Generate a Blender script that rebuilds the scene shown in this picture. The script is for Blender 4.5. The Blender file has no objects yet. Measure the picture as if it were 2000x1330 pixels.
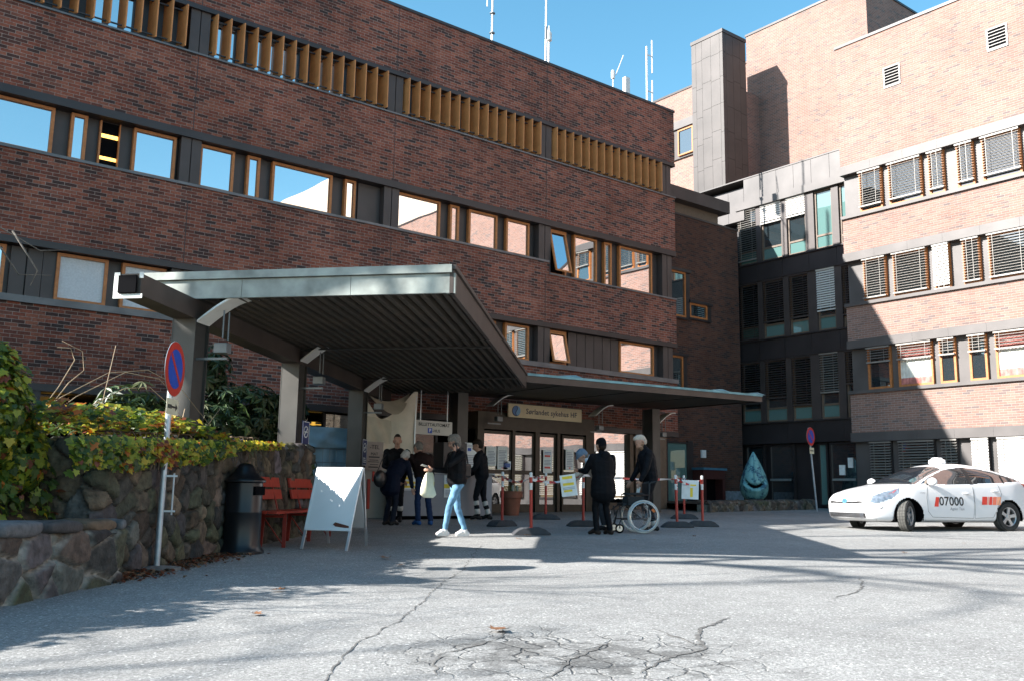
import bpy, bmesh, math, random
import numpy as np
from mathutils import Vector, Matrix, noise as mnoise

random.seed(7)
SC = bpy.context.scene
COL = SC.collection
V = Vector
PI = math.pi
rad = math.radians

# ---------------------------------------------------------------- camera
YAW, TILT, ROLL = rad(51.9667), rad(9.3444), rad(0.8823)
_h = V((math.cos(YAW), math.sin(YAW), 0)); _r = V((math.sin(YAW), -math.cos(YAW), 0)); _u = V((0, 0, 1))
_f = _h * math.cos(TILT) + _u * math.sin(TILT)
_u2 = -_h * math.sin(TILT) + _u * math.cos(TILT)
_R = _r * math.cos(ROLL) + _u2 * math.sin(ROLL)
_U = -_r * math.sin(ROLL) + _u2 * math.cos(ROLL)
cam = bpy.data.cameras.new('camera')
cam.lens = 1811.5 / 2000 * 36; cam.sensor_width = 36; cam.clip_start = 0.05; cam.clip_end = 3000
camo = bpy.data.objects.new('camera', cam); COL.objects.link(camo)
M = Matrix((_R, _U, -_f)).transposed().to_4x4(); M.translation = V((0, 0, 1.08))
camo.matrix_world = M
SC.camera = camo

# ---------------------------------------------------------------- sky, sun, exposure
SUN = V((-1.6, 0.515, 0.965))
sun_el = math.atan2(SUN.z, math.hypot(SUN.x, SUN.y)); sun_az = math.atan2(SUN.x, SUN.y)
wd = bpy.data.worlds.new('World'); SC.world = wd; wd.use_nodes = True
_n = wd.node_tree.nodes; _l = wd.node_tree.links
sky = _n.new('ShaderNodeTexSky'); sky.sky_type = 'NISHITA'; sky.sun_disc = False
sky.sun_elevation = sun_el; sky.sun_rotation = sun_az
sky.air_density = 1.0; sky.dust_density = 0.5; sky.ozone_density = 0.9
hsv = _n.new('ShaderNodeHueSaturation'); hsv.inputs['Saturation'].default_value = 1.25; hsv.inputs['Hue'].default_value = 0.478; hsv.inputs['Value'].default_value = 1.0
_l.new(sky.outputs[0], hsv.inputs['Color']); _l.new(hsv.outputs['Color'], _n['Background'].inputs[0]); _n['Background'].inputs[1].default_value = 0.092
sl = bpy.data.lights.new('sun', 'SUN'); sl.energy = 5.0; sl.angle = rad(0.53); sl.color = (1.0, 0.955, 0.90)
so = bpy.data.objects.new('sun', sl); COL.objects.link(so)
so.rotation_euler = SUN.to_track_quat('Z', 'Y').to_euler(); so.location = (-30, 12, 30)
SC.view_settings.view_transform = 'Standard'; SC.view_settings.look = 'None'
SC.view_settings.exposure = 1.68; SC.view_settings.gamma = 1.0
SC.cycles.use_denoising = True
SC.cycles.max_bounces = 7; SC.cycles.transparent_max_bounces = 12
SC.cycles.caustics_reflective = False; SC.cycles.caustics_refractive = False
SC.cycles.sample_clamp_indirect = 6

def gz(x, y):
    d = 0.6163 * x + 0.7875 * y
    z = .0115 * x + .0196 * y
    k = max(0.0, d - 34)
    z -= k * k / (k + 12) * 0.0225
    # shallow hollow where the sign's shadow falls
    z -= 0.06 * math.exp(-((x - 6.8) ** 2 + (y - 8.9) ** 2) / 3.0)
    return z

# ---------------------------------------------------------------- materials
_mats = {}
def mat(name, col, rough=.6, metal=0.0, var=.12, vscale=6.0, bump=0.0, bscale=40.0, spec=None, emit=None, coat=0.0):
    if name in _mats: return _mats[name]
    m = bpy.data.materials.new(name); m.use_nodes = True; _mats[name] = m
    n = m.node_tree.nodes; l = m.node_tree.links; b = n['Principled BSDF']
    b.inputs['Roughness'].default_value = rough; b.inputs['Metallic'].default_value = metal
    if spec is not None: b.inputs['Specular IOR Level'].default_value = spec
    if coat: b.inputs['Coat Weight'].default_value = coat; b.inputs['Coat Roughness'].default_value = .04
    tc = n.new('ShaderNodeTexCoord')
    nz = n.new('ShaderNodeTexNoise'); nz.inputs['Scale'].default_value = vscale; nz.inputs['Detail'].default_value = 5
    l.new(tc.outputs['Object'], nz.inputs['Vector'])
    rp = n.new('ShaderNodeValToRGB'); e = rp.color_ramp.elements
    e[0].position = .3; e[1].position = .7
    e[0].color = tuple(max(0, c * (1 - var)) for c in col) + (1,); e[1].color = tuple(min(1, c * (1 + var)) for c in col) + (1,)
    l.new(nz.outputs['Fac'], rp.inputs['Fac']); l.new(rp.outputs['Color'], b.inputs['Base Color'])
    if emit:
        l.new(rp.outputs['Color'], b.inputs['Emission Color']); b.inputs['Emission Strength'].default_value = emit
    if bump:
        n2 = n.new('ShaderNodeTexNoise'); n2.inputs['Scale'].default_value = bscale; n2.inputs['Detail'].default_value = 6
        l.new(tc.outputs['Object'], n2.inputs['Vector'])
        bp = n.new('ShaderNodeBump'); bp.inputs['Strength'].default_value = bump; bp.inputs['Distance'].default_value = .02
        l.new(n2.outputs['Fac'], bp.inputs['Height']); l.new(bp.outputs['Normal'], b.inputs['Normal'])
    return m

def brick_mat(name, stops, mortar, dirt=(.5, 1.15), msize=.0055):
    m = bpy.data.materials.new(name); m.use_nodes = True; _mats[name] = m
    n = m.node_tree.nodes; l = m.node_tree.links; b = n['Principled BSDF']
    g = n.new('ShaderNodeNewGeometry'); sp = n.new('ShaderNodeSeparateXYZ'); sn = n.new('ShaderNodeSeparateXYZ')
    l.new(g.outputs['Position'], sp.inputs[0]); l.new(g.outputs['True Normal'], sn.inputs[0])
    ab = n.new('ShaderNodeMath'); ab.operation = 'ABSOLUTE'; l.new(sn.outputs['X'], ab.inputs[0])
    gt = n.new('ShaderNodeMath'); gt.operation = 'GREATER_THAN'; gt.inputs[1].default_value = .6; l.new(ab.outputs[0], gt.inputs[0])
    mx = n.new('ShaderNodeMix'); mx.data_type = 'FLOAT'
    l.new(gt.outputs[0], mx.inputs['Factor']); l.new(sp.outputs['X'], mx.inputs['A']); l.new(sp.outputs['Y'], mx.inputs['B'])
    cb = n.new('ShaderNodeCombineXYZ'); l.new(mx.outputs['Result'], cb.inputs['X']); l.new(sp.outputs['Z'], cb.inputs['Y'])
    # slight irregularity of the laying
    wn = n.new('ShaderNodeTexNoise'); wn.inputs['Scale'].default_value = 1.7; l.new(cb.outputs[0], wn.inputs['Vector'])
    wv = n.new('ShaderNodeVectorMath'); wv.operation = 'MULTIPLY_ADD'; wv.inputs[1].default_value = (.02, .012, 0)
    l.new(wn.outputs['Color'], wv.inputs[0]); l.new(cb.outputs[0], wv.inputs[2])
    bt = n.new('ShaderNodeTexBrick'); bt.inputs['Scale'].default_value = 1; bt.inputs['Brick Width'].default_value = .24
    bt.inputs['Row Height'].default_value = .075; bt.inputs['Mortar Size'].default_value = msize; bt.inputs['Mortar Smooth'].default_value = .3
    bt.inputs['Color1'].default_value = (0, 0, 0, 1); bt.inputs['Color2'].default_value = (1, 1, 1, 1); bt.inputs['Mortar'].default_value = (.5, .5, .5, 1)
    bt.offset = .5; bt.squash = 1
    l.new(wv.outputs[0], bt.inputs['Vector'])
    rp = n.new('ShaderNodeValToRGB'); cr = rp.color_ramp; cr.interpolation = 'LINEAR'
    while len(cr.elements) < len(stops): cr.elements.new(.5)
    for e, (p, c) in zip(cr.elements, stops): e.position = p; e.color = c + (1,)
    l.new(bt.outputs['Color'], rp.inputs['Fac'])
    fn = n.new('ShaderNodeTexNoise'); fn.inputs['Scale'].default_value = 28; fn.inputs['Detail'].default_value = 6; l.new(g.outputs['Position'], fn.inputs['Vector'])
    big = n.new('ShaderNodeTexNoise'); big.inputs['Scale'].default_value = .55; big.inputs['Detail'].default_value = 4; l.new(g.outputs['Position'], big.inputs['Vector'])
    ad = n.new('ShaderNodeMath'); ad.operation = 'ADD'; l.new(fn.outputs['Fac'], ad.inputs[0]); l.new(big.outputs['Fac'], ad.inputs[1])
    mr = n.new('ShaderNodeMapRange'); mr.inputs['From Min'].default_value = .6; mr.inputs['From Max'].default_value = 1.4
    mr.inputs['To Min'].default_value = dirt[0]; mr.inputs['To Max'].default_value = dirt[1]; 
    sv = n.new('ShaderNodeVectorMath'); sv.operation = 'MULTIPLY'; sv.inputs[1].default_value = (2.2, 2.2, .22); l.new(g.outputs['Position'], sv.inputs[0])
    sk_ = n.new('ShaderNodeTexNoise'); sk_.inputs['Scale'].default_value = 1.0; sk_.inputs['Detail'].default_value = 6; l.new(sv.outputs[0], sk_.inputs['Vector'])
    ad2 = n.new('ShaderNodeMath'); ad2.operation = 'MULTIPLY_ADD'; ad2.inputs[1].default_value = .5; l.new(sk_.outputs['Fac'], ad2.inputs[0]); l.new(ad.outputs[0], ad2.inputs[2])
    ad3 = n.new('ShaderNodeMath'); ad3.operation = 'SUBTRACT'; ad3.inputs[1].default_value = .25; l.new(ad2.outputs[0], ad3.inputs[0]); l.new(ad3.outputs[0], mr.inputs['Value'])
    mm = n.new('ShaderNodeMix'); mm.data_type = 'RGBA'; l.new(bt.outputs['Fac'], mm.inputs['Factor'])
    l.new(rp.outputs['Color'], mm.inputs['A']); mm.inputs['B'].default_value = mortar + (1,)
    mu = n.new('ShaderNodeVectorMath'); mu.operation = 'SCALE'; l.new(mm.outputs['Result'], mu.inputs[0]); l.new(mr.outputs['Result'], mu.inputs['Scale'])
    l.new(mu.outputs[0], b.inputs['Base Color'])
    b.inputs['Roughness'].default_value = .85; b.inputs['Specular IOR Level'].default_value = .25
    inv = n.new('ShaderNodeMath'); inv.operation = 'SUBTRACT'; inv.inputs[0].default_value = 1; l.new(bt.outputs['Fac'], inv.inputs[1])
    a2 = n.new('ShaderNodeMath'); a2.operation = 'MULTIPLY_ADD'; a2.inputs[1].default_value = .5; l.new(fn.outputs['Fac'], a2.inputs[0]); l.new(inv.outputs[0], a2.inputs[2])
    bp = n.new('ShaderNodeBump'); bp.inputs['Strength'].default_value = .8; bp.inputs['Distance'].default_value = .008
    l.new(a2.outputs[0], bp.inputs['Height']); l.new(bp.outputs['Normal'], b.inputs['Normal'])
    return m

def glass_mat(name, col=(.012, .016, .02), refl=.70, wav=.12, wscale=.8, tint=(1, 1, 1)):
    m = bpy.data.materials.new(name); m.use_nodes = True; _mats[name] = m
    n = m.node_tree.nodes; l = m.node_tree.links
    for x in list(n):
        if x.type == 'BSDF_PRINCIPLED': n.remove(x)
    out = [x for x in n if x.type == 'OUTPUT_MATERIAL'][0]
    d = n.new('ShaderNodeBsdfDiffuse'); d.inputs['Color'].default_value = col + (1,)
    g = n.new('ShaderNodeBsdfGlossy'); g.inputs['Roughness'].default_value = .012; g.inputs['Color'].default_value = tint + (1,)
    fr = n.new('ShaderNodeFresnel'); fr.inputs['IOR'].default_value = 1.5
    ma = n.new('ShaderNodeMath'); ma.operation = 'ADD'; ma.use_clamp = True; ma.inputs[1].default_value = refl; l.new(fr.outputs[0], ma.inputs[0])
    mx = n.new('ShaderNodeMixShader'); l.new(ma.outputs[0], mx.inputs[0]); l.new(d.outputs[0], mx.inputs[1]); l.new(g.outputs[0], mx.inputs[2])
    l.new(mx.outputs[0], out.inputs[0])
    ge = n.new('ShaderNodeNewGeometry'); nz = n.new('ShaderNodeTexNoise'); nz.inputs['Scale'].default_value = wscale; nz.inputs['Detail'].default_value = 1
    l.new(ge.outputs['Position'], nz.inputs['Vector'])
    bp = n.new('ShaderNodeBump'); bp.inputs['Strength'].default_value = wav; bp.inputs['Distance'].default_value = .02
    l.new(nz.outputs['Fac'], bp.inputs['Height']); l.new(bp.outputs['Normal'], g.inputs['Normal'])
    return m

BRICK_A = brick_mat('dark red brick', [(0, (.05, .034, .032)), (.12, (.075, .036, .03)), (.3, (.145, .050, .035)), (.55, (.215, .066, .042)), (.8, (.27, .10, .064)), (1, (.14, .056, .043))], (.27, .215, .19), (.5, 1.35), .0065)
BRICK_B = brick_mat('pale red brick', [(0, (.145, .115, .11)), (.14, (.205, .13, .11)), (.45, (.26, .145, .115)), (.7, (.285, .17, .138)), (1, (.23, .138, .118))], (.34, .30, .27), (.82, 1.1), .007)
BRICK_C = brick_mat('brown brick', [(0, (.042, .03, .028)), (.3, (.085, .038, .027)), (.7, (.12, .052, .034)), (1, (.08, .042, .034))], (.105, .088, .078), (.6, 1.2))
GLASS = glass_mat('window glass')
GLASS_B = glass_mat('dark window glass', (.02, .03, .035), .22, .1)
GLASS_T = glass_mat('teal window glass', (.10, .19, .18), .12, .1)
METAL = mat('bronze cladding', (.05, .039, .037), .5, .0, .22, 1.5, .05, 8)
METAL_D = mat('dark bronze cladding', (.026, .021, .022), .45, .0, .25, 1.2, .05, 8)
SHAFTM = mat('dark grey brown cladding', (.052, .045, .043), .5, .1, .22, 1.0, .05, 8)
METAL_P = mat('weathered bronze cladding', (.088, .08, .078), .5, .1, .22, 1.0, .05, 8)
LEAD = mat('lead flashing', (.13, .13, .135), .45, .3, .25, 2.0)
WOOD = mat('oiled pine frame', (.40, .15, .045), .55, 0, .18, 14)
WOOD_FIN = mat('golden wooden fin', (.50, .21, .07), .6, 0, .16, 5)
WOOD_DARK = mat('dark wood frame', (.12, .085, .06), .55, 0, .15, 10)
BLIND = mat('aluminium blind slat', (.24, .225, .205), .45, .2, .06, 8)
BLIND_W = mat('white blind slat', (.50, .48, .45), .5, 0, .05, 8)
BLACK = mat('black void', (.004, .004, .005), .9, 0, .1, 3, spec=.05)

# ---------------------------------------------------------------- mesh builder
class MB:
    def __init__(s): s.v = []; s.f = []; s.m = []
    def add(s, vs, fs, mi=0):
        o = len(s.v); s.v += [tuple(p) for p in vs]
        for f in fs: s.f.append(tuple(i + o for i in f)); s.m.append(mi)
    def box(s, x0, y0, z0, x1, y1, z1, mi=0):
        s.hexa(V((x0, y0, z0)), V((x1 - x0, 0, 0)), V((0, y1 - y0, 0)), V((0, 0, z1 - z0)), mi)
    def hexa(s, o, a, b, c, mi=0):
        o, a, b, c = V(o), V(a), V(b), V(c)
        if a.cross(b).dot(c) < 0: a, b = b, a
        s.add([o, o + a, o + a + b, o + b, o + c, o + a + c, o + a + b + c, o + b + c],
              [(0, 3, 2, 1), (4, 5, 6, 7), (0, 1, 5, 4), (1, 2, 6, 5), (2, 3, 7, 6), (3, 0, 4, 7)], mi)
    def cbox(s, c, a, b, h, mi=0):          # centred oriented box: full vectors
        c, a, b, h = V(c), V(a), V(b), V(h); s.hexa(c - a / 2 - b / 2 - h / 2, a, b, h, mi)
    def bar(s, p, q, w, t, up=(0, 0, 1), mi=0):
        p, q = V(p), V(q); d = q - p; n = V(up); sd = d.cross(n)
        if sd.length < 1e-6: sd = d.cross(V((1, 0, 0)))
        sd.normalize(); n = sd.cross(d).normalized()
        s.hexa(p - sd * w / 2 - n * t / 2, d, sd * w, n * t, mi)
    def tube(s, pts, rs, n=8, mi=0, cap=True, flat=1.0):
        pts = [V(p) for p in pts]
        if not hasattr(rs, '__len__'): rs = [rs] * len(pts)
        o = len(s.v); ref = None
        for i, p in enumerate(pts):
            d = (pts[min(i + 1, len(pts) - 1)] - pts[max(i - 1, 0)])
            if d.length < 1e-9: d = V((0, 0, 1))
            d.normalize()
            if ref is None: ref = V((0, 0, 1)) if abs(d.z) < .9 else V((1, 0, 0))
            a = d.cross(ref)
            if a.length < 1e-6: a = d.cross(V((0, 1, 0)))
            a.normalize(); b = a.cross(d).normalized(); ref = b
            for k in range(n):
                t = 2 * PI * k / n; s.v.append(tuple(p + a * (rs[i] * math.cos(t)) + b * (rs[i] * flat * math.sin(t))))
        for i in range(len(pts) - 1):
            for k in range(n):
                k2 = (k + 1) % n
                s.f.append((o + i * n + k, o + i * n + k2, o + (i + 1) * n + k2, o + (i + 1) * n + k)); s.m.append(mi)
        if cap:
            s.f.append(tuple(o + k for k in reversed(range(n)))); s.m.append(mi)
            s.f.append(tuple(o + (len(pts) - 1) * n + k for k in range(n))); s.m.append(mi)
    def lathe(s, prof, c=(0, 0, 0), n=24, mi=0, axis=None, cap=True):
        c = V(c); ax = V(axis or (0, 0, 1)).normalized()
        a = ax.orthogonal().normalized(); b = ax.cross(a)
        o = len(s.v)
        for r, z in prof:
            for k in range(n):
                t = 2 * PI * k / n; s.v.append(tuple(c + a * (r * math.cos(t)) + b * (r * math.sin(t)) + ax * z))
        for i in range(len(prof) - 1):
            for k in range(n):
                k2 = (k + 1) % n
                s.f.append((o + i * n + k, o + i * n + k2, o + (i + 1) * n + k2, o + (i + 1) * n + k)); s.m.append(mi)
        if cap:
            s.f.append(tuple(o + k for k in reversed(range(n)))); s.m.append(mi)
            s.f.append(tuple(o + (len(prof) - 1) * n + k for k in range(n))); s.m.append(mi)
    def ell(s, c, r, mi=0, rot=None, nu=16, nv=10):
        c = V(c); o = len(s.v); rot = rot or Matrix.Identity(3)
        for j in range(nv + 1):
            ph = PI * j / nv
            for k in range(nu):
                t = 2 * PI * k / nu
                s.v.append(tuple(c + rot @ V((r[0] * math.sin(ph) * math.cos(t), r[1] * math.sin(ph) * math.sin(t), -r[2] * math.cos(ph)))))
        for j in range(nv):
            for k in range(nu):
                k2 = (k + 1) % nu
                s.f.append((o + j * nu + k, o + j * nu + k2, o + (j + 1) * nu + k2, o + (j + 1) * nu + k)); s.m.append(mi)
    def prism(s, poly, fn, w0, w1, mi=0):    # poly of (u,v) -> fn(u,v,w) ; ccw seen from w1
        n = len(poly); vs = [fn(u, v, w0) for u, v in poly] + [fn(u, v, w1) for u, v in poly]
        s.add(vs, [tuple(reversed(range(n))), tuple(range(n, 2 * n))] + [(i, (i + 1) % n, n + (i + 1) % n, n + i) for i in range(n)], mi)
    def quad(s, a, b, c, d, mi=0): s.add([a, b, c, d], [(0, 1, 2, 3)], mi)
    def grid(s, fn, nu, nv, mi=0, mfn=None):
        o = len(s.v)
        for j in range(nv + 1):
            for i in range(nu + 1): s.v.append(tuple(fn(i / nu, j / nv)))
        for j in range(nv):
            for i in range(nu):
                a = o + j * (nu + 1) + i
                s.f.append((a, a + 1, a + nu + 2, a + nu + 1)); s.m.append(mfn(i, j) if mfn else mi)
    def build(s, name, mats, parent=None, world=True, smooth=None, bevel=0, fixn=False):
        if not isinstance(mats, (list, tuple)): mats = [mats]
        off = V((0, 0, 0))
        if parent is not None and world:
            p = parent
            while p is not None: off += p.location; p = p.parent
        me = bpy.data.meshes.new(name)
        me.from_pydata([(v[0] - off.x, v[1] - off.y, v[2] - off.z) for v in s.v], [], s.f)
        for m in mats: me.materials.append(m)
        if len(mats) > 1: me.polygons.foreach_set('material_index', s.m)
        if fixn:
            bm = bmesh.new(); bm.from_mesh(me); bmesh.ops.remove_doubles(bm, verts=bm.verts, dist=1e-5)
            bmesh.ops.recalc_face_normals(bm, faces=bm.faces); bm.to_mesh(me); bm.free()
        if smooth is not None:
            me.polygons.foreach_set('use_smooth', [True] * len(me.polygons))
            if smooth < 179: me.set_sharp_from_angle(angle=rad(smooth))
        me.update()
        o = bpy.data.objects.new(name, me); COL.objects.link(o)
        if parent is not None: o.parent = parent
        if bevel:
            b = o.modifiers.new('bevel', 'BEVEL'); b.width = bevel; b.segments = 2; b.limit_method = 'ANGLE'
        return o

def tag(o, label=None, cat=None, group=None, kind=None):
    if label: o['label'] = label
    if cat: o['category'] = cat
    if group: o['group'] = group
    if kind: o['kind'] = kind
    return o
def empty(name, loc, rz=0, label=None, cat=None, group=None):
    o = bpy.data.objects.new(name, None); COL.objects.link(o); o.location = loc; o.rotation_euler = (0, 0, rz)
    o.empty_display_size = .2
    return tag(o, label, cat, group)
def copy_tree(o, parent=None):
    c = o.copy(); COL.objects.link(c)
    if parent is not None: c.parent = parent
    for ch in list(o.children): copy_tree(ch, c)
    return c
def text_mesh(body, size, m, parent, loc, xdir, updir, name='lettering', align='CENTER', depth=.002, bold=0.0, spacing=1.0):
    cu = bpy.data.curves.new(name, 'FONT'); cu.body = body; cu.size = size; cu.align_x = align; cu.align_y = 'CENTER'
    cu.extrude = depth; cu.offset = bold; cu.space_character = spacing; cu.resolution_u = 2
    t = bpy.data.objects.new(name, cu); COL.objects.link(t)
    dg = bpy.context.evaluated_depsgraph_get(); me = bpy.data.meshes.new_from_object(t.evaluated_get(dg))
    bpy.data.objects.remove(t); bpy.data.curves.remove(cu)
    me.materials.clear(); me.materials.append(m); me.name = name
    o = bpy.data.objects.new(name, me); COL.objects.link(o)
    x = V(xdir).normalized(); u = V(updir).normalized(); z = x.cross(u)
    R4 = Matrix((x, u, z)).transposed()
    off = V((0, 0, 0)); p = parent
    if p is not None:
        o.parent = p
    T = R4.to_4x4(); T.translation = V(loc) - off
    me.transform(T)
    return o

# ---------------------------------------------------------------- ground
def asphalt():
    m = bpy.data.materials.new('worn asphalt'); m.use_nodes = True
    n = m.node_tree.nodes; l = m.node_tree.links; b = n['Principled BSDF']
    g = n.new('ShaderNodeNewGeometry')
    def nz(sc, det=4, ro=.5):
        x = n.new('ShaderNodeTexNoise'); x.inputs['Scale'].default_value = sc; x.inputs['Detail'].default_value = det; x.inputs['Roughness'].default_value = ro
        l.new(g.outputs['Position'], x.inputs['Vector']); return x
    def mrange(src, a, b_, c, d):
        x = n.new('ShaderNodeMapRange'); x.inputs['From Min'].default_value = a; x.inputs['From Max'].default_value = b_
        x.inputs['To Min'].default_value = c; x.inputs['To Max'].default_value = d; l.new(src, x.inputs['Value']); return x.outputs['Result']
    def mul(a, b_):
        x = n.new('ShaderNodeMath'); x.operation = 'MULTIPLY'; l.new(a, x.inputs[0])
        if isinstance(b_, float): x.inputs[1].default_value = b_
        else: l.new(b_, x.inputs[1])
        return x.outputs[0]
    big = mrange(nz(.45, 5).outputs['Fac'], .3, .7, .86, 1.1)
    med = mrange(nz(3.2, 5).outputs['Fac'], .3, .7, .9, 1.08)
    fine = mrange(nz(95, 3, .7).outputs['Fac'], .3, .7, .62, 1.36)
    vo = n.new('ShaderNodeTexVoronoi'); vo.inputs['Scale'].default_value = 70; l.new(g.outputs['Position'], vo.inputs['Vector'])
    vs = n.new('ShaderNodeSeparateXYZ'); l.new(vo.outputs['Color'], vs.inputs[0])
    speck = mrange(vs.outputs['X'], .0, 1.0, .72, 1.28)
    bright = mrange(vs.outputs['Y'], .955, .975, 1.0, 1.9)
    val = mul(mul(mul(big, med), mul(fine, speck)), bright)
    # crocodile cracking in a worn patch near the camera
    px = n.new('ShaderNodeVectorMath'); px.operation = 'SUBTRACT'; px.inputs[1].default_value = (3.95, 4.35, .12); l.new(g.outputs['Position'], px.inputs[0])
    rot = n.new('ShaderNodeVectorRotate'); rot.rotation_type = 'Z_AXIS'; rot.inputs['Angle'].default_value = rad(38); l.new(px.outputs[0], rot.inputs['Vector'])
    sc = n.new('ShaderNodeVectorMath'); sc.operation = 'MULTIPLY'; sc.inputs[1].default_value = (1 / 1.25, 1 / 1.0, 0); l.new(rot.outputs[0], sc.inputs[0])
    ln = n.new('ShaderNodeVectorMath'); ln.operation = 'LENGTH'; l.new(sc.outputs[0], ln.inputs[0])
    wob = n.new('ShaderNodeMath'); wob.operation = 'MULTIPLY_ADD'; wob.inputs[1].default_value = .9; wn = nz(1.6, 4)
    l.new(wn.outputs['Fac'], wob.inputs[0]); l.new(ln.outputs['Value'], wob.inputs[2])
    patch = mrange(wob.outputs[0], 1.02, 1.5, 1.0, 0.0)
    ve = n.new('ShaderNodeTexVoronoi'); ve.feature = 'DISTANCE_TO_EDGE'; ve.inputs['Scale'].default_value = 4.2
    wv = n.new('ShaderNodeVectorMath'); wv.operation = 'MULTIPLY_ADD'; wv.inputs[1].default_value = (.16, .16, 0); wn2 = nz(7, 4)
    l.new(wn2.outputs['Color'], wv.inputs[0]); l.new(g.outputs['Position'], wv.inputs[2]); l.new(wv.outputs[0], ve.inputs['Vector'])
    crack = mrange(ve.outputs['Distance'], .012, .045, 1.0, 0.0)
    cm = mul(crack, patch)
    wear = mul(mrange(nz(2.6, 6, .65).outputs['Fac'], .5, .58, 0.0, 1.0), patch)
    def darken(v, f, amt):
        x = n.new('ShaderNodeMath'); x.operation = 'MULTIPLY'; x.inputs[1].default_value = -amt; l.new(f, x.inputs[0])
        y = n.new('ShaderNodeMath'); y.operation = 'ADD'; y.inputs[1].default_value = 1; l.new(x.outputs[0], y.inputs[0])
        return mul(v, y.outputs[0])
    val = darken(darken(val, cm, .42), wear, .5)
    cb = n.new('ShaderNodeVectorMath'); cb.operation = 'SCALE'; cb.inputs[0].default_value = (.275, .275, .268); l.new(val, cb.inputs['Scale'])
    l.new(cb.outputs[0], b.inputs['Base Color']); b.inputs['Roughness'].default_value = .8; b.inputs['Specular IOR Level'].default_value = .35
    hs = n.new('ShaderNodeMath'); hs.operation = 'MULTIPLY_ADD'; hs.inputs[1].default_value = -2.5; l.new(cm, hs.inputs[0]); l.new(val, hs.inputs[2])
    bp = n.new('ShaderNodeBump'); bp.inputs['Strength'].default_value = .7; bp.inputs['Distance'].default_value = .006
    l.new(hs.outputs[0], bp.inputs['Height']); l.new(bp.outputs['Normal'], b.inputs['Normal'])
    return m
ASPH = asphalt()
g = MB()
xs = [-900, -300, -80, -30] + [i * .6 - 12 for i in range(0, 90)] + [60, 120, 300, 900]
ys = [-900, -300, -80, -30] + [i * .6 - 12 for i in range(0, 90)] + [60, 120, 300, 900]
for y in ys:
    for x in xs: g.v.append((x, y, gz(x, y)))
W_ = len(xs)
for j in range(len(ys) - 1):
    for i in range(W_ - 1):
        g.f.append((j * W_ + i, j * W_ + i + 1, (j + 1) * W_ + i + 1, (j + 1) * W_ + i)); g.m.append(0)
tag(g.build('ground', ASPH, smooth=180), kind='structure')
DARKTAR = mat('dark tar', (.11, .108, .104), .9, 0, .4, 30, .3, 60)
def crack(name, pts, w, seed):
    rnd = random.Random(seed); m = MB(); L = []
    for (x0, y0), (x1, y1) in zip(pts, pts[1:]):
        d = math.hypot(x1 - x0, y1 - y0); k = max(2, int(d / .05))
        for i in range(k): L.append((x0 + (x1 - x0) * i / k, y0 + (y1 - y0) * i / k))
    L.append(pts[-1]); prev = None
    jx = 0; jy = 0
    for i, (x, y) in enumerate(L):
        a = L[min(i + 1, len(L) - 1)]; b_ = L[max(i - 1, 0)]
        dx, dy = a[0] - b_[0], a[1] - b_[1]; q = math.hypot(dx, dy); nx, ny = -dy / q, dx / q
        jx = jx * .8 + rnd.uniform(-.02, .02); ww = w * rnd.uniform(.25, 1.2) * min(1, (min(i, len(L) - 1 - i) + 1) / 6)
        p = [(x + nx * (jx + s * ww / 2), y + ny * (jx + s * ww / 2)) for s in (-1, 1)]
        p = [(u, v, gz(u, v) + .004) for u, v in p]
        if prev: m.quad(prev[0], p[0], p[1], prev[1])
        prev = p
    return tag(m.build(name, DARKTAR), kind='structure')
crack('pavement_crack', [(3.85, 3.75), (4.35, 3.95), (4.75, 4.05), (5.3, 4.55), (5.9, 4.75)], .035, 1)
crack('pavement_crack', [(4.75, 4.05), (4.9, 4.35), (5.0, 4.75)], .02, 2)
crack('pavement_crack', [(2.1, 4.15), (2.8, 5.1), (3.9, 6.2), (5.2, 7.7), (6.6, 9.3), (8.4, 11.4)], .013, 3)
crack('pavement_crack', [(2.9, 4.3), (3.2, 4.75), (3.75, 4.95), (4.2, 5.35)], .02, 5)
crack('pavement_crack', [(3.3, 3.9), (3.75, 4.2), (4.4, 4.5)], .02, 6)
crack('pavement_crack', [(7.6, 5.0), (8.6, 5.3), (9.5, 5.9)], .02, 8)
# ================================================================ main brick wing (facade along X at y = 20.45)
YA = 20.45
wing = empty('hospital_wing', (9, YA, .6), 0, 'long shaded dark red brick wing with a row of golden wooden fins', 'building')
XL, XR = -10.0, 22.9
def band(m, z0, z1, x0=XL, x1=XR, back=.5): m.box(x0, YA, z0, x1, YA + back, z1)
b = MB()
band(b, 12.23, 14.06); band(b, 9.15, 10.99); band(b, 6.03, 7.83, XL, 17.36)
band(b, 6.03, 7.48, 17.36, XR); band(b, 3.12, 4.70)
# end wall (east return) and rear mass
b.box(22.4, YA + .5, .2, XR, YA + 13, 14.06)
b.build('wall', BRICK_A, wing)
k = MB(); k.box(XL, YA + .5, 3.3, 22.38, YA + 12.9, 13.9); k.build('core', BLACK, wing)
k = MB(); k.box(XL, YA - .03, 14.06, XR + .03, YA + 13, 14.14); k.build('roof_coping', METAL_D, wing)
for z0, z1 in ((12.11, 12.23), (8.97, 9.15), (5.89, 6.03), (2.97, 3.12)):
    k = MB(); k.box(XL, YA - .025, z0, XR + .012, YA + .5, z1 - .003); k.build('lintel_flashing', METAL_D, wing)
for x0, x1, z0, z1, d in ((XL, XR + .01, 10.99, 11.03, .05), (XL, 17.34, 7.83, 7.89, .04), (17.36, XR + .01, 7.48, 7.53, .04), (XL, XR + .01, 4.70, 4.84, .06)):
    k = MB(); k.box(x0, YA - d, z0, x1, YA + .3, z1); k.build('sill', LEAD, wing)
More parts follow.
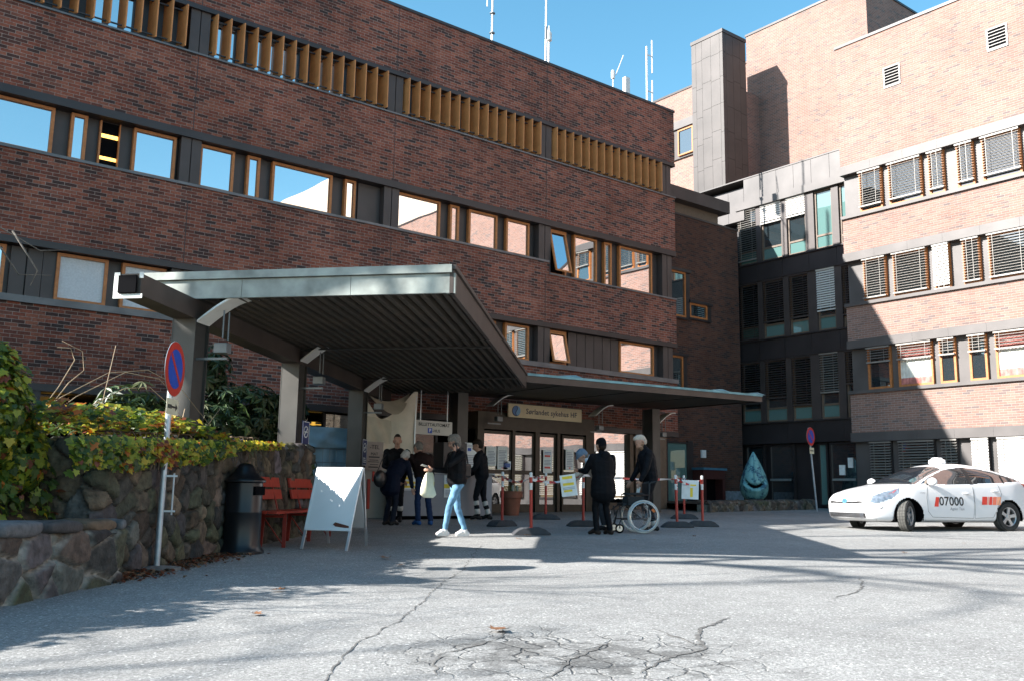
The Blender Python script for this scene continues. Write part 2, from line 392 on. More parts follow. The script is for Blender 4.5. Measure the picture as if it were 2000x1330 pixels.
# recessed cladding behind the windows
k = MB()
for z0, z1 in ((7.5, 8.97), (4.84, 5.89)):
    k.box(XL, YA + .3, z0, 22.4, YA + .49, z1)
k.build('cladding', METAL, wing)
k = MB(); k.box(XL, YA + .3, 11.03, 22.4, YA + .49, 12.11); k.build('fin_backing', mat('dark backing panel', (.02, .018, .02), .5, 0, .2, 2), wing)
# pilasters of the bays
bays = [-3.8, 1.53, 6.87, 12.17, 17.45, 22.76]
k_seams = []
for xp in bays:
    for z0, z1 in ((11.03, 12.11), (7.89 if xp < 17.4 else 7.53, 8.97), (4.84, 5.89)):
        k = MB(); w = .46
        k.box(xp - w, YA + .05, z0, xp - w / 2 - .012, YA + .3, z1); k.box(xp - w / 2 + .012, YA + .05, z0, xp, YA + .3, z1)
        k.box(xp - w / 2 - .012, YA + .09, z0, xp - w / 2 + .012, YA + .3, z1)
        k.build('pilaster', METAL, wing)

for xp in bays[1:5]:
    for z0, z1 in ((12.23, 14.05), (9.16, 10.98), (6.04, 7.47), (3.13, 4.69)):
        k = MB(); k.box(xp - .245, YA - .003, z0, xp - .228, YA + .01, z1); k.build('movement_joint', METAL_D, wing)
def win_y(parent, x0, x1, z0, z1, yf, fw=.065, dep=.12, pane=None, wood=None, openl=False, tiltout=0, extra=None):
    """window in a plane facing -Y"""
    pane = pane or GLASS; wood = wood or WOOD
    f = MB()
    f.box(x0, yf, z0, x0 + fw, yf + dep, z1); f.box(x1 - fw, yf, z0, x1, yf + dep, z1)
    f.box(x0 + fw, yf, z0, x1 - fw, yf + dep, z0 + fw); f.box(x0 + fw, yf, z1 - fw, x1 - fw, yf + dep, z1)
    o = f.build('window', wood, parent)
    g = MB()
    if tiltout:          # top hung sash, open at the bottom
        c, s = math.cos(tiltout), math.sin(tiltout); zt = z1 - .05; h = z1 - z0 - .08
        xa, xb = x0 + .05, x1 - .05
        def P(x, t, d): return V((x, yf + .02 - s * t - c * d, zt - c * t + s * d * 0))
        sash = MB()
        def hx(xa_, xb_, t0, t1):
            sash.hexa(P(xa_, t0, 0), V((xb_ - xa_, 0, 0)), P(xa_, t1, 0) - P(xa_, t0, 0), V((0, -c * .05, -s * .05)))
        hx(xa, xa + .06, 0, h); hx(xb - .06, xb, 0, h); hx(xa + .06, xb - .06, 0, .06); hx(xa + .06, xb - .06, h - .06, h)
        sash.build('sash', wood, o)
        g.hexa(P(xa + .05, .05, .0), V((xb - xa - .1, 0, 0)), P(xa, h - .05, 0) - P(xa, .05, 0), V((0, .01, 0)))
        g2 = MB(); g2.box(x0 + fw, yf + dep - .01, z0 + fw, x1 - fw, yf + dep, z1 - fw); g2.build('room', BLACK, o)
    else:
        g.box(x0 + fw - .004, yf + .05, z0 + fw - .004, x1 - fw + .004, yf + .07, z1 - fw + .004)
    g.build('pane', pane, o)
    return o
# second floor windows
zr = (7.9, 8.95)
FROST = mat('frosted pane', (.50, .53, .56), .35, 0, .1, 30, .2, 60)
for x0, x1, kind in ((-9.2, -7.6, 0), (-7.2, -6.0, 0), (-3.6, -2.2, 0), (-1.6, -.6, 0), (-.2, .7, 0), (2.3, 3.79, 0), (4.11, 4.44, 0), (5.40, 6.34, 0), (6.88, 7.71, 0), (8.02, 8.35, 0), (8.66, 10.27, 1), (10.62, 10.94, 0), (12.15, 13.56, 0), (13.88, 14.19, 0), (14.52, 15.53, 0), (15.85, 16.72, 0)):
    win_y(wing, x0, x1, zr[0], zr[1], YA + .16)
zr2 = (7.54, 8.95)
win_y(wing, 17.42, 18.17, zr2[0], zr2[1], YA + .16, tiltout=rad(14))
for x0, x1 in ((18.48, 19.45), (19.76, 20.09), (20.43, 21.94)): win_y(wing, x0, x1, zr2[0], zr2[1], YA + .16)
# the narrow slit with a lit stair behind it
slit = MB(); slit.box(4.74, YA + .29, 7.9, 5.11, YA + .298, 8.95); so_ = slit.build('window', BLACK, wing)
so_['label'] = 'narrow dark window with yellow lit bands'
LAMPY = mat('warm lit lamp', (1.0, .55, .12), .5, 0, .05, 5, emit=1.1)
for za, zb in ((8.60, 8.68), (8.10, 8.17)):
    k = MB(); k.box(4.75, YA + .27, za, 5.10, YA + .289, zb); k.build('lamp', LAMPY, so_)
k = MB(); k.box(4.70, YA + .2, 7.9, 4.74, YA + .3, 8.95); k.box(5.11, YA + .2, 7.9, 5.13, YA + .3, 8.95); k.build('frame', WOOD, so_)
# first floor windows
zq = (4.86, 5.87)
for x0, x1 in ((-3.5, -2.3), (-1.7, -.8), (2.1, 3.15)): win_y(wing, x0, x1, zq[0], zq[1], YA + .16)
for x0, x1 in ((4.10, 5.11), (5.40, 6.33)):
    o = win_y(wing, x0, x1, zq[0], zq[1], YA + .16, pane=FROST); o['label'] = 'window with a frosted white pane'
for x0, x1 in ((7.2, 8.2), (8.6, 9.7), (10.2, 11.2), (12.3, 13.2), (14.3, 15.54), (15.87, 16.75)): win_y(wing, x0, x1, zq[0], zq[1], YA + .16)
win_y(wing, 17.43, 18.19, zq[0], zq[1], YA + .16, tiltout=rad(14))
win_y(wing, 20.42, 21.98, zq[0], zq[1], YA + .16)
k = MB()
for i in range(6): x = 18.3 + i * .355; k.box(x, YA + .2, 4.84, x + .335, YA + .3, 5.88)
k.build('standing_seam_panel', METAL, wing)
k = MB()
for x in (3.25, 3.56, 3.85): k.box(x, YA + .22, 4.84, x + .28, YA + .3, 5.88)
k.build('standing_seam_panel', METAL, wing)
k = MB(); k.box(11.05, YA + .24, 7.89, 11.7, YA + .3, 8.96); k.build('cladding_panel', METAL, wing)
# louvre fin row with its glazing
fin = MB(); fin.hexa((.07, -.06, 0), (-.09, .40, 0), (.03, .007, 0), (0, 0, 1.03))
fm = fin.build('louvre_fin', WOOD_FIN, None, bevel=.006)
k = MB(); k.box(-.05, .02, -.05, .07, .2, -.003); k.build('bracket', METAL_D, fm, world=False)
first = True
for bi in range(0, 5):
    x0 = bays[bi]
    gaps = [[(0, 2), (8, 11)], [(0, 2), (8, 11)], [(0, 2), (3, 7), (8, 11)], [(0, 1), (3, 6), (7, 10)], [(2, 5), (9, 12)]][bi]
    if bi >= 1:
        for i in range(15):
            o = fm if first else copy_tree(fm)
            first = False
            o.parent = wing; o.location = V((x0 + .05 + i * .3305, YA - .02, 11.09)) - wing.location
    for a, c in gaps:
        xa, xc = x0 + .06 + a * .33, x0 + .06 + c * .33
        w = win_y(wing, xa, xc, 11.1, 12.05, YA + .22, fw=.04, dep=.08, wood=METAL_D)
for bi in range(1, 5):
    x0 = bays[bi]
    k = MB(); k.box(x0, YA + .05, 11.16, x0 + 4.8, YA + .08, 11.19); k.build('fin_rail', METAL_D, wing)
    k = MB(); k.box(x0, YA + .1, 12.0, x0 + 4.8, YA + .14, 12.03); k.build('fin_rail', METAL_D, wing)
# ground floor: recessed glazing, dark rooms with ceiling lamps
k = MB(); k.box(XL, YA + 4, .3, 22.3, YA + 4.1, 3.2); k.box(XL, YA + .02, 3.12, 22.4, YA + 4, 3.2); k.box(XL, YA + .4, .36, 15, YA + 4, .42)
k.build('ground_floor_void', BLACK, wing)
k = MB(); k.box(2.7, YA - .0, .5, 4.0, YA + .5, 2.97); k.build('pier', METAL_D, wing)
for x in (-4, .5, 6.6, 8.6, 10.4, 12.1, 13.7):
    k = MB(); k.box(x, YA + .3, .5, x + .07, YA + .4, 2.97); k.build('glazing_post', METAL_D, wing)
GL_CLEAR = bpy.data.materials.new('clear dark glass'); GL_CLEAR.use_nodes = True
_nn = GL_CLEAR.node_tree.nodes; _ll = GL_CLEAR.node_tree.links
_t = _nn.new('ShaderNodeBsdfTransparent'); _t.inputs[0].default_value = (.75, .78, .76, 1)
_g = _nn.new('ShaderNodeBsdfGlossy'); _g.inputs['Roughness'].default_value = .01
_f2 = _nn.new('ShaderNodeFresnel'); _f2.inputs['IOR'].default_value = 1.5
_mx = _nn.new('ShaderNodeMixShader'); _ll.new(_f2.outputs[0], _mx.inputs[0]); _ll.new(_t.outputs[0], _mx.inputs[1]); _ll.new(_g.outputs[0], _mx.inputs[2])
_ll.new(_mx.outputs[0], [x for x in _nn if x.type == 'OUTPUT_MATERIAL'][0].inputs[0])
for xa, xb in ((4.0, 6.6), (6.67, 8.6), (8.67, 10.4), (10.47, 12.1), (12.17, 13.7)):
    k = MB(); k.box(xa, YA + .34, .6, xb, YA + .35, 2.96); k.build('pane', GL_CLEAR, wing)
LAMPR = mat('amber ceiling lamp', (1.0, .5, .08), .5, 0, .05, 5, emit=.55)
for x, y in ((5.35, 23.2), (4.65, 22.2), (7.3, 23.0), (7.45, 21.6), (10.9, 22.4)):
    k = MB(); k.lathe([(.26, 0), (.3, .015), (.3, .05), (.26, .06)], (x, y, 2.78), 20); k.build('ceiling_lamp', LAMPR, wing, smooth=40)
k = MB(); k.box(4.1, 22.6, 2.72, 4.9, 23.6, 3.05); k.build('ventilation_duct', mat('grey duct', (.42, .42, .40), .5), wing)
# interior cream louvred shutters behind the tarpaulin fence
for x in (9.55, 9.98, 10.5):
    k = MB()
    for i in range(16): k.box(x, YA + .9, 1.6 + i * .075, x + .4, YA + .93, 1.6 + i * .075 + .05)
    k.build('shutter', mat('cream shutter', (.62, .55, .42), .6), wing)
# entrance hall opening right of the vestibule
k = MB(); k.box(18.75, YA + .05, .55, 18.9, YA + .4, 2.95); k.box(20.75, YA + .05, .55, 20.9, YA + .4, 2.95); k.box(18.9, YA + .1, .55, 20.75, YA + .3, .85)
k.box(21.0, YA + .05, .5, 22.4, YA + .4, 2.97); k.build('hall_frame', WOOD_DARK, wing)
k = MB(); k.box(18.9, YA + .18, .85, 20.75, YA + .2, 2.95); k.build('pane', GLASS, wing)

# ================================================================ recessed link block
link = empty('brick_link_block', (26, 22.6, .75), 0, 'dark brown brick block set back between the long wing and the metal clad wing', 'building')
YL = 22.6
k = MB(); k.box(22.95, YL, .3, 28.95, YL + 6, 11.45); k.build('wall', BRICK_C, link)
k = MB(); k.box(22.95, YL - .03, 11.45, 28.98, YL + 6, 11.52); k.build('roof_coping', METAL_D, link)
k = MB(); k.box(22.95, YL + .1, 11.52, 27.9, YL + 5, 11.95); k.build('clerestory', WOOD_DARK, link)
k = MB(); k.box(22.95, YL - .3, 11.95, 28.15, YL + 5.4, 12.42); k.build('roof_fascia', METAL, link)
def link_window(x0, x1, z0, z1, hood=True, pane=GLASS_B):
    o = win_y(link, x0, x1, z0, z1, YL - .09, fw=.07, dep=.1, pane=pane)
    k = MB()
    if hood: k.box(x0 - .05, YL - .16, z1, x1 + .25, YL, z1 + .1)
    k.box(x0 - .05, YL - .1, z0 - .07, x1 + .2, YL, z0); k.box(x1, YL - .1, z0, x1 + .2, YL, z1)
    k.build('hood', METAL_D, o)
link_window(24.9, 25.75, 7.55, 9.25); link_window(25.96, 26.95, 7.6, 8.15); link_window(24.9, 25.55, 4.9, 6.1)
o = win_y(link, 24.6, 25.75, .75, 3.0, YL - .1, fw=.06, dep=.08, pane=GLASS_T, wood=METAL_D); o.name = 'door'
k = MB(); k.box(25.75, YL - .1, .75, 26.0, YL, 3.05); k.build('door_frame', METAL_D, o)
k = MB(); k.box(26.52, YL - .06, 2.48, 26.76, YL, 2.76); k.build('junction_box', mat('white enamel', (.7, .7, .7), .4), link)
GRANITE = mat('grey granite', (.20, .22, .25), .8, 0, .35, 9, .5, 30)
k = MB(); k.box(26.9, YL - .05, .55, 28.9, YL, 1.3); k.build('plinth', GRANITE, link)
seat = empty('wall_bench_box', (26.5, 22.25, gz(26.5, 22.25)), 0, 'red sided bench box with a blue top against the dark brick wall', 'bench box')
k = MB(); k.box(25.9, 21.95, 2.02, 27.2, 22.55, 2.1); k.build('top', mat('blue painted board', (.05, .16, .24), .5), seat)
k = MB(); k.box(25.95, 22.0, .8, 26.1, 22.5, 2.02); k.box(27.0, 22.0, .8, 27.15, 22.5, 2.02); k.box(26.1, 22.0, 1.7, 27.0, 22.06, 2.02)
k.build('side', mat('dull red board', (.06, .014, .012), .6), seat)
k = MB(); k.box(26.1, 22.35, .8, 27.0, 22.5, 1.7); k.build('back', BLACK, seat)

# ================================================================ pale brick wing facing -X at x = 28.9
XB = 28.9
wb = empty('sunlit_brick_wing', (XB + 4, 6, .6), 0, 'sunlit pale red brick wing with bands of windows under venetian blinds', 'building')
Y0B, Y1B = -14.0, 17.92
def bandx(m, z0, z1, y0=Y0B, y1=Y1B, back=.5, x=XB): m.box(x, y0, z0, x + back, y1, z1)
m = MB()
for z0, z1 in ((12.79, 17.32), (9.60, 10.84), (6.49, 7.67), (3.31, 4.63)): bandx(m, z0, z1)
m.box(XB + .5, Y1B - .45, .4, XB + 9, Y1B, 17.32)
m.box(XB + .5, Y0B, .3, XB + 10, Y0B + .5, 17.32)
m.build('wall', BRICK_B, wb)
m = MB(); m.box(XB + .25, Y0B - 14, .3, XB + 12, 3.6, 23.5); m.build('tower', mat('pale rendered brick', (.50, .40, .32), .85, 0, .12, 2, .1, 20), wb)
m = MB(); m.box(XB + .5, Y0B + .5, .3, XB + 9, Y1B - .45, 17.1); m.build('core', BLACK, wb)
m = MB(); bandx(m, 17.32, 17.42, Y0B, Y1B + .03, 10, XB - .04); m.build('roof_coping', METAL_D, wb)
for z0, z1 in ((12.47, 12.79), (9.29, 9.60), (6.2, 6.49), (3.0, 3.31)):
    m = MB(); y = Y1B + .02
    while y > Y0B:
        bandx(m, z0, z1 - .003, max(y - 1.196, Y0B), y, .5, XB - .06); y -= 1.2
    m.build('lintel_flashing', METAL_P, wb)
m = MB()
for z in (10.84, 7.67, 4.63): bandx(m, z, z + .11, Y0B, Y1B + .02, .25, XB - .09)
m.build('sill', METAL_P, wb)
m = MB()
for z0, z1 in ((10.95, 12.47), (7.78, 9.29), (4.74, 6.2), (.4, 3.0)): bandx(m, z0, z1, Y0B, Y1B - .02, .3, XB + .18)
m.build('cladding', METAL_P, wb)
CURT = mat('red striped curtain', (.45, .17, .15), .9, 0, .45, 6)
CURT_W = mat('pale net curtain', (.62, .62, .56), .9, 0, .2, 6)
def win_x(parent, y0, y1, z0, z1, xf, blind=0.0, fw=.07, wood=WOOD, pane=None, slat=None, cover_to=None, curtain=False, tilt=rad(25), low=None):
    f = MB()
    dep = .1
    f.box(xf, y0, z0, xf + dep, y0 + fw, z1); f.box(xf, y1 - fw, z0, xf + dep, y1, z1)
    f.box(xf, y0 + fw, z0, xf + dep, y1 - fw, z0 + fw); f.box(xf, y0 + fw, z1 - fw, xf + dep, y1 - fw, z1)
    if low: f.box(xf, y0 + fw, z0 + low, xf + dep, y1 - fw, z0 + low + fw)
    o = f.build('window', wood, parent)
    g = MB(); g.box(xf + .05, y0 + fw - .004, z0 + fw - .004, xf + .07, y1 - fw + .004, z1 - fw + .004); g.build('pane', pane or GLASS_B, o)
    if low:
        g = MB(); g.box(xf + .03, y0 + fw, z0 + fw, xf + .045, y1 - fw, z0 + low); g.build('spandrel_pane', GLASS_T, o)
    if curtain:
        c = MB(); n = 26
        c.grid(lambda u, v: (xf + .04 + .006 * math.sin(u * 60), y0 + fw + u * (y1 - y0 - 2 * fw), z0 + fw + v * (z1 - z0 - 2 * fw)), n * 4, 6,
               mfn=lambda i, j: 0 if j in (0, 5) or (j == 4) else 1)
        c.build('curtain', [CURT, CURT_W], o)
    if blind > 0:
        b = MB(); h = (z1 - z0) * blind; nsl = max(3, int(h / .088)); c_, s_ = math.cos(tilt), math.sin(tilt)
        for i in range(nsl):
            zz = z1 - .03 - i * .088
            b.hexa((xf - .10, y0 + .005, zz - .035 * s_), (.075 * c_, 0, .075 * s_), (0, y1 - y0 - .01, 0), (0, 0, .007))
        b.box(xf - .10, y0 + .003, z1 - h - .03, xf - .03, y1 - .003, z1 - h + .02)
        b.box(xf - .11, y0, z1 - .05, xf - .02, y1, z1 + .0)
        for yy in (y0 + .18, y1 - .18): b.box(xf - .108, yy, z1 - h, xf - .1, yy + .012, z1)
        b.build('blind', slat or BLIND, o)
    return o
bay = [(-.02 + 16.43, 17.26), (14.97, 16.16), (14.21, 14.74), (13.24, 13.79), (11.80, 12.98), (10.68, 11.50)]
rnd = random.Random(3)
for rep in range(4):
    for ri, (z0, z1) in enumerate(((10.97, 12.45), (7.8, 9.28), (4.76, 6.18))):
        for wi, (a, c) in enumerate(bay):
            a2, c2 = a - rep * 7.15, c - rep * 7.15
            if a2 < -12.5: continue
            if ri == 0: bl, sl_, cu = .86, BLIND, False
            elif ri == 1: bl, sl_, cu = (1.0, BLIND_W, False) if wi == 2 else (.93, BLIND, False)
            else: bl, sl_, cu = (.36, BLIND, wi in (1, 4))
            if rep > 0: bl = rnd.choice((.3, .5, .9, .9))
            win_x(wb, a2, c2, z0, z1, XB + .08, bl, slat=sl_, curtain=cu, tilt=rad(62) if sl_ is BLIND_W else rad(20), wood=WOOD)
for a, c, bl, sl_ in ((16.54, 17.29, .97, BLIND), (15.06, 16.27, .97, BLIND), (14.32, 14.83, .97, BLIND), (13.35, 13.87, .8, BLIND_W), (10.6, 13.09, .97, BLIND_W), (8.3, 10.2, .9, BLIND_W), (5.2, 7.9, .9, BLIND), (1, 4, .7, BLIND)):
    win_x(wb, a, c, .9, 2.98, XB + .08, bl, slat=sl_, wood=METAL_D, tilt=rad(62) if sl_ is BLIND_W else rad(30))
for ya, yb, za, zb in ((15.47, 16.09, 15.17, 15.93), (11.89, 12.54, 15.17, 15.93)):
    k = MB(); w = .05
    k.box(XB - .03, ya, za, XB + .04, ya + w, zb); k.box(XB - .03, yb - w, za, XB + .04, yb, zb); k.box(XB - .03, ya + w, za, XB + .04, yb - w, za + w); k.box(XB - .03, ya + w, zb - w, XB + .04, yb - w, zb)
    for i in range(6):
        z = za + .07 + i * .108; k.hexa((XB - .02, ya + w, z), (.055, 0, .045), (0, yb - ya - 2 * w, 0), (0, 0, .02))
    v_ = k.build('vent_grille', mat('grey vent frame', (.20, .19, .18), .5, .2), wb)
    k = MB(); k.box(XB - .002, ya + w, za + w, XB + .0, yb - w, zb - w); k.build('backing', BLACK, v_)
# roof structures behind the parapet
k = MB(); k.box(33.0, -6, 17.4, 40, 17.4, 19.4); k.build('penthouse', METAL_P, wb)
k = MB(); k.box(32.2, 17.4, 17.4, 34.5, 18.1, 19.2); k.build('parapet_block', BRICK_B, wb)

# ================================================================ metal clad wing at x = 29.4
XM = 29.4
wm = empty('metal_clad_wing', (XM + 3, 21, .7), 0, 'dark bronze clad wing with tall windows between the brick blocks', 'building')
k = MB(); k.box(XM + .3, 17.95, .4, XM + 4.2, 29, 13.5); k.build('wall', METAL_D, wm)
k = MB()
y = 28.0
while y > 17.95:
    y1 = max(y - .78, 17.94); k.box(XM - .05, y1 + .012, 12.72 if y < 22.95 else 12.0, XM + .35, y, 13.66 if y < 22.95 else 13.3); y = y1
k.build('fascia_panel', METAL_P, wm)
k = MB(); k.box(XM - .1, 17.94, 12.42, XM + .3, 22.95, 12.72); k.box(XM - .07, 17.94, 13.67, XM + 4, 28, 13.72); k.build('lintel_flashing', METAL_P, wm)
k = MB()
for z0, z1 in ((9.45, 10.1), (6.34, 7.04), (3.14, 3.84)):
    y = 23.2
    while y > 17.95:
        y1 = max(y - 1.17, 17.95); k.box(XM, y1 + .012, z0, XM + .3, y, z1); y = y1
    k.box(XM - .06, 17.95, z1, XM + .3, 23.2, z1 + .05); k.box(XM - .04, 17.95, z0 - .06, XM + .3, 23.2, z0)
k.build('spandrel', METAL_D, wm)
ws = [(22.05, 22.95), (20.87, 21.83), (19.8, 20.63), (18.67, 19.43), (17.97, 18.39)]
k = MB()
for (a, c), (a2, c2) in zip(ws, ws[1:]):
    for z0, z1 in ((10.15, 12.42), (7.09, 9.39), (3.89, 6.28)): k.box(XM + .02, c2, z0, XM + .3, a, z1)
k.build('pilaster', METAL, wm)
for ri, (z0, z1) in enumerate(((10.16, 12.41), (7.1, 9.38), (3.9, 6.27))):
    for wi, (a, c) in enumerate(ws):
        cfg = [[(.92, BLIND), (.33, BLIND_W), (.33, BLIND_W), (0, None), (0, None)],
               [(.97, METAL), (.72, METAL), (.72, METAL), (.68, BLIND_W), (.8, METAL)],
               [(.68, METAL), (.62, METAL), (.76, METAL), (.6, BLIND), (.5, METAL)]][ri][wi]
        win_x(wm, a, c, z0, z1, XM + .1, cfg[0], slat=cfg[1], wood=WOOD_DARK, pane=GLASS_T if (ri == 0 and wi in (3, 4)) else GLASS_B, low=.48 if wi < 4 else .3,
              tilt=rad(62) if cfg[1] is BLIND_W else rad(25))
# ground floor glazing and door
for a, c in ((22.0, 22.9), (20.7, 21.8), (19.3, 19.7)): win_x(wm, a, c, .8, 3.05, XM + .12, 0, wood=METAL_D, pane=GLASS_T if a < 20.5 else GLASS_B)
d = win_x(wm, 18.1, 19.2, .72, 3.05, XM + .08, 0, wood=METAL_D, pane=GLASS_B); d.name = 'door'
k = MB(); k.box(XM + .04, 18.2, 1.7, XM + .08, 19.1, 1.78); k.build('push_bar', mat('aluminium bar', (.45, .5, .5), .3, .6), d)
k = MB(); k.box(XM + .1, 18.3, 2.15, XM + .125, 18.5, 2.5); k.box(XM + .1, 18.62, 1.9, XM + .125, 18.85, 2.25); k.build('notice', mat('white paper', (.75, .77, .75), .7), d)
k = MB(); k.box(XM + .06, 20.85, 1.7, XM + .1, 21.75, 1.78); k.build('handrail', mat('aluminium bar', (.45, .5, .5), .3, .6), wm)

# ================================================================ duct shaft, brick stair head, tall wall
sh = empty('duct_shaft', (31.3, 25.2, 13.5), 0, 'tall metal clad shaft standing in front of the sunlit brick tower', 'shaft')
k = MB()
for yy0, yy1 in ((24.36, 24.52), (24.53, 25.02), (25.03, 25.52), (25.53, 25.86), (25.87, 26.12)):
    z = 12.8; i = 0
    while z < 21.2:
        z1 = min(z + 1.25 + .1 * math.sin(yy0 * 9 + i), 21.2); k.box(30.5, yy0, z, 30.56, yy1, z1 - .012); z = z1; i += 1
for xx0, xx1 in ((30.56, 30.72), (30.73, 31.2), (31.21, 31.68), (31.69, 32.1)):
    z = 12.8; i = 0
    while z < 21.2:
        z1 = min(z + 1.25 + .1 * math.sin(xx0 * 7 + i), 21.2); k.box(xx0, 24.36, z, xx1, 24.42, z1 - .012); z = z1; i += 1
k.box(30.55, 24.41, 12.8, 32.1, 26.1, 21.2)
k.build('cladding', SHAFTM, sh)
k = MB(); k.box(30.47, 24.33, 21.2, 32.13, 26.15, 21.36); k.build('cap', SHAFTM, sh)
tw = empty('brick_tower', (37, 24, 13.5), 0, 'tall sunlit brick tower behind the metal shaft', 'building')
k = MB(); k.box(33.68, 19.35, 12.6, 42, 25.5, 22.45); k.build('wall', BRICK_B, tw)
k = MB(); k.box(33.64, 19.31, 22.45, 42, 25.54, 22.55); k.build('roof_coping', METAL_D, tw)
k = MB(); k.box(32.1, 24.87, 12.6, 33.68, 25.9, 19.25); k.build('stair_head', BRICK_B, tw)
bk = empty('rear_brick_block', (38, 31, 12), 0, 'lower sunlit brick block behind the roof corner of the long wing', 'building')
k = MB(); k.box(34.7, 25.6, 10, 42, 37, 18.6); k.box(34.7, 25.6, 18.6, 42, 37, 21.75); k.build('wall', BRICK_B, bk)
k = MB(); k.box(34.66, 25.6, 21.75, 42, 37, 21.85); k.build('roof_coping', METAL_D, bk)
for z0, z1 in ((18.1, 19.7), (13.8, 15.4)):
    k = MB(); k.box(34.6, 27, z0, 34.69, 35, z1); k.build('cladding', METAL, bk)
    for i in range(5): win_x(bk, 28.2 + i * 1.35, 29.2 + i * 1.35, z0 + .1, z1 - .12, 34.5, 0, wood=WOOD)
    k = MB(); k.box(34.5, 27, z1 - .02, 34.69, 35, z1 + .4); k.build('lintel_flashing', METAL_P, bk)
# a hillside that the windows mirror
HILL = mat('dry hillside', (.16, .12, .085), .95, 0, .35, .08)
k = MB()
def hillf(u, v):
    x = 60 + u * 260; y = -260 + v * 330
    hh = 42 * math.sin(min(1, u * 1.6) * PI / 2) * (.75 + .25 * math.sin(v * 9 + u * 4)) + 4 * mnoise.noise(V((x * .03, y * .03, 0)))
    return (x, y, hh - 3)
k.grid(hillf, 60, 70)
tag(k.build('hill', HILL, smooth=180), kind='structure')
# ================================================================ entrance canopy
CUA = mat('weathered pale copper', (.25, .275, .255), .5, .1, .38, 3.2, .05, 12)
CUB = mat('brown oxidised copper', (.06, .044, .036), .5, .1, .3, 2.0, .05, 12)
CUG = mat('verdigris copper', (.14, .29, .32), .55, .0, .35, 2.5)
SOF = mat('dark ribbed soffit', (.045, .034, .022), .6, 0, .35, 1.2)
STEELC = mat('bronze painted steel', (.058, .055, .05), .42, .15, .25, 2.0, .04, 8)
cp = empty('entrance_canopy', (7, 14, .4), 0, 'flat copper edged entrance canopy with ribbed underside on steel columns', 'canopy')
fl, fr, jj = V((3.49, 12.18, 0)), V((6.19, 9.15, 0)), V((13.2, 16.4, 0))
dd = (jj - fr).normalized(); bl = fl + dd * 11.45
wdir = (fr - fl); wlen = wdir.length; wdir.normalize()
Z = V((0, 0, 1))
def quadslab(m, a, b, c, d, z0, z1, mi=0):
    vs = [V((p.x, p.y, z0)) for p in (a, b, c, d)] + [V((p.x, p.y, z1)) for p in (a, b, c, d)]
    m.add(vs, [(3, 2, 1, 0), (4, 5, 6, 7), (0, 1, 5, 4), (1, 2, 6, 5), (2, 3, 7, 6), (3, 0, 4, 7)], mi)
k = MB(); quadslab(k, fl + dd * .06, fr + dd * .06, jj, bl, 3.56, 3.78); k.build('roof', CUB, cp, fixn=True)
# ribs
k = MB(); nr = 27
for i in range(nr):
    t = (i + .5) / nr; p = fl + wdir * (wlen * t) + dd * .07; L = 10.0 + (1.3 if t < .45 else (1.3 - (t - .45) * 2.2))
    a = p - wdir * .035; b_ = p + wdir * .035
    vs = []
    for q0 in (p, p + dd * L):
        vs += [q0 - wdir * .055 + Z * 3.557, q0 - wdir * .03 + Z * 3.465, q0 + wdir * .03 + Z * 3.465, q0 + wdir * .055 + Z * 3.557]
    k.add(vs, [(0, 1, 5, 4), (1, 2, 6, 5), (2, 3, 7, 6), (0, 3, 2, 1), (4, 5, 6, 7)])
k.build('ribbed_soffit', SOF, cp)
# front fascia: face board and proud top strip
def board(m, p, q, out, t, z0, z1, mi=0): m.hexa(V((p.x, p.y, z0)), V((q.x - p.x, q.y - p.y, 0)), out * t, V((0, 0, z1 - z0)), mi)
k = MB()
for a_, b_ in ((0, .335), (.3365, .69), (.6915, 1)): board(k, fl.lerp(fr, a_), fl.lerp(fr, b_), -dd, .05, 3.455, 3.69)
k.build('front_fascia', CUA, cp)
k = MB(); board(k, fl - wdir * .03, fr + wdir * .03, -dd, .09, 3.70, 3.80); board(k, fl, fr, -dd, .03, 3.69, 3.70); k.build('front_capping', CUA, cp)
nrm = V((dd.y, -dd.x, 0))
k = MB(); board(k, fr - dd * .05, jj, nrm, .05, 3.45, 3.74); k.build('side_fascia', CUB, cp)
k = MB(); board(k, fr - dd * .07, jj, nrm, .08, 3.745, 3.80); k.build('side_capping', CUB, cp)
k = MB(); board(k, fr - dd * .05 - wdir * .04, fr + dd * .02 - wdir * .04, nrm, .11, 3.45, 3.70); k.build('corner_flashing', CUA, cp)
k = MB(); board(k, fl, bl, -nrm, .05, 3.45, 3.80); k.build('rear_fascia', CUB, cp)
# side beam over the columns, projecting past the front
c1 = V((3.87, 11.72, 0)) + dd * .22
cols = [c1, c1 + dd * 4.02, c1 + dd * 8.2]
k = MB(); p0 = c1 - dd * 1.62; p1 = c1 + dd * 10.6
k.hexa(p0 - wdir * .16 + Z * 3.21, p1 - p0, wdir * .3, Z * .245)
beam = k.build('eaves_beam', CUB, cp)
k = MB(); e0 = p0 - dd * .012
for a, b_, z0, z1 in ((-.19, .17, 3.17, 3.22), (-.19, -.12, 3.22, 3.47), (.12, .17, 3.40, 3.47)): k.hexa(e0 + wdir * a + Z * z0, wdir * (b_ - a), dd * .01, Z * (z1 - z0))
k.build('end_flashing', mat('pale zinc', (.5, .52, .5), .4, .3), beam)
k = MB(); k.hexa(e0 + wdir * -.12 + Z * 3.23, wdir * .22, -dd * .03, Z * .2); k.build('end_opening', BLACK, beam)
for s_ in (4.1, 8.25):
    a = fl + dd * s_; b_ = fr + dd * s_
    k = MB(); k.bar(V((a.x, a.y, 3.452)), V((b_.x, b_.y, 3.452)), .06, .022); k.build('cross_strip', STEELC, cp)
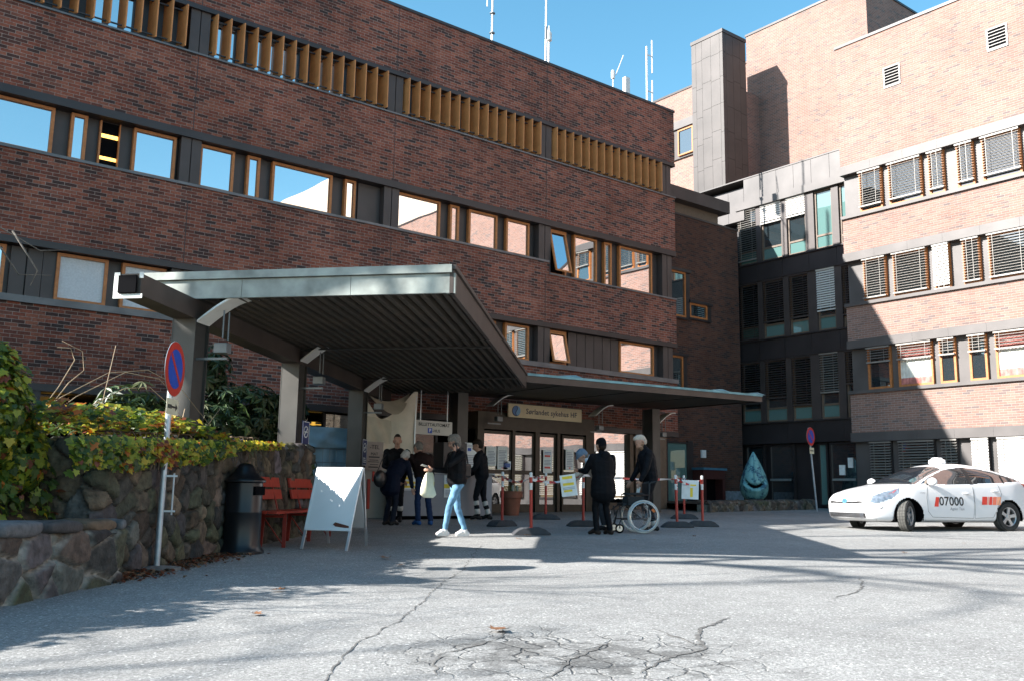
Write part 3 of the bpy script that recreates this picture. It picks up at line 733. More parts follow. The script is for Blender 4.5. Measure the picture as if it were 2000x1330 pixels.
def column(c, a, b_, zb, zt, hw=.155, hd=.21):
    k = MB()
    o = lambda u, v: V((c.x, c.y, 0)) + a * u + b_ * v
    for v0, v1 in ((-hd, -hd + .03), (hd - .03, hd)):       # flanges
        k.hexa(o(-hw, v0) + Z * zb, a * 2 * hw, b_ * (v1 - v0), Z * (zt - zb))
    k.hexa(o(-hw + .035, -hd + .03) + Z * zb, a * (2 * hw - .07), b_ * (2 * hd - .06), Z * (zt - zb))
    k.hexa(o(-hw - .012, -hd - .004) + Z * zb, a * .012, b_ * .05, Z * (zt - zb))
    return k.build('column', STEELC, cp)
for c in cols: column(c, wdir, dd, gz(c.x, c.y) - .05, 3.21)
ex, ey = V((1, 0, 0)), V((0, 1, 0))
for c in (V((13.55, 19.5, 0)), V((20.17, 19.05, 0))): column(c, ex, ey, gz(c.x, c.y) - .05, 3.6)
# strip along the facade, falling slightly to the left
def zs(x): return (x - 13.2) * .0195
x0s, x1s = 8.0, 21.95
def strip(name, m_, y0, y1, z0, z1, xa, xb):
    k = MB(); k.add([(xa, y0, z0 + zs(xa)), (xb, y0, z0 + zs(xb)), (xb, y1, z0 + zs(xb)), (xa, y1, z0 + zs(xa)), (xa, y0, z1 + zs(xa)), (xb, y0, z1 + zs(xb)), (xb, y1, z1 + zs(xb)), (xa, y1, z1 + zs(xa))],
                    [(3, 2, 1, 0), (4, 5, 6, 7), (0, 1, 5, 4), (1, 2, 6, 5), (2, 3, 7, 6), (3, 0, 4, 7)])
    return k.build(name, m_, cp)
k = MB()
a, b_, c_, d_ = V((13.25, 16.46, 0)), V((21.9, 16.46, 0)), V((21.9, 20.36, 0)), V((11.5, 20.36, 0))
vs = [(p.x, p.y, 3.63 + zs(p.x)) for p in (a, b_, c_, d_)] + [(p.x, p.y, 3.76 + zs(p.x)) for p in (a, b_, c_, d_)]
k.add(vs, [(3, 2, 1, 0), (4, 5, 6, 7), (0, 1, 5, 4), (1, 2, 6, 5), (2, 3, 7, 6), (3, 0, 4, 7)]); k.build('strip_roof', SOF, cp, fixn=True)
strip('strip_fascia', CUB, 16.40, 16.46, 3.60, 3.75, 13.22, x1s)
strip('strip_capping', CUG, 16.38, 16.5, 3.753, 3.81, 13.22, x1s)
k = MB(); k.hexa((21.9, 16.46, 3.60 + zs(21.9)), (.05, 0, 0), (0, 3.9, 0), (0, 0, .16)); k.build('strip_end_fascia', CUB, cp)
for x in (14.6, 17.1, 19.6):
    k = MB(); k.box(x, 16.5, 3.615 + zs(x), x + .04, 20.3, 3.632 + zs(x)); k.build('cross_strip', STEELC, cp)
for x in (14.2, 19.7, 21.3):
    k = MB(); k.add([(x, 16.45, 3.815 + zs(x)), (x + .9, 16.45, 3.815 + zs(x + .9)), (x + .85, 16.7, 3.93 + zs(x)), (x + .55, 17.2, 3.82 + zs(x))], [(0, 1, 2), (0, 2, 3), (1, 3, 2), (0, 3, 1)]); k.build('loose_flashing', CUG, cp)

# ================================================================ wall lamps (curved reflector over a small lamp box)
WHITE = mat('white lacquered metal', (.74, .73, .70), .35, .0, .06, 6)
GREYM = mat('grey lacquered metal', (.17, .18, .185), .4, .3, .1, 6)
def wall_lamp():
    r = empty('uplight', (0, 0, 0))
    k = MB(); k.box(-.2, -.015, -.02, .24, .015, .01); k.build('bracket', GREYM, r, world=False)
    k = MB(); k.box(.08, -.07, .06, .26, .07, .19); k.build('lamp_box', GREYM, r, world=False, bevel=.01)
    for y in (-.07, .07):
        k = MB(); k.tube([(.2, y, .24), (.2, y, .60 + .0)], .011, 6); k.build('rod', GREYM, r, world=False)
    k = MB(); n = 10
    for i in range(n + 1):
        t = i / n; x = -.12 + .68 * t; z = .44 + .33 * math.sin(t * PI / 2 * 1.02)
        for y in (-.16, .16):
            k.v.append((x, y, z)); k.v.append((x, y, z + .028))
    for i in range(n):
        o = i * 4
        for f in ((0, 4, 6, 2), (1, 3, 7, 5), (0, 1, 5, 4), (2, 6, 7, 3)): k.f.append(tuple(o + q for q in f)); k.m.append(0)
    k.f += [(0, 2, 3, 1), (n * 4, n * 4 + 1, n * 4 + 3, n * 4 + 2)]; k.m += [0, 0]
    k.build('reflector', WHITE, r, world=False, smooth=40)
    return r
L0 = wall_lamp()
wd_ang = math.atan2(wdir.y, wdir.x)
lampspots = [(cols[0] + wdir * .30 - dd * .05, 2.72, wd_ang, 'white curved uplight on the column nearest the no parking sign'),
             (cols[1] + wdir * .30 - dd * .05, 2.8, wd_ang, 'white curved uplight on the half lit middle column'),
             (cols[2] + wdir * .30 - dd * .05, 2.75, wd_ang, 'white curved uplight above the cream cloth screen'),
             (V((14.75, 19.6, 0)), 2.9, 0, 'curved uplight left of the hospital name board'),
             (V((18.25, 19.4, 0)), 2.85, 0, 'curved uplight at the right end of the hospital name board'),
             (V((20.45, 19.0, 0)), 2.75, 0, 'curved uplight on the far right column under the canopy')]
for i, (p, z, a, lb) in enumerate(lampspots):
    o = L0 if i == 0 else copy_tree(L0)
    o.location = (p.x, p.y, z); o.rotation_euler = (0, 0, a); tag(o, lb, 'lamp', 'curved uplights under the canopy')

# ================================================================ stone walls
MORT = mat('lime mortar', (.23, .21, .18), .95, 0, .3, 12, .4, 60)
STN = [mat('brown rubble stone', (.125, .085, .055), .9, 0, .4, 9, .5, 40), mat('grey rubble stone', (.12, .12, .125), .9, 0, .4, 9, .5, 40),
       mat('mossy rubble stone', (.07, .075, .035), .95, 0, .45, 7, .5, 40), mat('dark rubble stone', (.06, .055, .055), .9, 0, .4, 9, .5, 40), mat('buff rubble stone', (.19, .14, .09), .9, 0, .35, 9, .5, 40)]
STONEM = mat('rubble stone', (.1, .1, .1), .92, 0, .4, 9, 1.0, 26)
_sn = STONEM.node_tree.nodes; _sk = STONEM.node_tree.links; _at = _sn.new('ShaderNodeAttribute'); _at.attribute_name = 'stone'
_nz2 = _sn.new('ShaderNodeTexNoise'); _nz2.inputs['Scale'].default_value = 11; _nz2.inputs['Detail'].default_value = 7; _tc3 = _sn.new('ShaderNodeTexCoord'); _sk.new(_tc3.outputs['Object'], _nz2.inputs['Vector'])
_mr3 = _sn.new('ShaderNodeMapRange'); _mr3.inputs['From Min'].default_value = .3; _mr3.inputs['From Max'].default_value = .7; _mr3.inputs['To Min'].default_value = .5; _mr3.inputs['To Max'].default_value = 1.5; _sk.new(_nz2.outputs['Fac'], _mr3.inputs['Value'])
_sc3 = _sn.new('ShaderNodeVectorMath'); _sc3.operation = 'SCALE'; _sk.new(_at.outputs['Color'], _sc3.inputs[0]); _sk.new(_mr3.outputs['Result'], _sc3.inputs['Scale']); _sk.new(_sc3.outputs[0], _sn['Principled BSDF'].inputs['Base Color'])
def stone_wall(name, label, pts, base, top, thick, cell, seed, res=.03, rough_top=.05, weights=(3, 2, 2, 2, 1), joint=.07, mo=(.2, .18, .155)):
    rnd = random.Random(seed); pts = [V((p[0], p[1], 0)) for p in pts]
    seg = [(b - a).length for a, b in zip(pts, pts[1:])]; L = sum(seg)
    H = max(top(0) - base(0), top(L) - base(L), top(L / 2) - base(L / 2)) + thick + .3
    def P(s):
        for a, b, l in zip(pts, pts[1:], seg):
            if s <= l or b is pts[-1]:
                d = (b - a).normalized(); return a + d * s, V((d.y, -d.x, 0))
            s -= l
    nu, nv = int(L / res), int(H / res)
    sites = []
    y = -cell
    row = 0
    while y < H + cell:
        x = -cell + (row % 2) * cell * .5
        while x < L + cell:
            sites.append((x + rnd.uniform(-.34, .34) * cell, y + rnd.uniform(-.3, .3) * cell)); x += cell * rnd.uniform(.8, 1.5)
        y += cell * .8; row += 1
    S = np.array(sites); NS = len(S)
    bulge = np.array([rnd.uniform(-.02, .045) for _ in range(NS)]); tilt = np.array([[rnd.uniform(-.12, .12), rnd.uniform(-.12, .12)] for _ in range(NS)])
    cid = rnd.choices(range(5), weights=weights, k=NS)
    m = MB(); cols_ = []
    PAL = [(.085, .066, .048), (.085, .083, .08), (.055, .056, .036), (.05, .047, .044), (.115, .092, .066)]; MO = np.array(mo)
    scol = np.array([[c * m_ * rnd.uniform(.92, 1.08) for c in PAL[q]] for q, m_ in zip(cid, [rnd.uniform(.55, 1.5) for _ in cid])])
    u = np.linspace(0, L, nu + 1)
    for j in range(nv + 1):
        t = H * j / nv
        wob = np.array([mnoise.noise(V((a * 3.1 + seed, t * 3.1, 0))) for a in u]) * .05
        wob2 = np.array([mnoise.noise(V((a * 3.1 + seed, t * 3.1, 7))) for a in u]) * .05
        d2 = np.hypot((u + wob)[:, None] - S[None, :, 0], (t + wob2)[:, None] - S[None, :, 1])
        o2 = np.argsort(d2, 1)[:, :2]
        f1 = d2[np.arange(nu + 1), o2[:, 0]]; f2 = d2[np.arange(nu + 1), o2[:, 1]]
        edge = np.clip((f2 - f1) / (cell * .15), 0, 1)
        disp = edge ** .6 * .075 + bulge[o2[:, 0]] * edge + (tilt[o2[:, 0], 0] * (u - S[o2[:, 0], 0]) + tilt[o2[:, 0], 1] * (t - S[o2[:, 0], 1])) * edge
        for i in range(nu + 1):
            s = u[i]; p, n = P(s); z0 = base(s) - .05
            zt = top(s) + rough_top * mnoise.noise(V((s * 4, seed, 0))); h = zt - z0
            dsp = disp[i] + .012 * mnoise.noise(V((s * 14, t * 14, seed)))
            if t <= h: q = p + n * dsp + Z * (z0 + t)
            else: q = p + n * (min(0, 0) + dsp * .2) - n * min(t - h, thick) + Z * (zt + dsp * .6)
            m.v.append(tuple(q)); mw = min(1, max(0, ((f2[i] - f1[i]) / cell - joint * .4) / (joint * 1.0))); cols_.append(tuple(MO * (1 - mw) + scol[o2[i, 0]] * mw))
    for j in range(nv):
        for i in range(nu):
            a = j * (nu + 1) + i; m.f.append((a, a + 1, a + nu + 2, a + nu + 1)); m.m.append(0)
    # back and end faces
    o = empty(name, (pts[0].x, pts[0].y, base(0)), 0, label, 'wall')
    mo = m.build('masonry', STONEM, o, smooth=70); ca = mo.data.color_attributes.new('stone', 'FLOAT_COLOR', 'POINT')
    ca.data.foreach_set('color', [x for c in cols_ for x in (c[0], c[1], c[2], 1.0)])
    k = MB(); prev = None
    for i in range(int(L / .4) + 1):
        s = min(i * .4, L); p, n = P(s); a = p - n * .02; b_ = p - n * thick
        cur = [V((a.x, a.y, base(s) - .1)), V((b_.x, b_.y, base(s) - .1)), V((b_.x, b_.y, top(s) - .06)), V((a.x, a.y, top(s) - .06))]
        if prev: k.add(prev + cur, [(0, 1, 2, 3), (7, 6, 5, 4), (0, 4, 5, 1), (1, 5, 6, 2), (2, 6, 7, 3), (3, 7, 4, 0)])
        prev = cur
    k.build('core', MORT, o)
    return o
gsz = lambda a, b: (lambda s: 0)
hw0, hw1 = V((2.42, 9.48, 0)), V((7.02, 14.47, 0)); hdir = (hw1 - hw0).normalized(); hL = (hw1 - hw0).length
hbase = lambda s: gz(*(hw0 + hdir * s).xy); htop = lambda s: 1.5 + .29 * s / hL
stone_wall('retaining_wall', 'tall rubble stone retaining wall behind the black bin and red bench', [hw0 + V((-.62, .55, 0)), hw0, hw1], lambda s: gz(*hw0.xy) if s < .83 else hbase(s - .83), lambda s: htop(max(0, s - .83)), .4, .25, 4, .024, mo=(.05, .042, .034))
nw0, nw1 = V((-.8, 5.9, 0)), V((2.62, 9.32, 0)); ndir = (nw1 - nw0).normalized()
nbase = lambda s: gz(*(nw0 + ndir * s).xy); ntop = lambda s: .80
stone_wall('garden_wall', 'low garden wall of big mossy boulders with flat coping stones', [nw0, nw1], nbase, lambda s: .68, .35, .36, 9, .018, .02, (2, 3, 3, 2, 1), .12, mo=(.27, .25, .22))
# coping stones are stones of that wall
gw = [o for o in bpy.data.objects if o.name == 'garden_wall'][0]
rnd = random.Random(5); s = 0.0; nL = (nw1 - nw0).length
nn = V((ndir.y, -ndir.x, 0))
while s < nL - .15:
    l = rnd.uniform(.38, .62); l = min(l, nL - s); p = nw0 + ndir * (s + l / 2)
    k = MB(); hh = .12 + rnd.uniform(-.015, .02)
    def fnp(uu, vv, p=p, l=l, hh=hh): return uu
    bm = bmesh.new(); bmesh.ops.create_cube(bm, size=1); bmesh.ops.subdivide_edges(bm, edges=bm.edges, cuts=5, use_grid_fill=True)
    for v in bm.verts:
        c = v.co.copy(); q = V((abs(c.x) * 2, abs(c.y) * 2, abs(c.z) * 2)); rr = 1 - .10 * (q.x ** 4 * q.z ** 4 + q.x ** 4 * q.y ** 4 + q.y ** 4 * q.z ** 4)
        c *= rr; w = p + ndir * (c.x * (l - .02)) + nn * (c.y * .42 - .14 + .02) + Z * (.74 + c.z * hh)
        w += V((mnoise.noise(w * 6), mnoise.noise(w * 6 + V((9, 0, 0))), mnoise.noise(w * 6 + V((0, 9, 0))))) * .02
        v.co = w - gw.location
    me = bpy.data.meshes.new('coping_stone'); bm.to_mesh(me); bm.free(); me.materials.append(STN[rnd.choice((0, 1, 1, 2, 3))])
    me.polygons.foreach_set('use_smooth', [True] * len(me.polygons))
    o = bpy.data.objects.new('coping_stone', me); COL.objects.link(o); o.parent = gw
    s += l
lw0, lw1 = V((22.0, 18.55, 0)), V((28.3, 19.1, 0)); lwd = (lw1 - lw0).normalized()
lbase = lambda s: gz(*(lw0 + lwd * s).xy)
stone_wall('edging_wall', 'low mossy stone edging in front of the blue green sculpture', [lw0, lw1], lbase, lambda s: lbase(s) + .28, .35, .25, 12, .05, .03)
SOIL = mat('dark soil with leaf litter', (.045, .032, .02), .95, 0, .5, 14, .6, 40)
k = MB(); k.add([(22.0, 18.7, .85), (28.3, 19.25, .9), (29.3, 22.5, .95), (22.95, 22.6, .9)], [(0, 1, 2, 3)]); tag(k.build('planting_bed', SOIL), kind='structure')
# bed behind the walls
bn = V((-.72, .69, 0))
def bed(u, v):
    s = -14 + u * (14 + hL + .0)
    if s > 0: p = hw0 + hdir * s; zt = htop(s) - .12; n = V((-hdir.y, hdir.x, 0))
    else: p = hw0 + V((.707, .707, 0)) * s; n = V((-.707, .707, 0)); zt = None
    t = .25 + v * v * 13
    q = p + n * t
    if q.y > 20.3: q = p + n * ((20.3 - p.y) / n.y if n.y else 0)
    if s > .0: z = zt + .1 * min(1, t / 3)
    else: z = .70 + .75 * min(1, max(0, t - .3) / .8) + .05 * min(t, 6)
    z += .05 * mnoise.noise(V((q.x * 2, q.y * 2, 0)))
    return (q.x, q.y, z)
k = MB(); k.grid(bed, 70, 40); tag(k.build('planting_bed', SOIL, smooth=180), kind='structure')
k = MB(); k.box(6.85, 14.5, .2, 7.0, 20.3, 1.72)
tag(k.build('retaining_wall_end', MORT), 'plain mortar end wall of the raised planting bed', 'wall')

k = MB(); k.prism([(6.86, 14.55), (6.86, 20.3), (1.2, 20.3), (1.1, 19.8)], lambda u, v, w: V((u, v, w)), .3, 1.6); tag(k.build('planting_bed', SOIL, fixn=True), kind='structure')
# ================================================================ foliage
def leafmat(name, col, trans=.35):
    m = bpy.data.materials.new(name); m.use_nodes = True; n = m.node_tree.nodes; l = m.node_tree.links
    b = n['Principled BSDF']; b.inputs['Base Color'].default_value = col + (1,); b.inputs['Roughness'].default_value = .42
    t = n.new('ShaderNodeBsdfTranslucent'); t.inputs[0].default_value = (min(1, col[0] * 1.6), min(1, col[1] * 1.6), col[2], 1)
    mx = n.new('ShaderNodeMixShader'); mx.inputs[0].default_value = trans
    l.new(b.outputs[0], mx.inputs[1]); l.new(t.outputs[0], mx.inputs[2]); l.new(mx.outputs[0], [x for x in n if x.type == 'OUTPUT_MATERIAL'][0].inputs[0])
    return m
LG = [leafmat('green ivy leaf', (.085, .14, .022), .45), leafmat('dark ivy leaf', (.04, .075, .018)), leafmat('yellow green leaf', (.30, .33, .035), .45), leafmat('yellow leaf', (.50, .40, .05), .45), leafmat('orange leaf', (.45, .14, .025), .45), leafmat('red brown leaf', (.17, .045, .02))]
RH = [leafmat('rhododendron leaf', (.028, .055, .02), .15), leafmat('mid rhododendron leaf', (.05, .085, .028), .15), leafmat('olive rhododendron leaf', (.09, .10, .04), .15)]
IVY = [(0, 0), (.25, -.12), (.52, -.08), (.42, .16), (.62, .42), (.33, .46), (.24, .66), (0, 1.0), (-.24, .66), (-.33, .46), (-.62, .42), (-.42, .16), (-.52, -.08), (-.25, -.12)]
def leaf(m, p, nrm, up, size, mi, shape='ivy', curl=.25):
    n = V(nrm).normalized(); u = V(up); u = (u - n * u.dot(n))
    if u.length < 1e-4: u = n.orthogonal()
    u.normalize(); s = n.cross(u)
    o = len(m.v)
    if shape == 'ivy':
        for a, b in IVY: m.v.append(tuple(p + s * (a * size) + u * ((b - .4) * size) - n * (curl * size * (a * a + .3 * (b - .4) ** 2))))
        # split along the midrib so that the leaf folds
        m.f.append(tuple(o + i for i in (0, 1, 2, 3, 4, 5, 6, 7))); m.f.append(tuple(o + i for i in (0, 7, 8, 9, 10, 11, 12, 13))); m.m += [mi, mi]
    else:
        for a, b in ((0, 0), (.13, .3), (.14, .6), (0, 1), (-.14, .6), (-.13, .3)): m.v.append(tuple(p + s * (a * size) + u * (b * size) - n * (curl * size * b * b)))
        m.f.append((o, o + 1, o + 2, o + 3)); m.f.append((o, o + 3, o + 4, o + 5)); m.m += [mi, mi]
def rv(r): return V((r.uniform(-1, 1), r.uniform(-1, 1), r.uniform(-1, 1)))
hn = V((hdir.y, -hdir.x, 0))
r = random.Random(21)
iv = empty('ivy', (3.5, 10.6, 1.5), 0, 'ivy in green yellow and orange hanging over the tall stone wall', 'ivy')
m = MB()
for i in range(6500):
    s = r.uniform(-.15, 1) ** 1 * 4.7
    taper = max(0.05, 1 - max(0, s - 1.5) / 2.2)
    p = hw0 + hdir * s; a = r.uniform(-1, 1)
    cl = .55 + .45 * mnoise.noise(V((s * 1.7, 3, 0))) + .2 * mnoise.noise(V((s * 5, 9, 0)))
    if a > 0.1:   # hanging face
        dz = -r.uniform(0, 1) ** 1.5 * (.27 * taper + .05) * (.3 + cl); out = .10 + .12 * r.random() * (1 + dz)
        q = p + hn * out + Z * (htop(s) + .03 + dz); nr_ = hn * .45 + V((-.15, -.6, .55)) + rv(r) * .6
    else:
        back = r.uniform(-.12, 1.0); hgt = (.40 * taper + .03) * (.55 + .6 * cl) * math.sqrt(max(0, 1 - ((back - .3) / .8) ** 2))
        q = p - hn * back + Z * (htop(s) + hgt * r.uniform(.55, 1)); nr_ = Z * 1.0 + hn * .5 + V((-.5, 0, 0)) + rv(r) * .6
    w = mnoise.noise(V((q.x * 2.3, q.y * 2.3, q.z * 2.3 + 4)))
    if w > .18: mi = r.choices(range(6), (1, 1, 3, 3, 4, 3))[0]
    elif w > -.15: mi = r.choices(range(6), (3, 2, 5, 3, .8, .8))[0]
    else: mi = r.choices(range(6), (5, 4, 2, .5, .2, .2))[0]
    leaf(m, q, nr_, -Z + rv(r) * .8, r.uniform(.035, .095), mi, curl=r.uniform(-.2, .7))
m.build('foliage', LG, iv)
for i in range(24):
    m = MB(); s = r.uniform(0, 4.4); p = hw0 + hdir * s + hn * .08; pts = []
    for t in range(8): pts.append(p + hn * (-.3 + .06 * t if t < 6 else .08) + hdir * r.uniform(-.08, .08) + Z * (htop(s) + .12 - max(0, t - 4) * .13))
    m.tube(pts, [.008] * 8, 5); m.build('stem', mat('ivy stem', (.10, .07, .045), .9, 0, .3, 20), iv)
# ivy on the sloping bed and the mound at the left edge
iv2 = empty('ivy_slope', (1.2, 9.6, .9), 0, 'dark green ivy on the slope above the low boulder wall', 'ivy')
m = MB()
for i in range(6000):
    s = .25 - r.uniform(0, 1) * 2.6; t = r.uniform(.28, 1.9)
    p = hw0 + V((.707, .707, 0)) * s + V((-.707, .707, 0)) * t
    zb = .70 + .75 * min(1, max(0, t - .3) / .8) + .05 * t
    if t < .5 and r.random() < .6: continue
    zz = zb + .05 + r.random() * .34 * (1 + .6 * mnoise.noise(V((p.x * 2, p.y * 2, 0))))
    mi = r.choices(range(6), (5, 6, 2.2, .5, .2, .6))[0]
    leaf(m, V((p.x, p.y, zz)), V((.5, -.5, .6)) + rv(r) * .7, -Z + rv(r) * .8, r.uniform(.04, .10), mi, curl=r.uniform(-.2, .7))
m.build('foliage', LG, iv2)
iv3 = empty('ivy_bush', (.85, 10.0, 1.2), 0, 'tall ivy covered bush with sunlit yellow green top at the left edge', 'bush')
m = MB()
def blob_leaves(m, c, rad3, n, r, pal, wts, size, sun=0, shape='ivy', up=-Z, inner=.72):
    for i in range(n):
        d = rv(r)
        if d.length < .05: continue
        d.normalize(); k_ = r.uniform(inner, 1.0) * (1 + .22 * mnoise.noise(d * 2.2 + V(c)))
        q = V(c) + V((d.x * rad3[0], d.y * rad3[1], d.z * rad3[2])) * k_
        leaf(m, q, d + Z * .3 + rv(r) * .5, up + rv(r) * .6, r.uniform(*size), r.choices(range(len(pal)), wts)[0], shape)
for c, rd, n in (((1.35, 9.7, 1.75), (.50, .7, .62), 3600), ((1.5, 9.7, 2.1), (.20, .3, .32), 1000), ((1.15, 9.6, 2.38), (.30, .5, .38), 2000), ((1.7, 9.75, 1.35), (.34, .45, .40), 1500), ((-.6, 9.4, 2.0), (1.3, 1.0, .9), 2200)):
    blob_leaves(m, c, rd, n, r, LG, (5, 3, 6, 1.2, .3, .4), (.04, .09))
m.build('foliage', LG, iv3)
m = MB()
for i in range(9):
    m = MB(); a = V((.9 + r.uniform(-.3, .3), 9.8 + r.uniform(-.3, .3), 1.0)); m.tube([a, a + V((r.uniform(-.2, .2), r.uniform(-.2, .2), .6)), a + V((r.uniform(-.4, .4), r.uniform(-.4, .4), 1.3))], [.02, .014, .006], 6); m.build('stem', _mats['ivy stem'], iv3)
# rhododendrons behind the canopy edge
def rhodo(name, label, blobs, seed, foot):
    r = random.Random(seed); o = empty(name, foot, 0, label, 'shrub'); m = MB()
    for c, rd, n in blobs:
        for i in range(n):
            d = rv(r)
            if d.length < .05: continue
            d.normalize(); k_ = r.uniform(.55, 1.0) * (1 + .3 * mnoise.noise(d * 2.5 + V(c)))
            q = V(c) + V((d.x * rd[0], d.y * rd[1], d.z * rd[2])) * k_
            ax = (d + Z * .5 + rv(r) * .4).normalized(); a = ax.orthogonal().normalized(); b = ax.cross(a); mi = r.choices((0, 1, 2), (5, 3, 1.2))[0]
            for j in range(7):
                t = 2 * PI * j / 7 + r.random(); di = a * math.cos(t) + b * math.sin(t) + ax * .15
                leaf(m, q, ax + di * .1, di, r.uniform(.13, .2), mi, 'oval', .3)
    m.build('foliage', RH, o)
    for i in range(10):
        m = MB(); c, rd, n = blobs[i % len(blobs)]; f = V(foot); e = V(c) + V((r.uniform(-.5, .5) * rd[0], r.uniform(-.5, .5) * rd[1], r.uniform(-.2, .6) * rd[2]))
        m.tube([f + V((r.uniform(-.2, .2), r.uniform(-.2, .2), -.1)), (f + e) / 2 + rv(r) * .12, e], [.03, .022, .01], 6); m.build('stem', _mats['ivy stem'], o)
rhodo('rhododendron', 'large dark green rhododendron growing between the first two canopy columns', [((6.35, 16.0, 2.35), (.95, .9, .7), 330), ((5.7, 15.6, 2.0), (.8, .8, .75), 260), ((5.75, 15.8, 3.1), (.33, .33, .5), 80), ((7.0, 16.0, 2.2), (.6, .6, .75), 170), ((6.9, 16.3, 1.7), (.7, .7, .6), 120)], 31, (6.3, 15.9, 1.6))
rhodo('rhododendron', 'small rhododendron sprig by the no smoking sign and blue cover', [((7.62, 15.9, 1.55), (.24, .24, .5), 36)], 33, (7.62, 15.95, .45))
rhodo('rhododendron', 'rhododendron behind the no parking sign and first column', [((3.9, 13.8, 2.1), (.55, .5, .5), 110), ((4.6, 14.6, 2.0), (.6, .6, .5), 110)], 34, (4.2, 14.1, 1.6))
rhodo('rhododendron', 'dark rhododendron against the brick beyond the middle column', [((9.0, 19.7, 2.9), (.5, .4, .4), 60)], 35, (9.0, 19.8, .5))
# bare arching shrub
TWIG = mat('pale bare twig', (.30, .22, .14), .8, 0, .3, 15)
ab = empty('arching_bare_shrub', (2.0, 10.4, 1.5), 0, 'leafless shrub with long pale arching stems over the ivy', 'shrub')
for pts in ([(1.75, 10.2, 1.5), (2.25, 10.5, 2.0), (2.75, 10.7, 2.32), (3.2, 10.8, 2.4), (3.6, 10.9, 2.25), (4.05, 11.1, 1.85)], [(1.8, 10.2, 1.5), (2.4, 10.5, 2.02), (2.9, 10.6, 2.33), (3.3, 10.7, 2.3), (3.5, 10.8, 2.15)],
            [(2.0, 10.3, 1.5), (2.5, 10.5, 1.9), (2.9, 10.6, 2.15), (3.2, 10.7, 2.2), (3.5, 10.8, 2.0), (3.75, 10.9, 1.8), (3.95, 10.95, 1.8)], [(2.62, 10.45, 1.5), (2.66, 10.47, 2.0), (2.75, 10.5, 2.6)],
            [(1.9, 10.3, 1.6), (2.2, 10.4, 2.1), (2.35, 10.5, 2.4), (2.3, 10.5, 2.52), (2.15, 10.4, 2.5)], [(1.95, 10.3, 1.6), (2.3, 10.45, 2.15), (2.45, 10.5, 2.3), (2.42, 10.5, 2.5), (2.2, 10.45, 2.58)], [(3.6, 10.85, 1.6), (3.68, 10.9, 2.0)], [(4.1, 11.6, 1.7), (4.4, 11.7, 2.1)]):
    k = MB(); n = len(pts); k.tube(pts, [.0065 - .004 * i / n for i in range(n)], 5); k.build('stem', TWIG, ab, smooth=180)
# bare trees left of the picture, throwing their branch shadows over the tarmac
def bare_tree(name, label, base, H, seed, lean=(0, 0), spread=1.0, levels=5, rad0=.2, extra=()):
    r = random.Random(seed); o = empty(name, base, 0, label, 'tree'); bark = mat('grey bark', (.11, .095, .08), .9, 0, .35, 12, .5, 30)
    trunk, crown = MB(), MB()
    def grow(p, d, L, rr, lev, mb):
        pts = [p]; rs = [rr]; n = 4 if lev < 2 else 3; dd_ = d.copy()
        for i in range(n):
            dd_ = (dd_ + rv(r) * (.12 + .06 * lev) + Z * .05).normalized(); pts.append(pts[-1] + dd_ * (L / n)); rs.append(rr * (1 - .5 * (i + 1) / n))
        mb.tube(pts, rs, 7 if lev < 2 else 4, cap=lev > 0)
        if lev >= levels: return
        nb = 4 if lev == 0 else r.choice((3, 4, 4))
        for b_ in range(nb):
            t = r.uniform(.45, 1.0) if lev else r.uniform(.4, 1.0)
            f = t * n; i = min(int(f), n - 1); q = pts[i].lerp(pts[i + 1], f - i)
            side = rv(r); side = (side - dd_ * side.dot(dd_)).normalized()
            nd = (dd_ * .6 + side * .75 * spread + Z * .12).normalized(); grow(q, nd, L * r.uniform(.55, .75), rs[i] * .62, lev + 1, crown)
        grow(pts[-1], (dd_ + rv(r) * .2).normalized(), L * .7, rs[-1], lev + 1, crown)
    grow(V(base) - Z * .2, V((lean[0], lean[1], 1)).normalized(), H * .38, rad0, 0, trunk)
    for pts in extra: crown.tube(pts, [.011 - .008 * i / (len(pts) - 1) for i in range(len(pts))], 5)
    trunk.build('trunk', bark, o, smooth=180); crown.build('crown', bark, o, smooth=180)
    return o
bare_tree('bare_tree', 'tall leafless tree beyond the left edge casting branch shadows', (-13.5, 8.6, .9), 13, 3, rad0=.2, levels=3)
bare_tree('bare_tree', 'leafless tree to the left nearest the camera', (-11.0, 5.0, .8), 12, 15, rad0=.18, levels=3)
bare_tree('bare_tree', 'thick trunked leafless tree on the raised bed left of the canopy', (-5.58, 14.74, 1.4), 23, 41, rad0=.5, levels=3, spread=.8)
bare_tree('bare_tree', 'slim leafless tree whose branch tips enter the left edge', (-.9, 9.9, 1.2), 5.2, 27, rad0=.07, levels=4, spread=.9,
          extra=([V((-.8, 9.9, 3.2)), V((.3, 9.7, 3.5)), V((1.2, 9.6, 3.55)), V((1.75, 9.6, 3.3)), V((2.0, 9.6, 3.35))],
                 [V((1.2, 9.6, 3.55)), V((1.6, 9.65, 3.05)), V((1.9, 9.7, 3.1))], [V((1.5, 9.6, 3.45)), V((1.75, 9.6, 3.1)), V((1.7, 9.6, 2.95))],
                 [V((.2, 9.6, 4.8)), V((1.0, 9.4, 6.0)), V((1.6, 9.3, 6.35)), V((2.0, 9.3, 6.5))]))
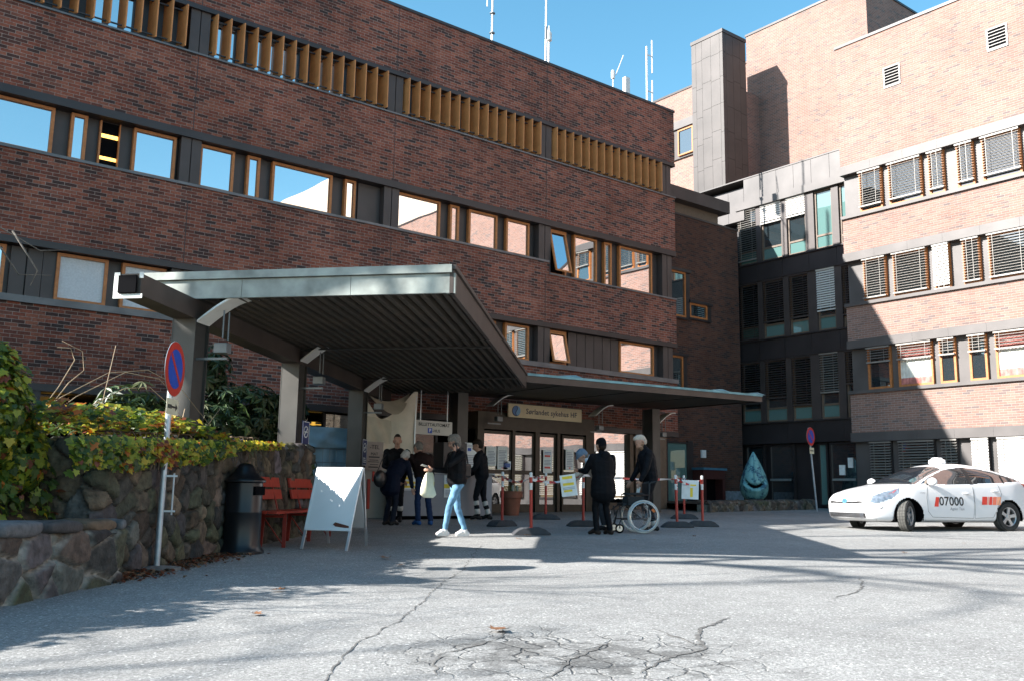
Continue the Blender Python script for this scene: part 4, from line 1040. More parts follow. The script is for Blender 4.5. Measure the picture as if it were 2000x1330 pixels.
# evergreen mass left of the frame that shades the wall and the near tarmac
eg = empty('evergreen_bush', (-1.2, 7.6, 1.0), 0, 'dense evergreen bush outside the left edge above the boulder wall', 'bush')
m = MB(); r = random.Random(77)
for c, rd, n in (((-1.0, 8.3, 1.5), (.9, .9, .75), 1900), ((-2.2, 7.8, 1.5), (.9, .9, .75), 1500), ((.1, 8.9, 1.3), (.6, .6, .45), 1000)):
    blob_leaves(m, c, rd, n, r, LG, (6, 5, 1, .2, .1, .1), (.08, .15))
m.build('foliage', LG, eg)
m = MB()
for i in range(8):
    m = MB(); a = V((-1.2 + r.uniform(-1, .6), 8.0 + r.uniform(-.6, .6), .8)); m.tube([a, a + V((r.uniform(-.3, .3), r.uniform(-.3, .3), .9))], [.03, .01], 6); m.build('stem', _mats['ivy stem'], eg)

# ================================================================ no parking signs
RED = mat('sign red', (.50, .035, .02), .45, 0, .06, 6); BLUE = mat('sign blue', (.012, .07, .42), .45, 0, .06, 6)
GALV = mat('galvanised steel', (.42, .46, .50), .4, .5, .15, 12); PALEP = mat('pale sign plate', (.62, .58, .42), .5, 0, .1, 8); INK = mat('black ink', (.01, .01, .012), .6, 0, .05, 5)
def no_parking(foot, top, disc_c, nrm, label, plate_z, base_ring=True, plate='arrow'):
    foot, top, c, n = V(foot), V(top), V(disc_c), V(nrm).normalized()
    o = empty('no_parking_sign', foot, 0, label, 'road sign', 'no parking signs')
    k = MB(); k.tube([foot - Z * .05, top], .031, 14); k.build('pole', GALV, o, smooth=40)
    s = Z.cross(n).normalized(); u = n.cross(s)
    if u.z < 0: u = -u; s = -s
    def disc(name, rr, m, off, t=.004, par=None):
        k = MB(); k.lathe([(rr, 0), (rr, t)], c + n * off, 40, axis=n); return k.build(name, m, par or o, smooth=30)
    disc('sign_back', .30, GALV, .034, .004)
    f = disc('sign_face', .295, RED, .0385); disc('blue_field', .215, BLUE, .043, .003, f)
    k = MB(); a = (u * 1 - s * (1 if True else -1)).normalized(); rgt = u.cross(n)
    dg = (u - rgt).normalized(); pp = dg.cross(n)
    k.hexa(c + n * .0465 - dg * .212 - pp * .022, dg * .424, pp * .044, n * .003); k.build('diagonal_bar', RED, f)
    pc = V((foot.x + (top.x - foot.x) * (plate_z - foot.z) / (top.z - foot.z), foot.y + (top.y - foot.y) * (plate_z - foot.z) / (top.z - foot.z), plate_z)) + n * .034
    w, h = (.36, .17) if plate == 'arrow' else (.32, .2)
    k = MB(); k.hexa(pc - rgt * w / 2 - u * h / 2, rgt * w, u * h, n * .004); pl_ = k.build('sub_plate', PALEP, o)
    k = MB()
    if plate == 'arrow':
        k.hexa(pc + n * .0045 - rgt * .03 - u * .01, rgt * .13, u * .02, n * .002)
        k.add([pc + n * .006 + rgt * .15, pc + n * .006 + rgt * .085 + u * .045, pc + n * .006 + rgt * .085 - u * .045], [(0, 2, 1)])
        for i in range(4): k.hexa(pc + n * .0045 - rgt * (.14 - i * .03) - u * .022, rgt * .02, u * .044, n * .002)
    else:
        for i in range(5): k.hexa(pc + n * .0045 - rgt * (.12 - i * .05) - u * .02, rgt * .035, u * .04, n * .002)
    k.build('marking', INK, pl_)
    return o
nv_ = (.79, -.61, 0)
sg = no_parking((3.26, 10.18, gz(3.26, 10.18)), (3.27, 10.19, 2.64), (3.262, 10.181, 2.36), nv_, 'no parking sign with a small arrow plate beside the tall stone wall', 1.95)
off = (-.052, .04, 0)
k = MB(); f_ = V((3.26, 10.18, 0))
for z in (.84, 1.21):
    k.bar(f_ + Z * z, f_ + V((.13, -.06, z)), .03, .02)
k.tube([f_ + V((.10, -.045, .80)), f_ + V((.10, -.045, 1.24))], .010, 8); k.build('lock_bracket', GALV, sg)
k = MB(); P_ = f_; k.lathe([(.26, gz(3.26, 10.18) - .02), (.25, gz(3.26, 10.18) + .025), (.05, gz(3.26, 10.18) + .04)], (3.26, 10.18, 0), 18); k.build('foot_plate', mat('old concrete', (.17, .16, .15), .9, 0, .3, 10, .4, 40), sg)
no_parking((26.71, 17.93, gz(26.71, 17.93)), (26.2, 17.80, 3.33), (26.23, 17.79, 3.05), (.16, -.99, 0), 'leaning no parking sign in front of the dark metal clad wing', 2.6, plate='text')

# ================================================================ litter bin
BINM = mat('black painted steel', (.012, .013, .016), .32, .2, .15, 6)
bc = V((4.76, 11.62, 0)); bz = gz(4.76, 11.62)
bn_ = empty('litter_bin', (bc.x, bc.y, bz), 0, 'black round litter bin with a domed lid and slot by the wall', 'litter bin')
k = MB(); k.lathe([(.285, -.02), (.285, .03), (.27, .05), (.255, .07), (.235, .12), (.232, .50), (.236, .51), (.236, .52), (.232, .53), (.232, .88), (.225, .885)], (bc.x, bc.y, bz), 40); k.build('body', BINM, bn_, smooth=35)
k = MB(); k.lathe([(.225, .885), (.262, .89), (.268, .905), (.262, .92), (.24, .935), (.19, .97), (.145, 1.02), (.115, 1.075), (.085, 1.115), (.045, 1.135), (.005, 1.14)], (bc.x, bc.y, bz), 40); k.build('lid', BINM, bn_, smooth=50)
sd = V((.55, -.83, 0)).normalized(); st_ = V((-sd.y, sd.x, 0))
sd2 = (V((.788, -.616, 0)) * .93 - V((.616, .788, 0)) * .36).normalized(); st2 = V((-sd2.y, sd2.x, 0))
k = MB(); k.hexa(bc + sd2 * .20 - st2 * .1 + Z * (bz + .73), sd2 * .045, st2 * .2, Z * .11); k.build('slot', BLACK, bn_)

# ================================================================ red bench
REDW = mat('red painted wood', (.36, .035, .018), .5, 0, .15, 14); REDM = mat('red painted steel', (.28, .03, .02), .45, .1, .12, 10)
be = V((.677, .736, 0)); bo = V((.736, -.677, 0)); b0 = V((5.30, 11.80, 0))
bh = empty('bench', (5.9, 12.9, gz(5.9, 12.9)), 0, 'red bench with two separate slatted backs against the stone wall', 'bench')
def BP(s, t, z): p = b0 + be * s - bo * t; return V((p.x, p.y, gz(5.9, 12.9) + z))
k = MB()
for t in (0, .13, .26): k.hexa(BP(0, t, .44), be * 2.95, -bo * .115, Z * .035)
k.build('seat', REDW, bh, bevel=.004)
for s0, s1 in ((.3, 1.33), (1.82, 3.0)):
    k = MB()
    for z in (.63, .80): k.hexa(BP(s0, .36 + (z - .6) * .25, z), be * (s1 - s0), V((-bo.x * .035, -bo.y * .035, 0)), V((-bo.x * .03, -bo.y * .03, .14)))
    k.build('backrest', REDW, bh, bevel=.004)
for s in (1.0, 2.1, 2.8):
    k = MB(); k.bar(BP(s, .30, .4), BP(s, .42, .82), .045, .012); k.build('back_post', REDM, bh)
for s in (.45, 1.62, 2.75):
    for t in (.03, .36):
        k = MB(); k.bar(BP(s, t, -.02), BP(s, t if t < .1 else .33, .44), .05, .02, be); k.build('leg', REDM, bh)
    k = MB(); k.bar(BP(s, .03, .40), BP(s, .36, .40), .03, .03); k.bar(BP(s, .05, .03), BP(s, .34, .4), .02, .012); k.build('brace', REDM, bh)

# ================================================================ A-board
ABW = mat('white board face', (.80, .80, .80), .35, 0, .03, 4); ALU = mat('anodised aluminium', (.55, .56, .58), .35, .6, .08, 8)
fa, fb = V((5.67, 11.80, 0)), V((6.05, 11.20, 0)); ba, bb = V((6.50, 12.62, 0)), V((6.80, 12.00, 0))
abz = gz(6.1, 11.8)
ao = empty('sandwich_board', (6.2, 11.8, abz), 0, 'white sandwich board standing on the tarmac beside the red bench', 'sandwich board')
ta = (fa + ba) / 2 * 0 + V((5.98, 12.03, 0)); tb = V((6.37, 11.41, 0)); TH = 1.10
def AF(u, v): a = fa.lerp(fb, u); b_ = ta.lerp(tb, u); p = a.lerp(b_, v); return V((p.x, p.y, abz + TH * v))
def AB_(u, v): a = ba.lerp(bb, u); b_ = ta.lerp(tb, u) + V((.02, .012, 0)); p = a.lerp(b_, v); return V((p.x, p.y, abz + TH * v))
for fn, nm in ((AF, 'front_panel'), (AB_, 'rear_panel')):
    nn_ = (fn(1, 0) - fn(0, 0)).cross(fn(0, 1) - fn(0, 0)).normalized() * .018
    k = MB(); k.hexa(fn(.03, .25), fn(.97, .25) - fn(.03, .25), fn(.03, .97) - fn(.03, .25), nn_); pn = k.build(nm, ABW, ao)
    for u0, u1, v0, v1 in ((0, .045, .225, 1), (.955, 1, .225, 1), (.045, .955, .225, .255), (.045, .955, .968, 1.0)):
        k = MB(); k.hexa(fn(u0, v0) - nn_ * .25, fn(u1, v0) - fn(u0, v0), fn(u0, v1) - fn(u0, v0), nn_ * 1.5); k.build('frame', ABW if fn is AF else ALU, ao, bevel=.004)
    for u in (.02, .98):
        k = MB(); k.bar(fn(u, 0), fn(u, .24), .035, .025); k.build('leg', ALU, ao)
    if fn is AF:
        out = -nn_.normalized() if nn_.dot(V((-.8, -.5, 0))) < 0 else nn_.normalized()
        offv = out * .002 if out.dot(nn_) < 0 else out * .0202
        k = MB()
        for v0, v1 in ((.842, .852), (.818, .826)): k.hexa(fn(.30, v0) + offv, fn(.70, v0) - fn(.30, v0), fn(.30, v1) - fn(.30, v0), out * .002)
        k.build('printed_strip', mat('faded red print', (.42, .11, .09), .5), pn)
        k = MB(); pts = [(.60, .30), (.66, .275), (.86, .262), (.95, .262), (.945, .285), (.80, .305), (.64, .325)]
        vs = [fn(a, b_) + offv + out * .001 for a, b_ in pts]; k.add(vs, [tuple(range(len(vs)))]); k.build('rust_stain', mat('rust stain', (.12, .035, .02), .8, 0, .3, 20), pn)

# ================================================================ fabric covered fence, cloth screen, counter
BLUEC = mat('pale blue cover', (.22, .36, .46), .7, 0, .12, 4); 
fo = empty('covered_fence', (9.2, 18.95, .5), 0, 'mesh fence draped with a pale blue cover between the second and third columns', 'fence')
k = MB()
def cover(u, v):
    x = 7.9 + u * 2.5; z = .55 + v * 1.9; y = 18.95 + .02 * math.sin(u * 31 + v * 3) + (.05 * math.sin(u * 9 + v * 7) * max(0, v - .72) * 4)
    return (x, y, z)
k.grid(cover, 60, 30); k.build('cover', BLUEC, fo, smooth=180)
k = MB()
def flap(u, v):
    return (7.9 + u * 2.5, 18.90 - .02 * (1 - v) + .03 * math.sin(u * 12 + v * 9) * (1 - v) - .03 * math.exp(-((u - .55 - v * .2) * 14) ** 2), 2.03 + v * .45)
k.grid(flap, 80, 10); k.build('folded_flap', BLUEC, fo, smooth=180)
k = MB()
for i in range(15): x = 7.95 + i * .17; k.tube([(x, 18.86, .5), (x, 18.86, 2.02)], .004, 4)
for z in (.6, .9, 1.3, 1.7, 2.0): k.tube([(7.9, 18.855, z), (10.4, 18.855, z)], .006, 4)
k.build('wire_mesh', GREYM, fo)
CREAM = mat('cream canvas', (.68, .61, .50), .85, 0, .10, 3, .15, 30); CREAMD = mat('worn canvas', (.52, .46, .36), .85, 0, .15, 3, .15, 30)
cs = empty('cloth_screen', (10.9, 18.4, .5), 0, 'cream canvas sheet hung in folds below the canopy behind the bending visitors', 'canvas screen')
k = MB()
def sheet(u, v):
    x = 10.08 + u * 1.56; ztop = 3.30 - .62 * math.sin(PI * min(1, u / .92)) ** 1.5 * (1 if u < .92 else .2) + .10 * u
    z = .7 + v * (ztop - .7)
    y = 18.45 + .06 * math.sin(u * 11 + v * 2) + .05 * math.sin(u * 5 - v * 6) + .09 * math.exp(-((u - .45) * 5) ** 2) * v
    return (x, y, z)
k.grid(sheet, 60, 60); k.build('canvas', CREAM, cs, smooth=180)
k = MB()
def sheet2(u, v):
    x = 10.1 + u * .78; z = 2.15 + v * (.62 - .1 * u); return (x, 18.33 + .025 * math.sin(u * 14 + v * 5) - .03 * (1 - v), z)
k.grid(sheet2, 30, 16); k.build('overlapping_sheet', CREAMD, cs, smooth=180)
k = MB()
def sheet3(u, v):
    x = 10.35 + u * 1.1; d = 4 * u * (1 - u); return (x, 18.5 - .32 * d * (1 - v), 3.26 + .1 * u - d * (.5 - .32 * v))
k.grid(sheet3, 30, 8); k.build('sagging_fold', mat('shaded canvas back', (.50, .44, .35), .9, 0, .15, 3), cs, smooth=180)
for x in (10.05, 11.58):
    k = MB(); k.tube([(x, 18.42, gz(x, 18.4)), (x, 18.42, 3.3)], .022, 8); k.build('pole', ALU, cs)
k = MB(); k.box(10.1, 18.28, .5, 11.3, 18.31, 1.62); k.build('lower_panel', mat('off white board', (.36, .33, .29), .6, 0, .08, 3), cs)
k = MB(); k.box(10.3, 18.25, .7, 10.36, 18.28, 1.35); k.box(10.42, 18.25, 1.30, 10.46, 18.28, 1.52); k.build('red_marking', RED, cs)
PAPER = mat('white paper', (.60, .62, .61), .7); CARD = mat('pink grey card', (.34, .28, .25), .7)
nt = empty('notice_board', (10.38, 18.2, 1.6), 0, 'pinkish printed notice board on the cream canvas screen', 'notice board')
k = MB(); k.box(10.16, 18.19, 1.54, 10.62, 18.215, 2.17); k.build('board', CARD, nt)
for tx, z, s_ in (('-TEL', 2.05, .13), ('MAT', 1.90, .09)):
    text_mesh(tx, s_, INK, nt, V((10.40, 18.187, z)) - nt.location, (1, 0, 0), (0, 0, 1))
k = MB()
for i, (z, a, b_) in enumerate(((1.82, .26, .53), (1.76, .28, .5), (1.72, .24, .52), (1.66, .3, .5), (1.60, .26, .5))): k.box(10 + a, 18.184, z, 10 + b_, 18.19, z + (.025 if i in (0, 4) else .014))
k.build('print', INK, nt)
ct = empty('reception_counter', (11.9, 18.0, .48), 0, 'white reception counter set up outside behind the bending visitors', 'counter')
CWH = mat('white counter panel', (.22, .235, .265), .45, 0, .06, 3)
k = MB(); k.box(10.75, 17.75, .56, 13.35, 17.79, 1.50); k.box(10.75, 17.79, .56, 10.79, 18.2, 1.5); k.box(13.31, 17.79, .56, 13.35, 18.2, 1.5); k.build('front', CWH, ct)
k = MB(); k.box(10.7, 17.7, 1.50, 13.4, 18.25, 1.54); k.build('top', mat('grey counter top', (.36, .36, .37), .4), ct)
k = MB(); k.box(10.8, 17.82, .42, 13.3, 18.2, .56); k.build('plinth', BLACK, ct)
YEL = mat('yellow marker', (.85, .62, .04), .6); 
def notice(name, label, c, w, h, n, bars, group=None, tilt=0, cat='notice', paper=None, par=None):
    c, n = V(c), V(n).normalized(); x = V((-n.y, n.x, 0)).normalized(); u = Z.copy()
    if tilt:
        R_ = Matrix.Rotation(tilt, 3, n); x = R_ @ x; u = R_ @ u
    o = empty(name, c - u * h / 2, 0, label, cat, group)
    k = MB(); k.hexa(c - x * w / 2 - u * h / 2, x * w, u * h, n * .003); k.build('sheet', paper or PAPER, o)
    by = {}
    for (u0, u1, v0, v1, m) in bars: by.setdefault(m.name, (m, []))[1].append((u0, u1, v0, v1))
    for m, L in by.values():
        k = MB()
        for u0, u1, v0, v1 in L: k.hexa(c + x * (w * (u0 - .5)) + u * (h * (v0 - .5)) + n * .0035, x * (w * (u1 - u0)), u * (h * (v1 - v0)), n * .0012)
        k.build('print', m, o)
    return o
GREYI = mat('grey print', (.35, .36, .42), .7); REDI = mat('red print', (.62, .08, .07), .6); BLUEI = mat('blue print', (.10, .16, .40), .6)
lines = lambda v0, v1, n, m, u0=.12, u1=.88: [(u0, u1 - (.12 if i % 3 == 2 else 0), v0 + (v1 - v0) * i / n, v0 + (v1 - v0) * (i + .45) / n, m) for i in range(n)]
FN = (0, -1, 0)
notice('counter_notice', 'white sheet with a yellow strip on the counter front', (12.15, 17.74, 1.22), .34, .5, FN, [(.0, .75, .42, .6, YEL)] + lines(.1, .35, 4, GREYI) + lines(.68, .92, 3, BLUEI))
notice('counter_notice', 'sheet with three yellow lines between the two bending visitors', (11.05, 17.74, 1.28), .5, .34, FN, [(.1, .6, .72, .88, YEL), (.1, .8, .45, .6, YEL), (.1, .9, .18, .32, YEL)] + lines(.0, .14, 2, GREYI))
pp_ = notice('paper_stack', 'blue and white leaflets lying on the counter end', (12.55, 17.92, 1.56), .3, .2, (0, -.3, 1), [])
bpy.data.objects.remove(pp_.children[0]); k = MB(); k.box(12.4, 17.8, 1.541, 12.62, 18.1, 1.56); k.build('sheet', BLUE, pp_); k = MB(); k.hexa((12.5, 17.78, 1.565), (.25, .05, .0), (-.04, .2, .03), (0, 0, .01)); k.build('sheet', PAPER, pp_)
mc = empty('ticket_machine', (12.75, 18.6, .5), 0, 'dark grey ticket machine with yellow stickers behind the counter', 'ticket machine')
k = MB(); k.box(12.42, 18.45, .5, 13.1, 18.9, 2.27); k.build('cabinet', mat('dark grey cabinet', (.055, .05, .05), .45, .2), mc, bevel=.01)
k = MB(); k.box(12.66, 18.44, 1.95, 12.84, 18.449, 2.12); k.build('screen', PAPER, mc)
k = MB(); k.box(12.68, 18.438, 1.78, 12.82, 18.449, 1.88); k.build('sticker', CARD, mc)
k = MB(); k.lathe([(.085, 0), (.085, .006)], (12.75, 18.449, 1.68), 20, axis=(0, -1, 0)); k.build('round_sticker', YEL, mc)
k = MB(); k.box(12.9, 18.438, 1.7, 13.02, 18.449, 1.98); k.build('keypad', GREYM, mc)
notice('info_stand', 'white information sheet on a stand behind the woman on the phone', (13.35, 18.6, 1.98), .42, .62, FN, [(.2, .45, .68, .8, BLUE)] + lines(.15, .55, 6, GREYI) + lines(.84, .95, 2, GREYI), cat='information stand')
hs = empty('ticket_sign', (12.2, 18.6, 2.45), 0, 'hanging white sign reading BILLETTAUTOMAT with a blue parking symbol', 'hanging sign')
SIGNW = mat('off white sign', (.55, .52, .47), .5, 0, .05, 4)
k = MB(); k.box(11.70, 18.58, 2.43, 12.74, 18.62, 2.76); k.build('plate', SIGNW, hs)
for x in (11.84, 12.6):
    k = MB(); k.tube([(x, 18.6, 2.76), (x, 18.6, 3.62)], .014, 8); k.build('rod', ALU, hs)
text_mesh('BILLETTAUTOMAT', .107, INK, hs, V((12.22, 18.577, 2.665)) - hs.location, (1, 0, 0), (0, 0, 1), bold=.001)
k = MB(); k.box(12.04, 18.572, 2.465, 12.16, 18.58, 2.585); pb = k.build('parking_symbol', BLUE, hs)
t_ = text_mesh('P', .11, PAPER, hs, V((12.1, 18.57, 2.525)) - hs.location, (1, 0, 0), (0, 0, 1), bold=.003)
text_mesh('-HUS', .10, INK, hs, V((12.28, 18.577, 2.522)) - hs.location, (1, 0, 0), (0, 0, 1))

# ================================================================ entrance vestibule
VB = mat('bronze anodised frame', (.05, .038, .027), .45, .3, .15, 6)
YV = 19.95
ve = empty('entrance_vestibule', (16.6, YV, .56), 0, 'bronze framed glass entrance doors below the hospital name board', 'entrance')
k = MB(); k.box(14.5, YV, 2.78, 18.72, YV + .5, 3.24); k.build('header', VB, ve)
k = MB(); k.box(14.5, YV + .02, .5, 18.72, YV + .5, .57); k.build('threshold', VB, ve)
for x0, x1 in ((14.5, 14.7), (15.68, 15.78), (16.5, 16.65), (17.30, 17.40), (18.40, 18.72)):
    k = MB(); k.box(x0, YV, .57, x1, YV + .12, 2.78); k.build('mullion', VB, ve)
def door(x0, x1, y):
    k = MB(); w = .055
    k.box(x0, y, .58, x0 + w, y + .05, 2.74); k.box(x1 - w, y, .58, x1, y + .05, 2.74)
    for z0, z1 in ((.58, .80), (1.60, 1.71), (2.66, 2.74)): k.box(x0 + w, y, z0, x1 - w, y + .05, z1)
    o = k.build('door', VB, ve); 
    for z0, z1 in ((.80, 1.60), (1.71, 2.66)):
        k = MB(); k.box(x0 + w - .002, y + .02, z0 - .002, x1 - w + .002, y + .03, z1 + .002); k.build('pane', GLASS_E, o)
    return o
GLASS_E = glass_mat('entrance glass', (.01, .01, .01), .5, .15, .9)
for x0, x1, y in ((14.7, 15.68, YV + .05), (15.78, 16.5, YV + .07), (16.65, 17.30, YV + .07), (17.52, 18.40, YV + .05)): door(x0, x1, y)
k = MB(); k.box(17.40, YV + .3, .57, 17.52, YV + .35, 2.78); k.build('gap', BLACK, ve)
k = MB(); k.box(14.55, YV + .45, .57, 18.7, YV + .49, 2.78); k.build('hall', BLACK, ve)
hb = empty('name_board', (16.77, YV - .12, 3.1), 0, 'cream board reading Sørlandet sykehus HF with a round blue emblem', 'name board')
k = MB(); k.box(15.42, YV - .13, 3.13, 18.10, YV - .08, 3.50); k.build('board', mat('cream board', (.62, .50, .32), .5, 0, .05, 4), hb, bevel=.006)
text_mesh('Sørlandet sykehus HF', .205, mat('dark blue lettering', (.03, .03, .07), .5), hb, V((16.97, YV - .133, 3.315)) - hb.location, (1, 0, 0), (0, 0, 1), bold=.002, spacing=1.04)
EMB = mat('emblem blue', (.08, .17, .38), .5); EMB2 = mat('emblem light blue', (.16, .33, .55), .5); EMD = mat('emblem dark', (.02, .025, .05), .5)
ec = V((15.70, YV - .131, 3.315))
def Scurve(t): return .022 * math.sin(t * PI)      # S line through the disc, t in -1..1
k = MB(); n_ = 24; Rr = .135
for sgn, mi in ((-1, 0), (1, 1)):
    arc = [(sgn * Rr * math.cos(a), Rr * math.sin(a)) for a in [(-PI / 2 + PI * i / n_) for i in range(n_ + 1)]]
    mid_ = [(Scurve(1 - 2 * i / n_) * 1.4 + sgn * .012, Rr * (1 - 2 * i / n_) * .97) for i in range(n_ + 1)]
    poly = arc + mid_
    vs = [ec + V((u, -.002, v)) for u, v in poly]
    k.add(vs, [tuple(range(len(vs))) if sgn > 0 else tuple(reversed(range(len(vs))))], mi)
k.build('emblem', [EMB, EMB2], hb)
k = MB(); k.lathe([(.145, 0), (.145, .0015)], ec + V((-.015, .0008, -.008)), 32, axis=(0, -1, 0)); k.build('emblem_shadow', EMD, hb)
for x, z, w, h, bars, lb in ((14.98, 2.06, .34, .52, lines(.1, .8, 9, GREYI), 'white printed sheet at the left of the entrance glazing'),
        (15.36, 2.03, .34, .62, lines(.1, .85, 11, GREYI) + [(.4, .6, .04, .08, REDI)], 'tall white notice beside the dark haired guard'),
        (16.97, 1.98, .32, .64, [(.15, .8, .7, .78, REDI), (.15, .8, .2, .28, REDI)] + lines(.82, .95, 2, BLUEI) + lines(.35, .6, 4, GREYI), 'white notice with two red bars on the middle door'),
        (17.78, 2.06, .30, .58, lines(.15, .9, 9, GREYI) + [(.4, .6, .06, .12, REDI)], 'white notice on the right hand entrance door'),
        (15.66 - .14, 1.83, .26, .22, [(.1, .9, .25, .75, BLUEI)], 'small violet sheet low on the left door glass')):
    notice('door_notice', lb, (x, YV + (.025 if x < 15.6 or x > 17.4 else .045), z), w, h, FN, bars)
notice('blue_sign', 'small blue square sign right of the entrance doors', (18.62, YV - .02, 2.08), .34, .30, FN, [(.2, .5, .2, .5, PAPER), (.55, .8, .2, .45, PAPER), (.2, .8, .62, .7, PAPER)], paper=EMB2, cat='sign')

# planter by the doors
TER = mat('terracotta', (.24, .085, .05), .8, 0, .12, 8)
pc = V((14.72, 18.75, 0)); pz = gz(pc.x, pc.y)
po = empty('flower_pot', (pc.x, pc.y, pz), 0, 'large terracotta flower pot with low green plants by the doors', 'flower pot')
k = MB(); k.lathe([(.19, 0), (.25, .42), (.255, .43), (.28, .44), (.29, .60), (.265, .605), (.25, .55), (.02, .54)], (pc.x, pc.y, pz), 32); k.build('pot', TER, po, smooth=35)
m = MB(); r = random.Random(5)
for i in range(420):
    a = r.uniform(0, 2 * PI); q = math.sqrt(r.random()) * .27; leaf(m, V((pc.x + q * math.cos(a), pc.y + q * math.sin(a), pz + .56 + r.random() * .18)), Z + rv(r) * .8, rv(r), r.uniform(.03, .06), r.choices(range(4), (6, 3, 1, 0))[0], 'oval')
m.build('foliage', LG[:4], po)
k = MB()
for dx, dy in ((-.05, -.12), (.1, -.1)): k.lathe([(.035, 0), (.045, .14), (.03, .17)], (pc.x + dx, pc.y + dy, pz + .58), 10)
k.build('glass_jar', mat('pale jar', (.4, .42, .36), .2), po)

# ================================================================ barrier posts, tape
POSTR = mat('red plastic post', (.42, .035, .022), .4, 0, .1, 6); RUB = mat('dark rubber foot', (.045, .048, .055), .8, 0, .25, 10)
def post():
    o = empty('barrier_post', (0, 0, 0))
    k = MB(); k.lathe([(.028, .08), (.028, 1.0)], n=14); k.build('post', POSTR, o, world=False, smooth=40)
    k = MB(); k.lathe([(.0295, .78), (.0295, .90)], n=14); k.build('white_band', WHITE, o, world=False, smooth=40)
    k = MB(); k.lathe([(.0295, 1.0), (.0295, 1.07), (.02, 1.085)], n=14); k.build('white_cap', WHITE, o, world=False, smooth=40)
    k = MB(); pr_ = [(-.33, 0), (.33, 0), (.33, .025), (.24, .095), (.16, .125), (-.16, .125), (-.24, .095), (-.33, .025)]
    k.prism(pr_, lambda u, v, w: V((u, w, v)), -.13, .13); k.build('rubber_foot', RUB, o, world=False, bevel=.012, fixn=True)
    return o
PP = [((11.55, 15.0), 'red barrier post left of the terracotta pot', .2), ((10.52, 12.82), 'red barrier post nearest the camera with sunlight on its foot', -.5), ((14.3, 16.9), 'red barrier post in front of the middle entrance door', -.5),
      ((13.2, 14.4), 'red barrier post behind the person in the long black coat', -.5), ((14.9, 13.36), 'red barrier post wound with tape just right of the wheelchair', -.6), ((18.0, 15.9), 'red barrier post farthest back at the right', -.6), ((15.75, 13.4), 'red barrier post at the right end of the tape', -.6)]
p0 = post(); tops = []
for i, ((x, y), lb, rz) in enumerate(PP):
    o = p0 if i == 0 else copy_tree(p0)
    o.location = (x, y, gz(x, y)); o.rotation_euler = (rad(1.5) if i == 1 else 0, rad(-1.2) if i in (1, 4) else 0, rz); tag(o, lb, 'barrier post', 'red barrier posts at the entrance'); tops.append(V((x, y, gz(x, y) + 1.0)))
tapes = []
TAPER = mat('red tape', (.5, .03, .03), .4); TAPEW = mat('white tape', (.75, .75, .75), .4)
def tape(a, b_, sag, label, w=.05, n=40, tw=1.0):
    k = MB(); a, b_ = V(a), V(b_); prev = None
    for i in range(n + 1):
        t = i / n; p = a.lerp(b_, t) - Z * sag * 4 * t * (1 - t); an = tw * math.sin(t * 9) ; u = Z * math.cos(an) * w / 2 + V((.6, -.8, 0)) * math.sin(an) * w / 2
        cur = (p - u, p + u)
        if prev: k.quad(prev[0], cur[0], cur[1], prev[1], 0 if (i // 5) % 2 else 1)
        prev = cur
    return tag(k.build('barrier_tape', [TAPER, TAPEW]), label, 'barrier tape', 'red and white barrier tape')
tape(tops[0], tops[1], .1, 'red and white tape between the two nearest left posts')
tape((13.3, 17.7, 1.5), tops[0], .03, 'tape running from the counter end to the first post')
tape(tops[1], tops[2], .02, 'tape from the sunlit post back to the door post')
tape(tops[1] - Z * .04, (11.62, 12.75, 1.42), .08, 'tape from the sunlit post to the bending patient')
tape((13.1, 14.3, 1.48), tops[5], .05, 'tape stretched behind the fair haired guard')
tape(tops[4], tops[6], .1, 'short tape holding the yellow marked sheet at right')
tape(tops[5], tops[6], .06, 'tape between the rear post and the right end post')
k = MB(); b4 = V((14.9, 13.36, gz(14.9, 13.36)))
pts = [b4 + V((.036 * math.cos(t * 2.1), .036 * math.sin(t * 2.1), .72 + t * .026)) for t in range(14)]
for i in range(len(pts) - 1): k.quad(pts[i], pts[i + 1], pts[i + 1] + Z * .04, pts[i] + Z * .04, i % 2)
tag(k.build('barrier_tape', [TAPER, TAPEW]), 'loose tape wound around the post right of the wheelchair', 'barrier tape', 'red and white barrier tape')
notice('tape_notice', 'sheet with yellow lines hanging from the tape beside the bending patient', (11.15, 12.55, 1.24), .28, .38, (-.62, -.79, 0), [(.15, .8, .80, .93, YEL), (.15, .85, .5, .62, YEL), (.15, .7, .2, .3, YEL)] + lines(.32, .45, 2, GREYI), tilt=rad(8))
notice('tape_notice', 'white sheet with a yellow stripe hanging between the right posts', (15.32, 13.36, 1.22), .36, .40, (-.62, -.79, 0), [(.5, .66, .12, .6, YEL), (.5, .85, .70, .78, YEL)] + lines(.72, .86, 2, GREYI, .1, .45), tilt=rad(-2))

# no smoking plates on columns
def smoke(c, label):
    o = notice('no_smoking_sign', label, c, .30, .56, (wdir.x, wdir.y, 0), [(.06, .94, .965, .985, PAPER), (.06, .94, .015, .035, PAPER), (.03, .07, .03, .97, PAPER), (.93, .97, .03, .97, PAPER)] + lines(.12, .34, 3, PAPER, .2, .8), paper=mat('navy sign', (.02, .035, .14), .5), cat='sign', group='no smoking plates on the columns')
    c = V(c); n = wdir; x = V((-n.y, n.x, 0)); k = MB(); rr = .10; cc = c + Z * .10 + n * .004
    ring = []
    for i in range(28):
        a = 2 * PI * i / 28; a2 = 2 * PI * (i + 1) / 28
        q = lambda r_, t: cc + x * (r_ * math.cos(t)) + Z * (r_ * math.sin(t))
        k.quad(q(rr, a), q(rr, a2), q(rr - .02, a2), q(rr - .02, a))
    k.bar(cc + x * .065 + Z * .065, cc - x * .065 - Z * .065, .018, .002, n); k.bar(cc - x * .06, cc + x * .06, .02, .002, n)
    k.build('symbol', PAPER, o)
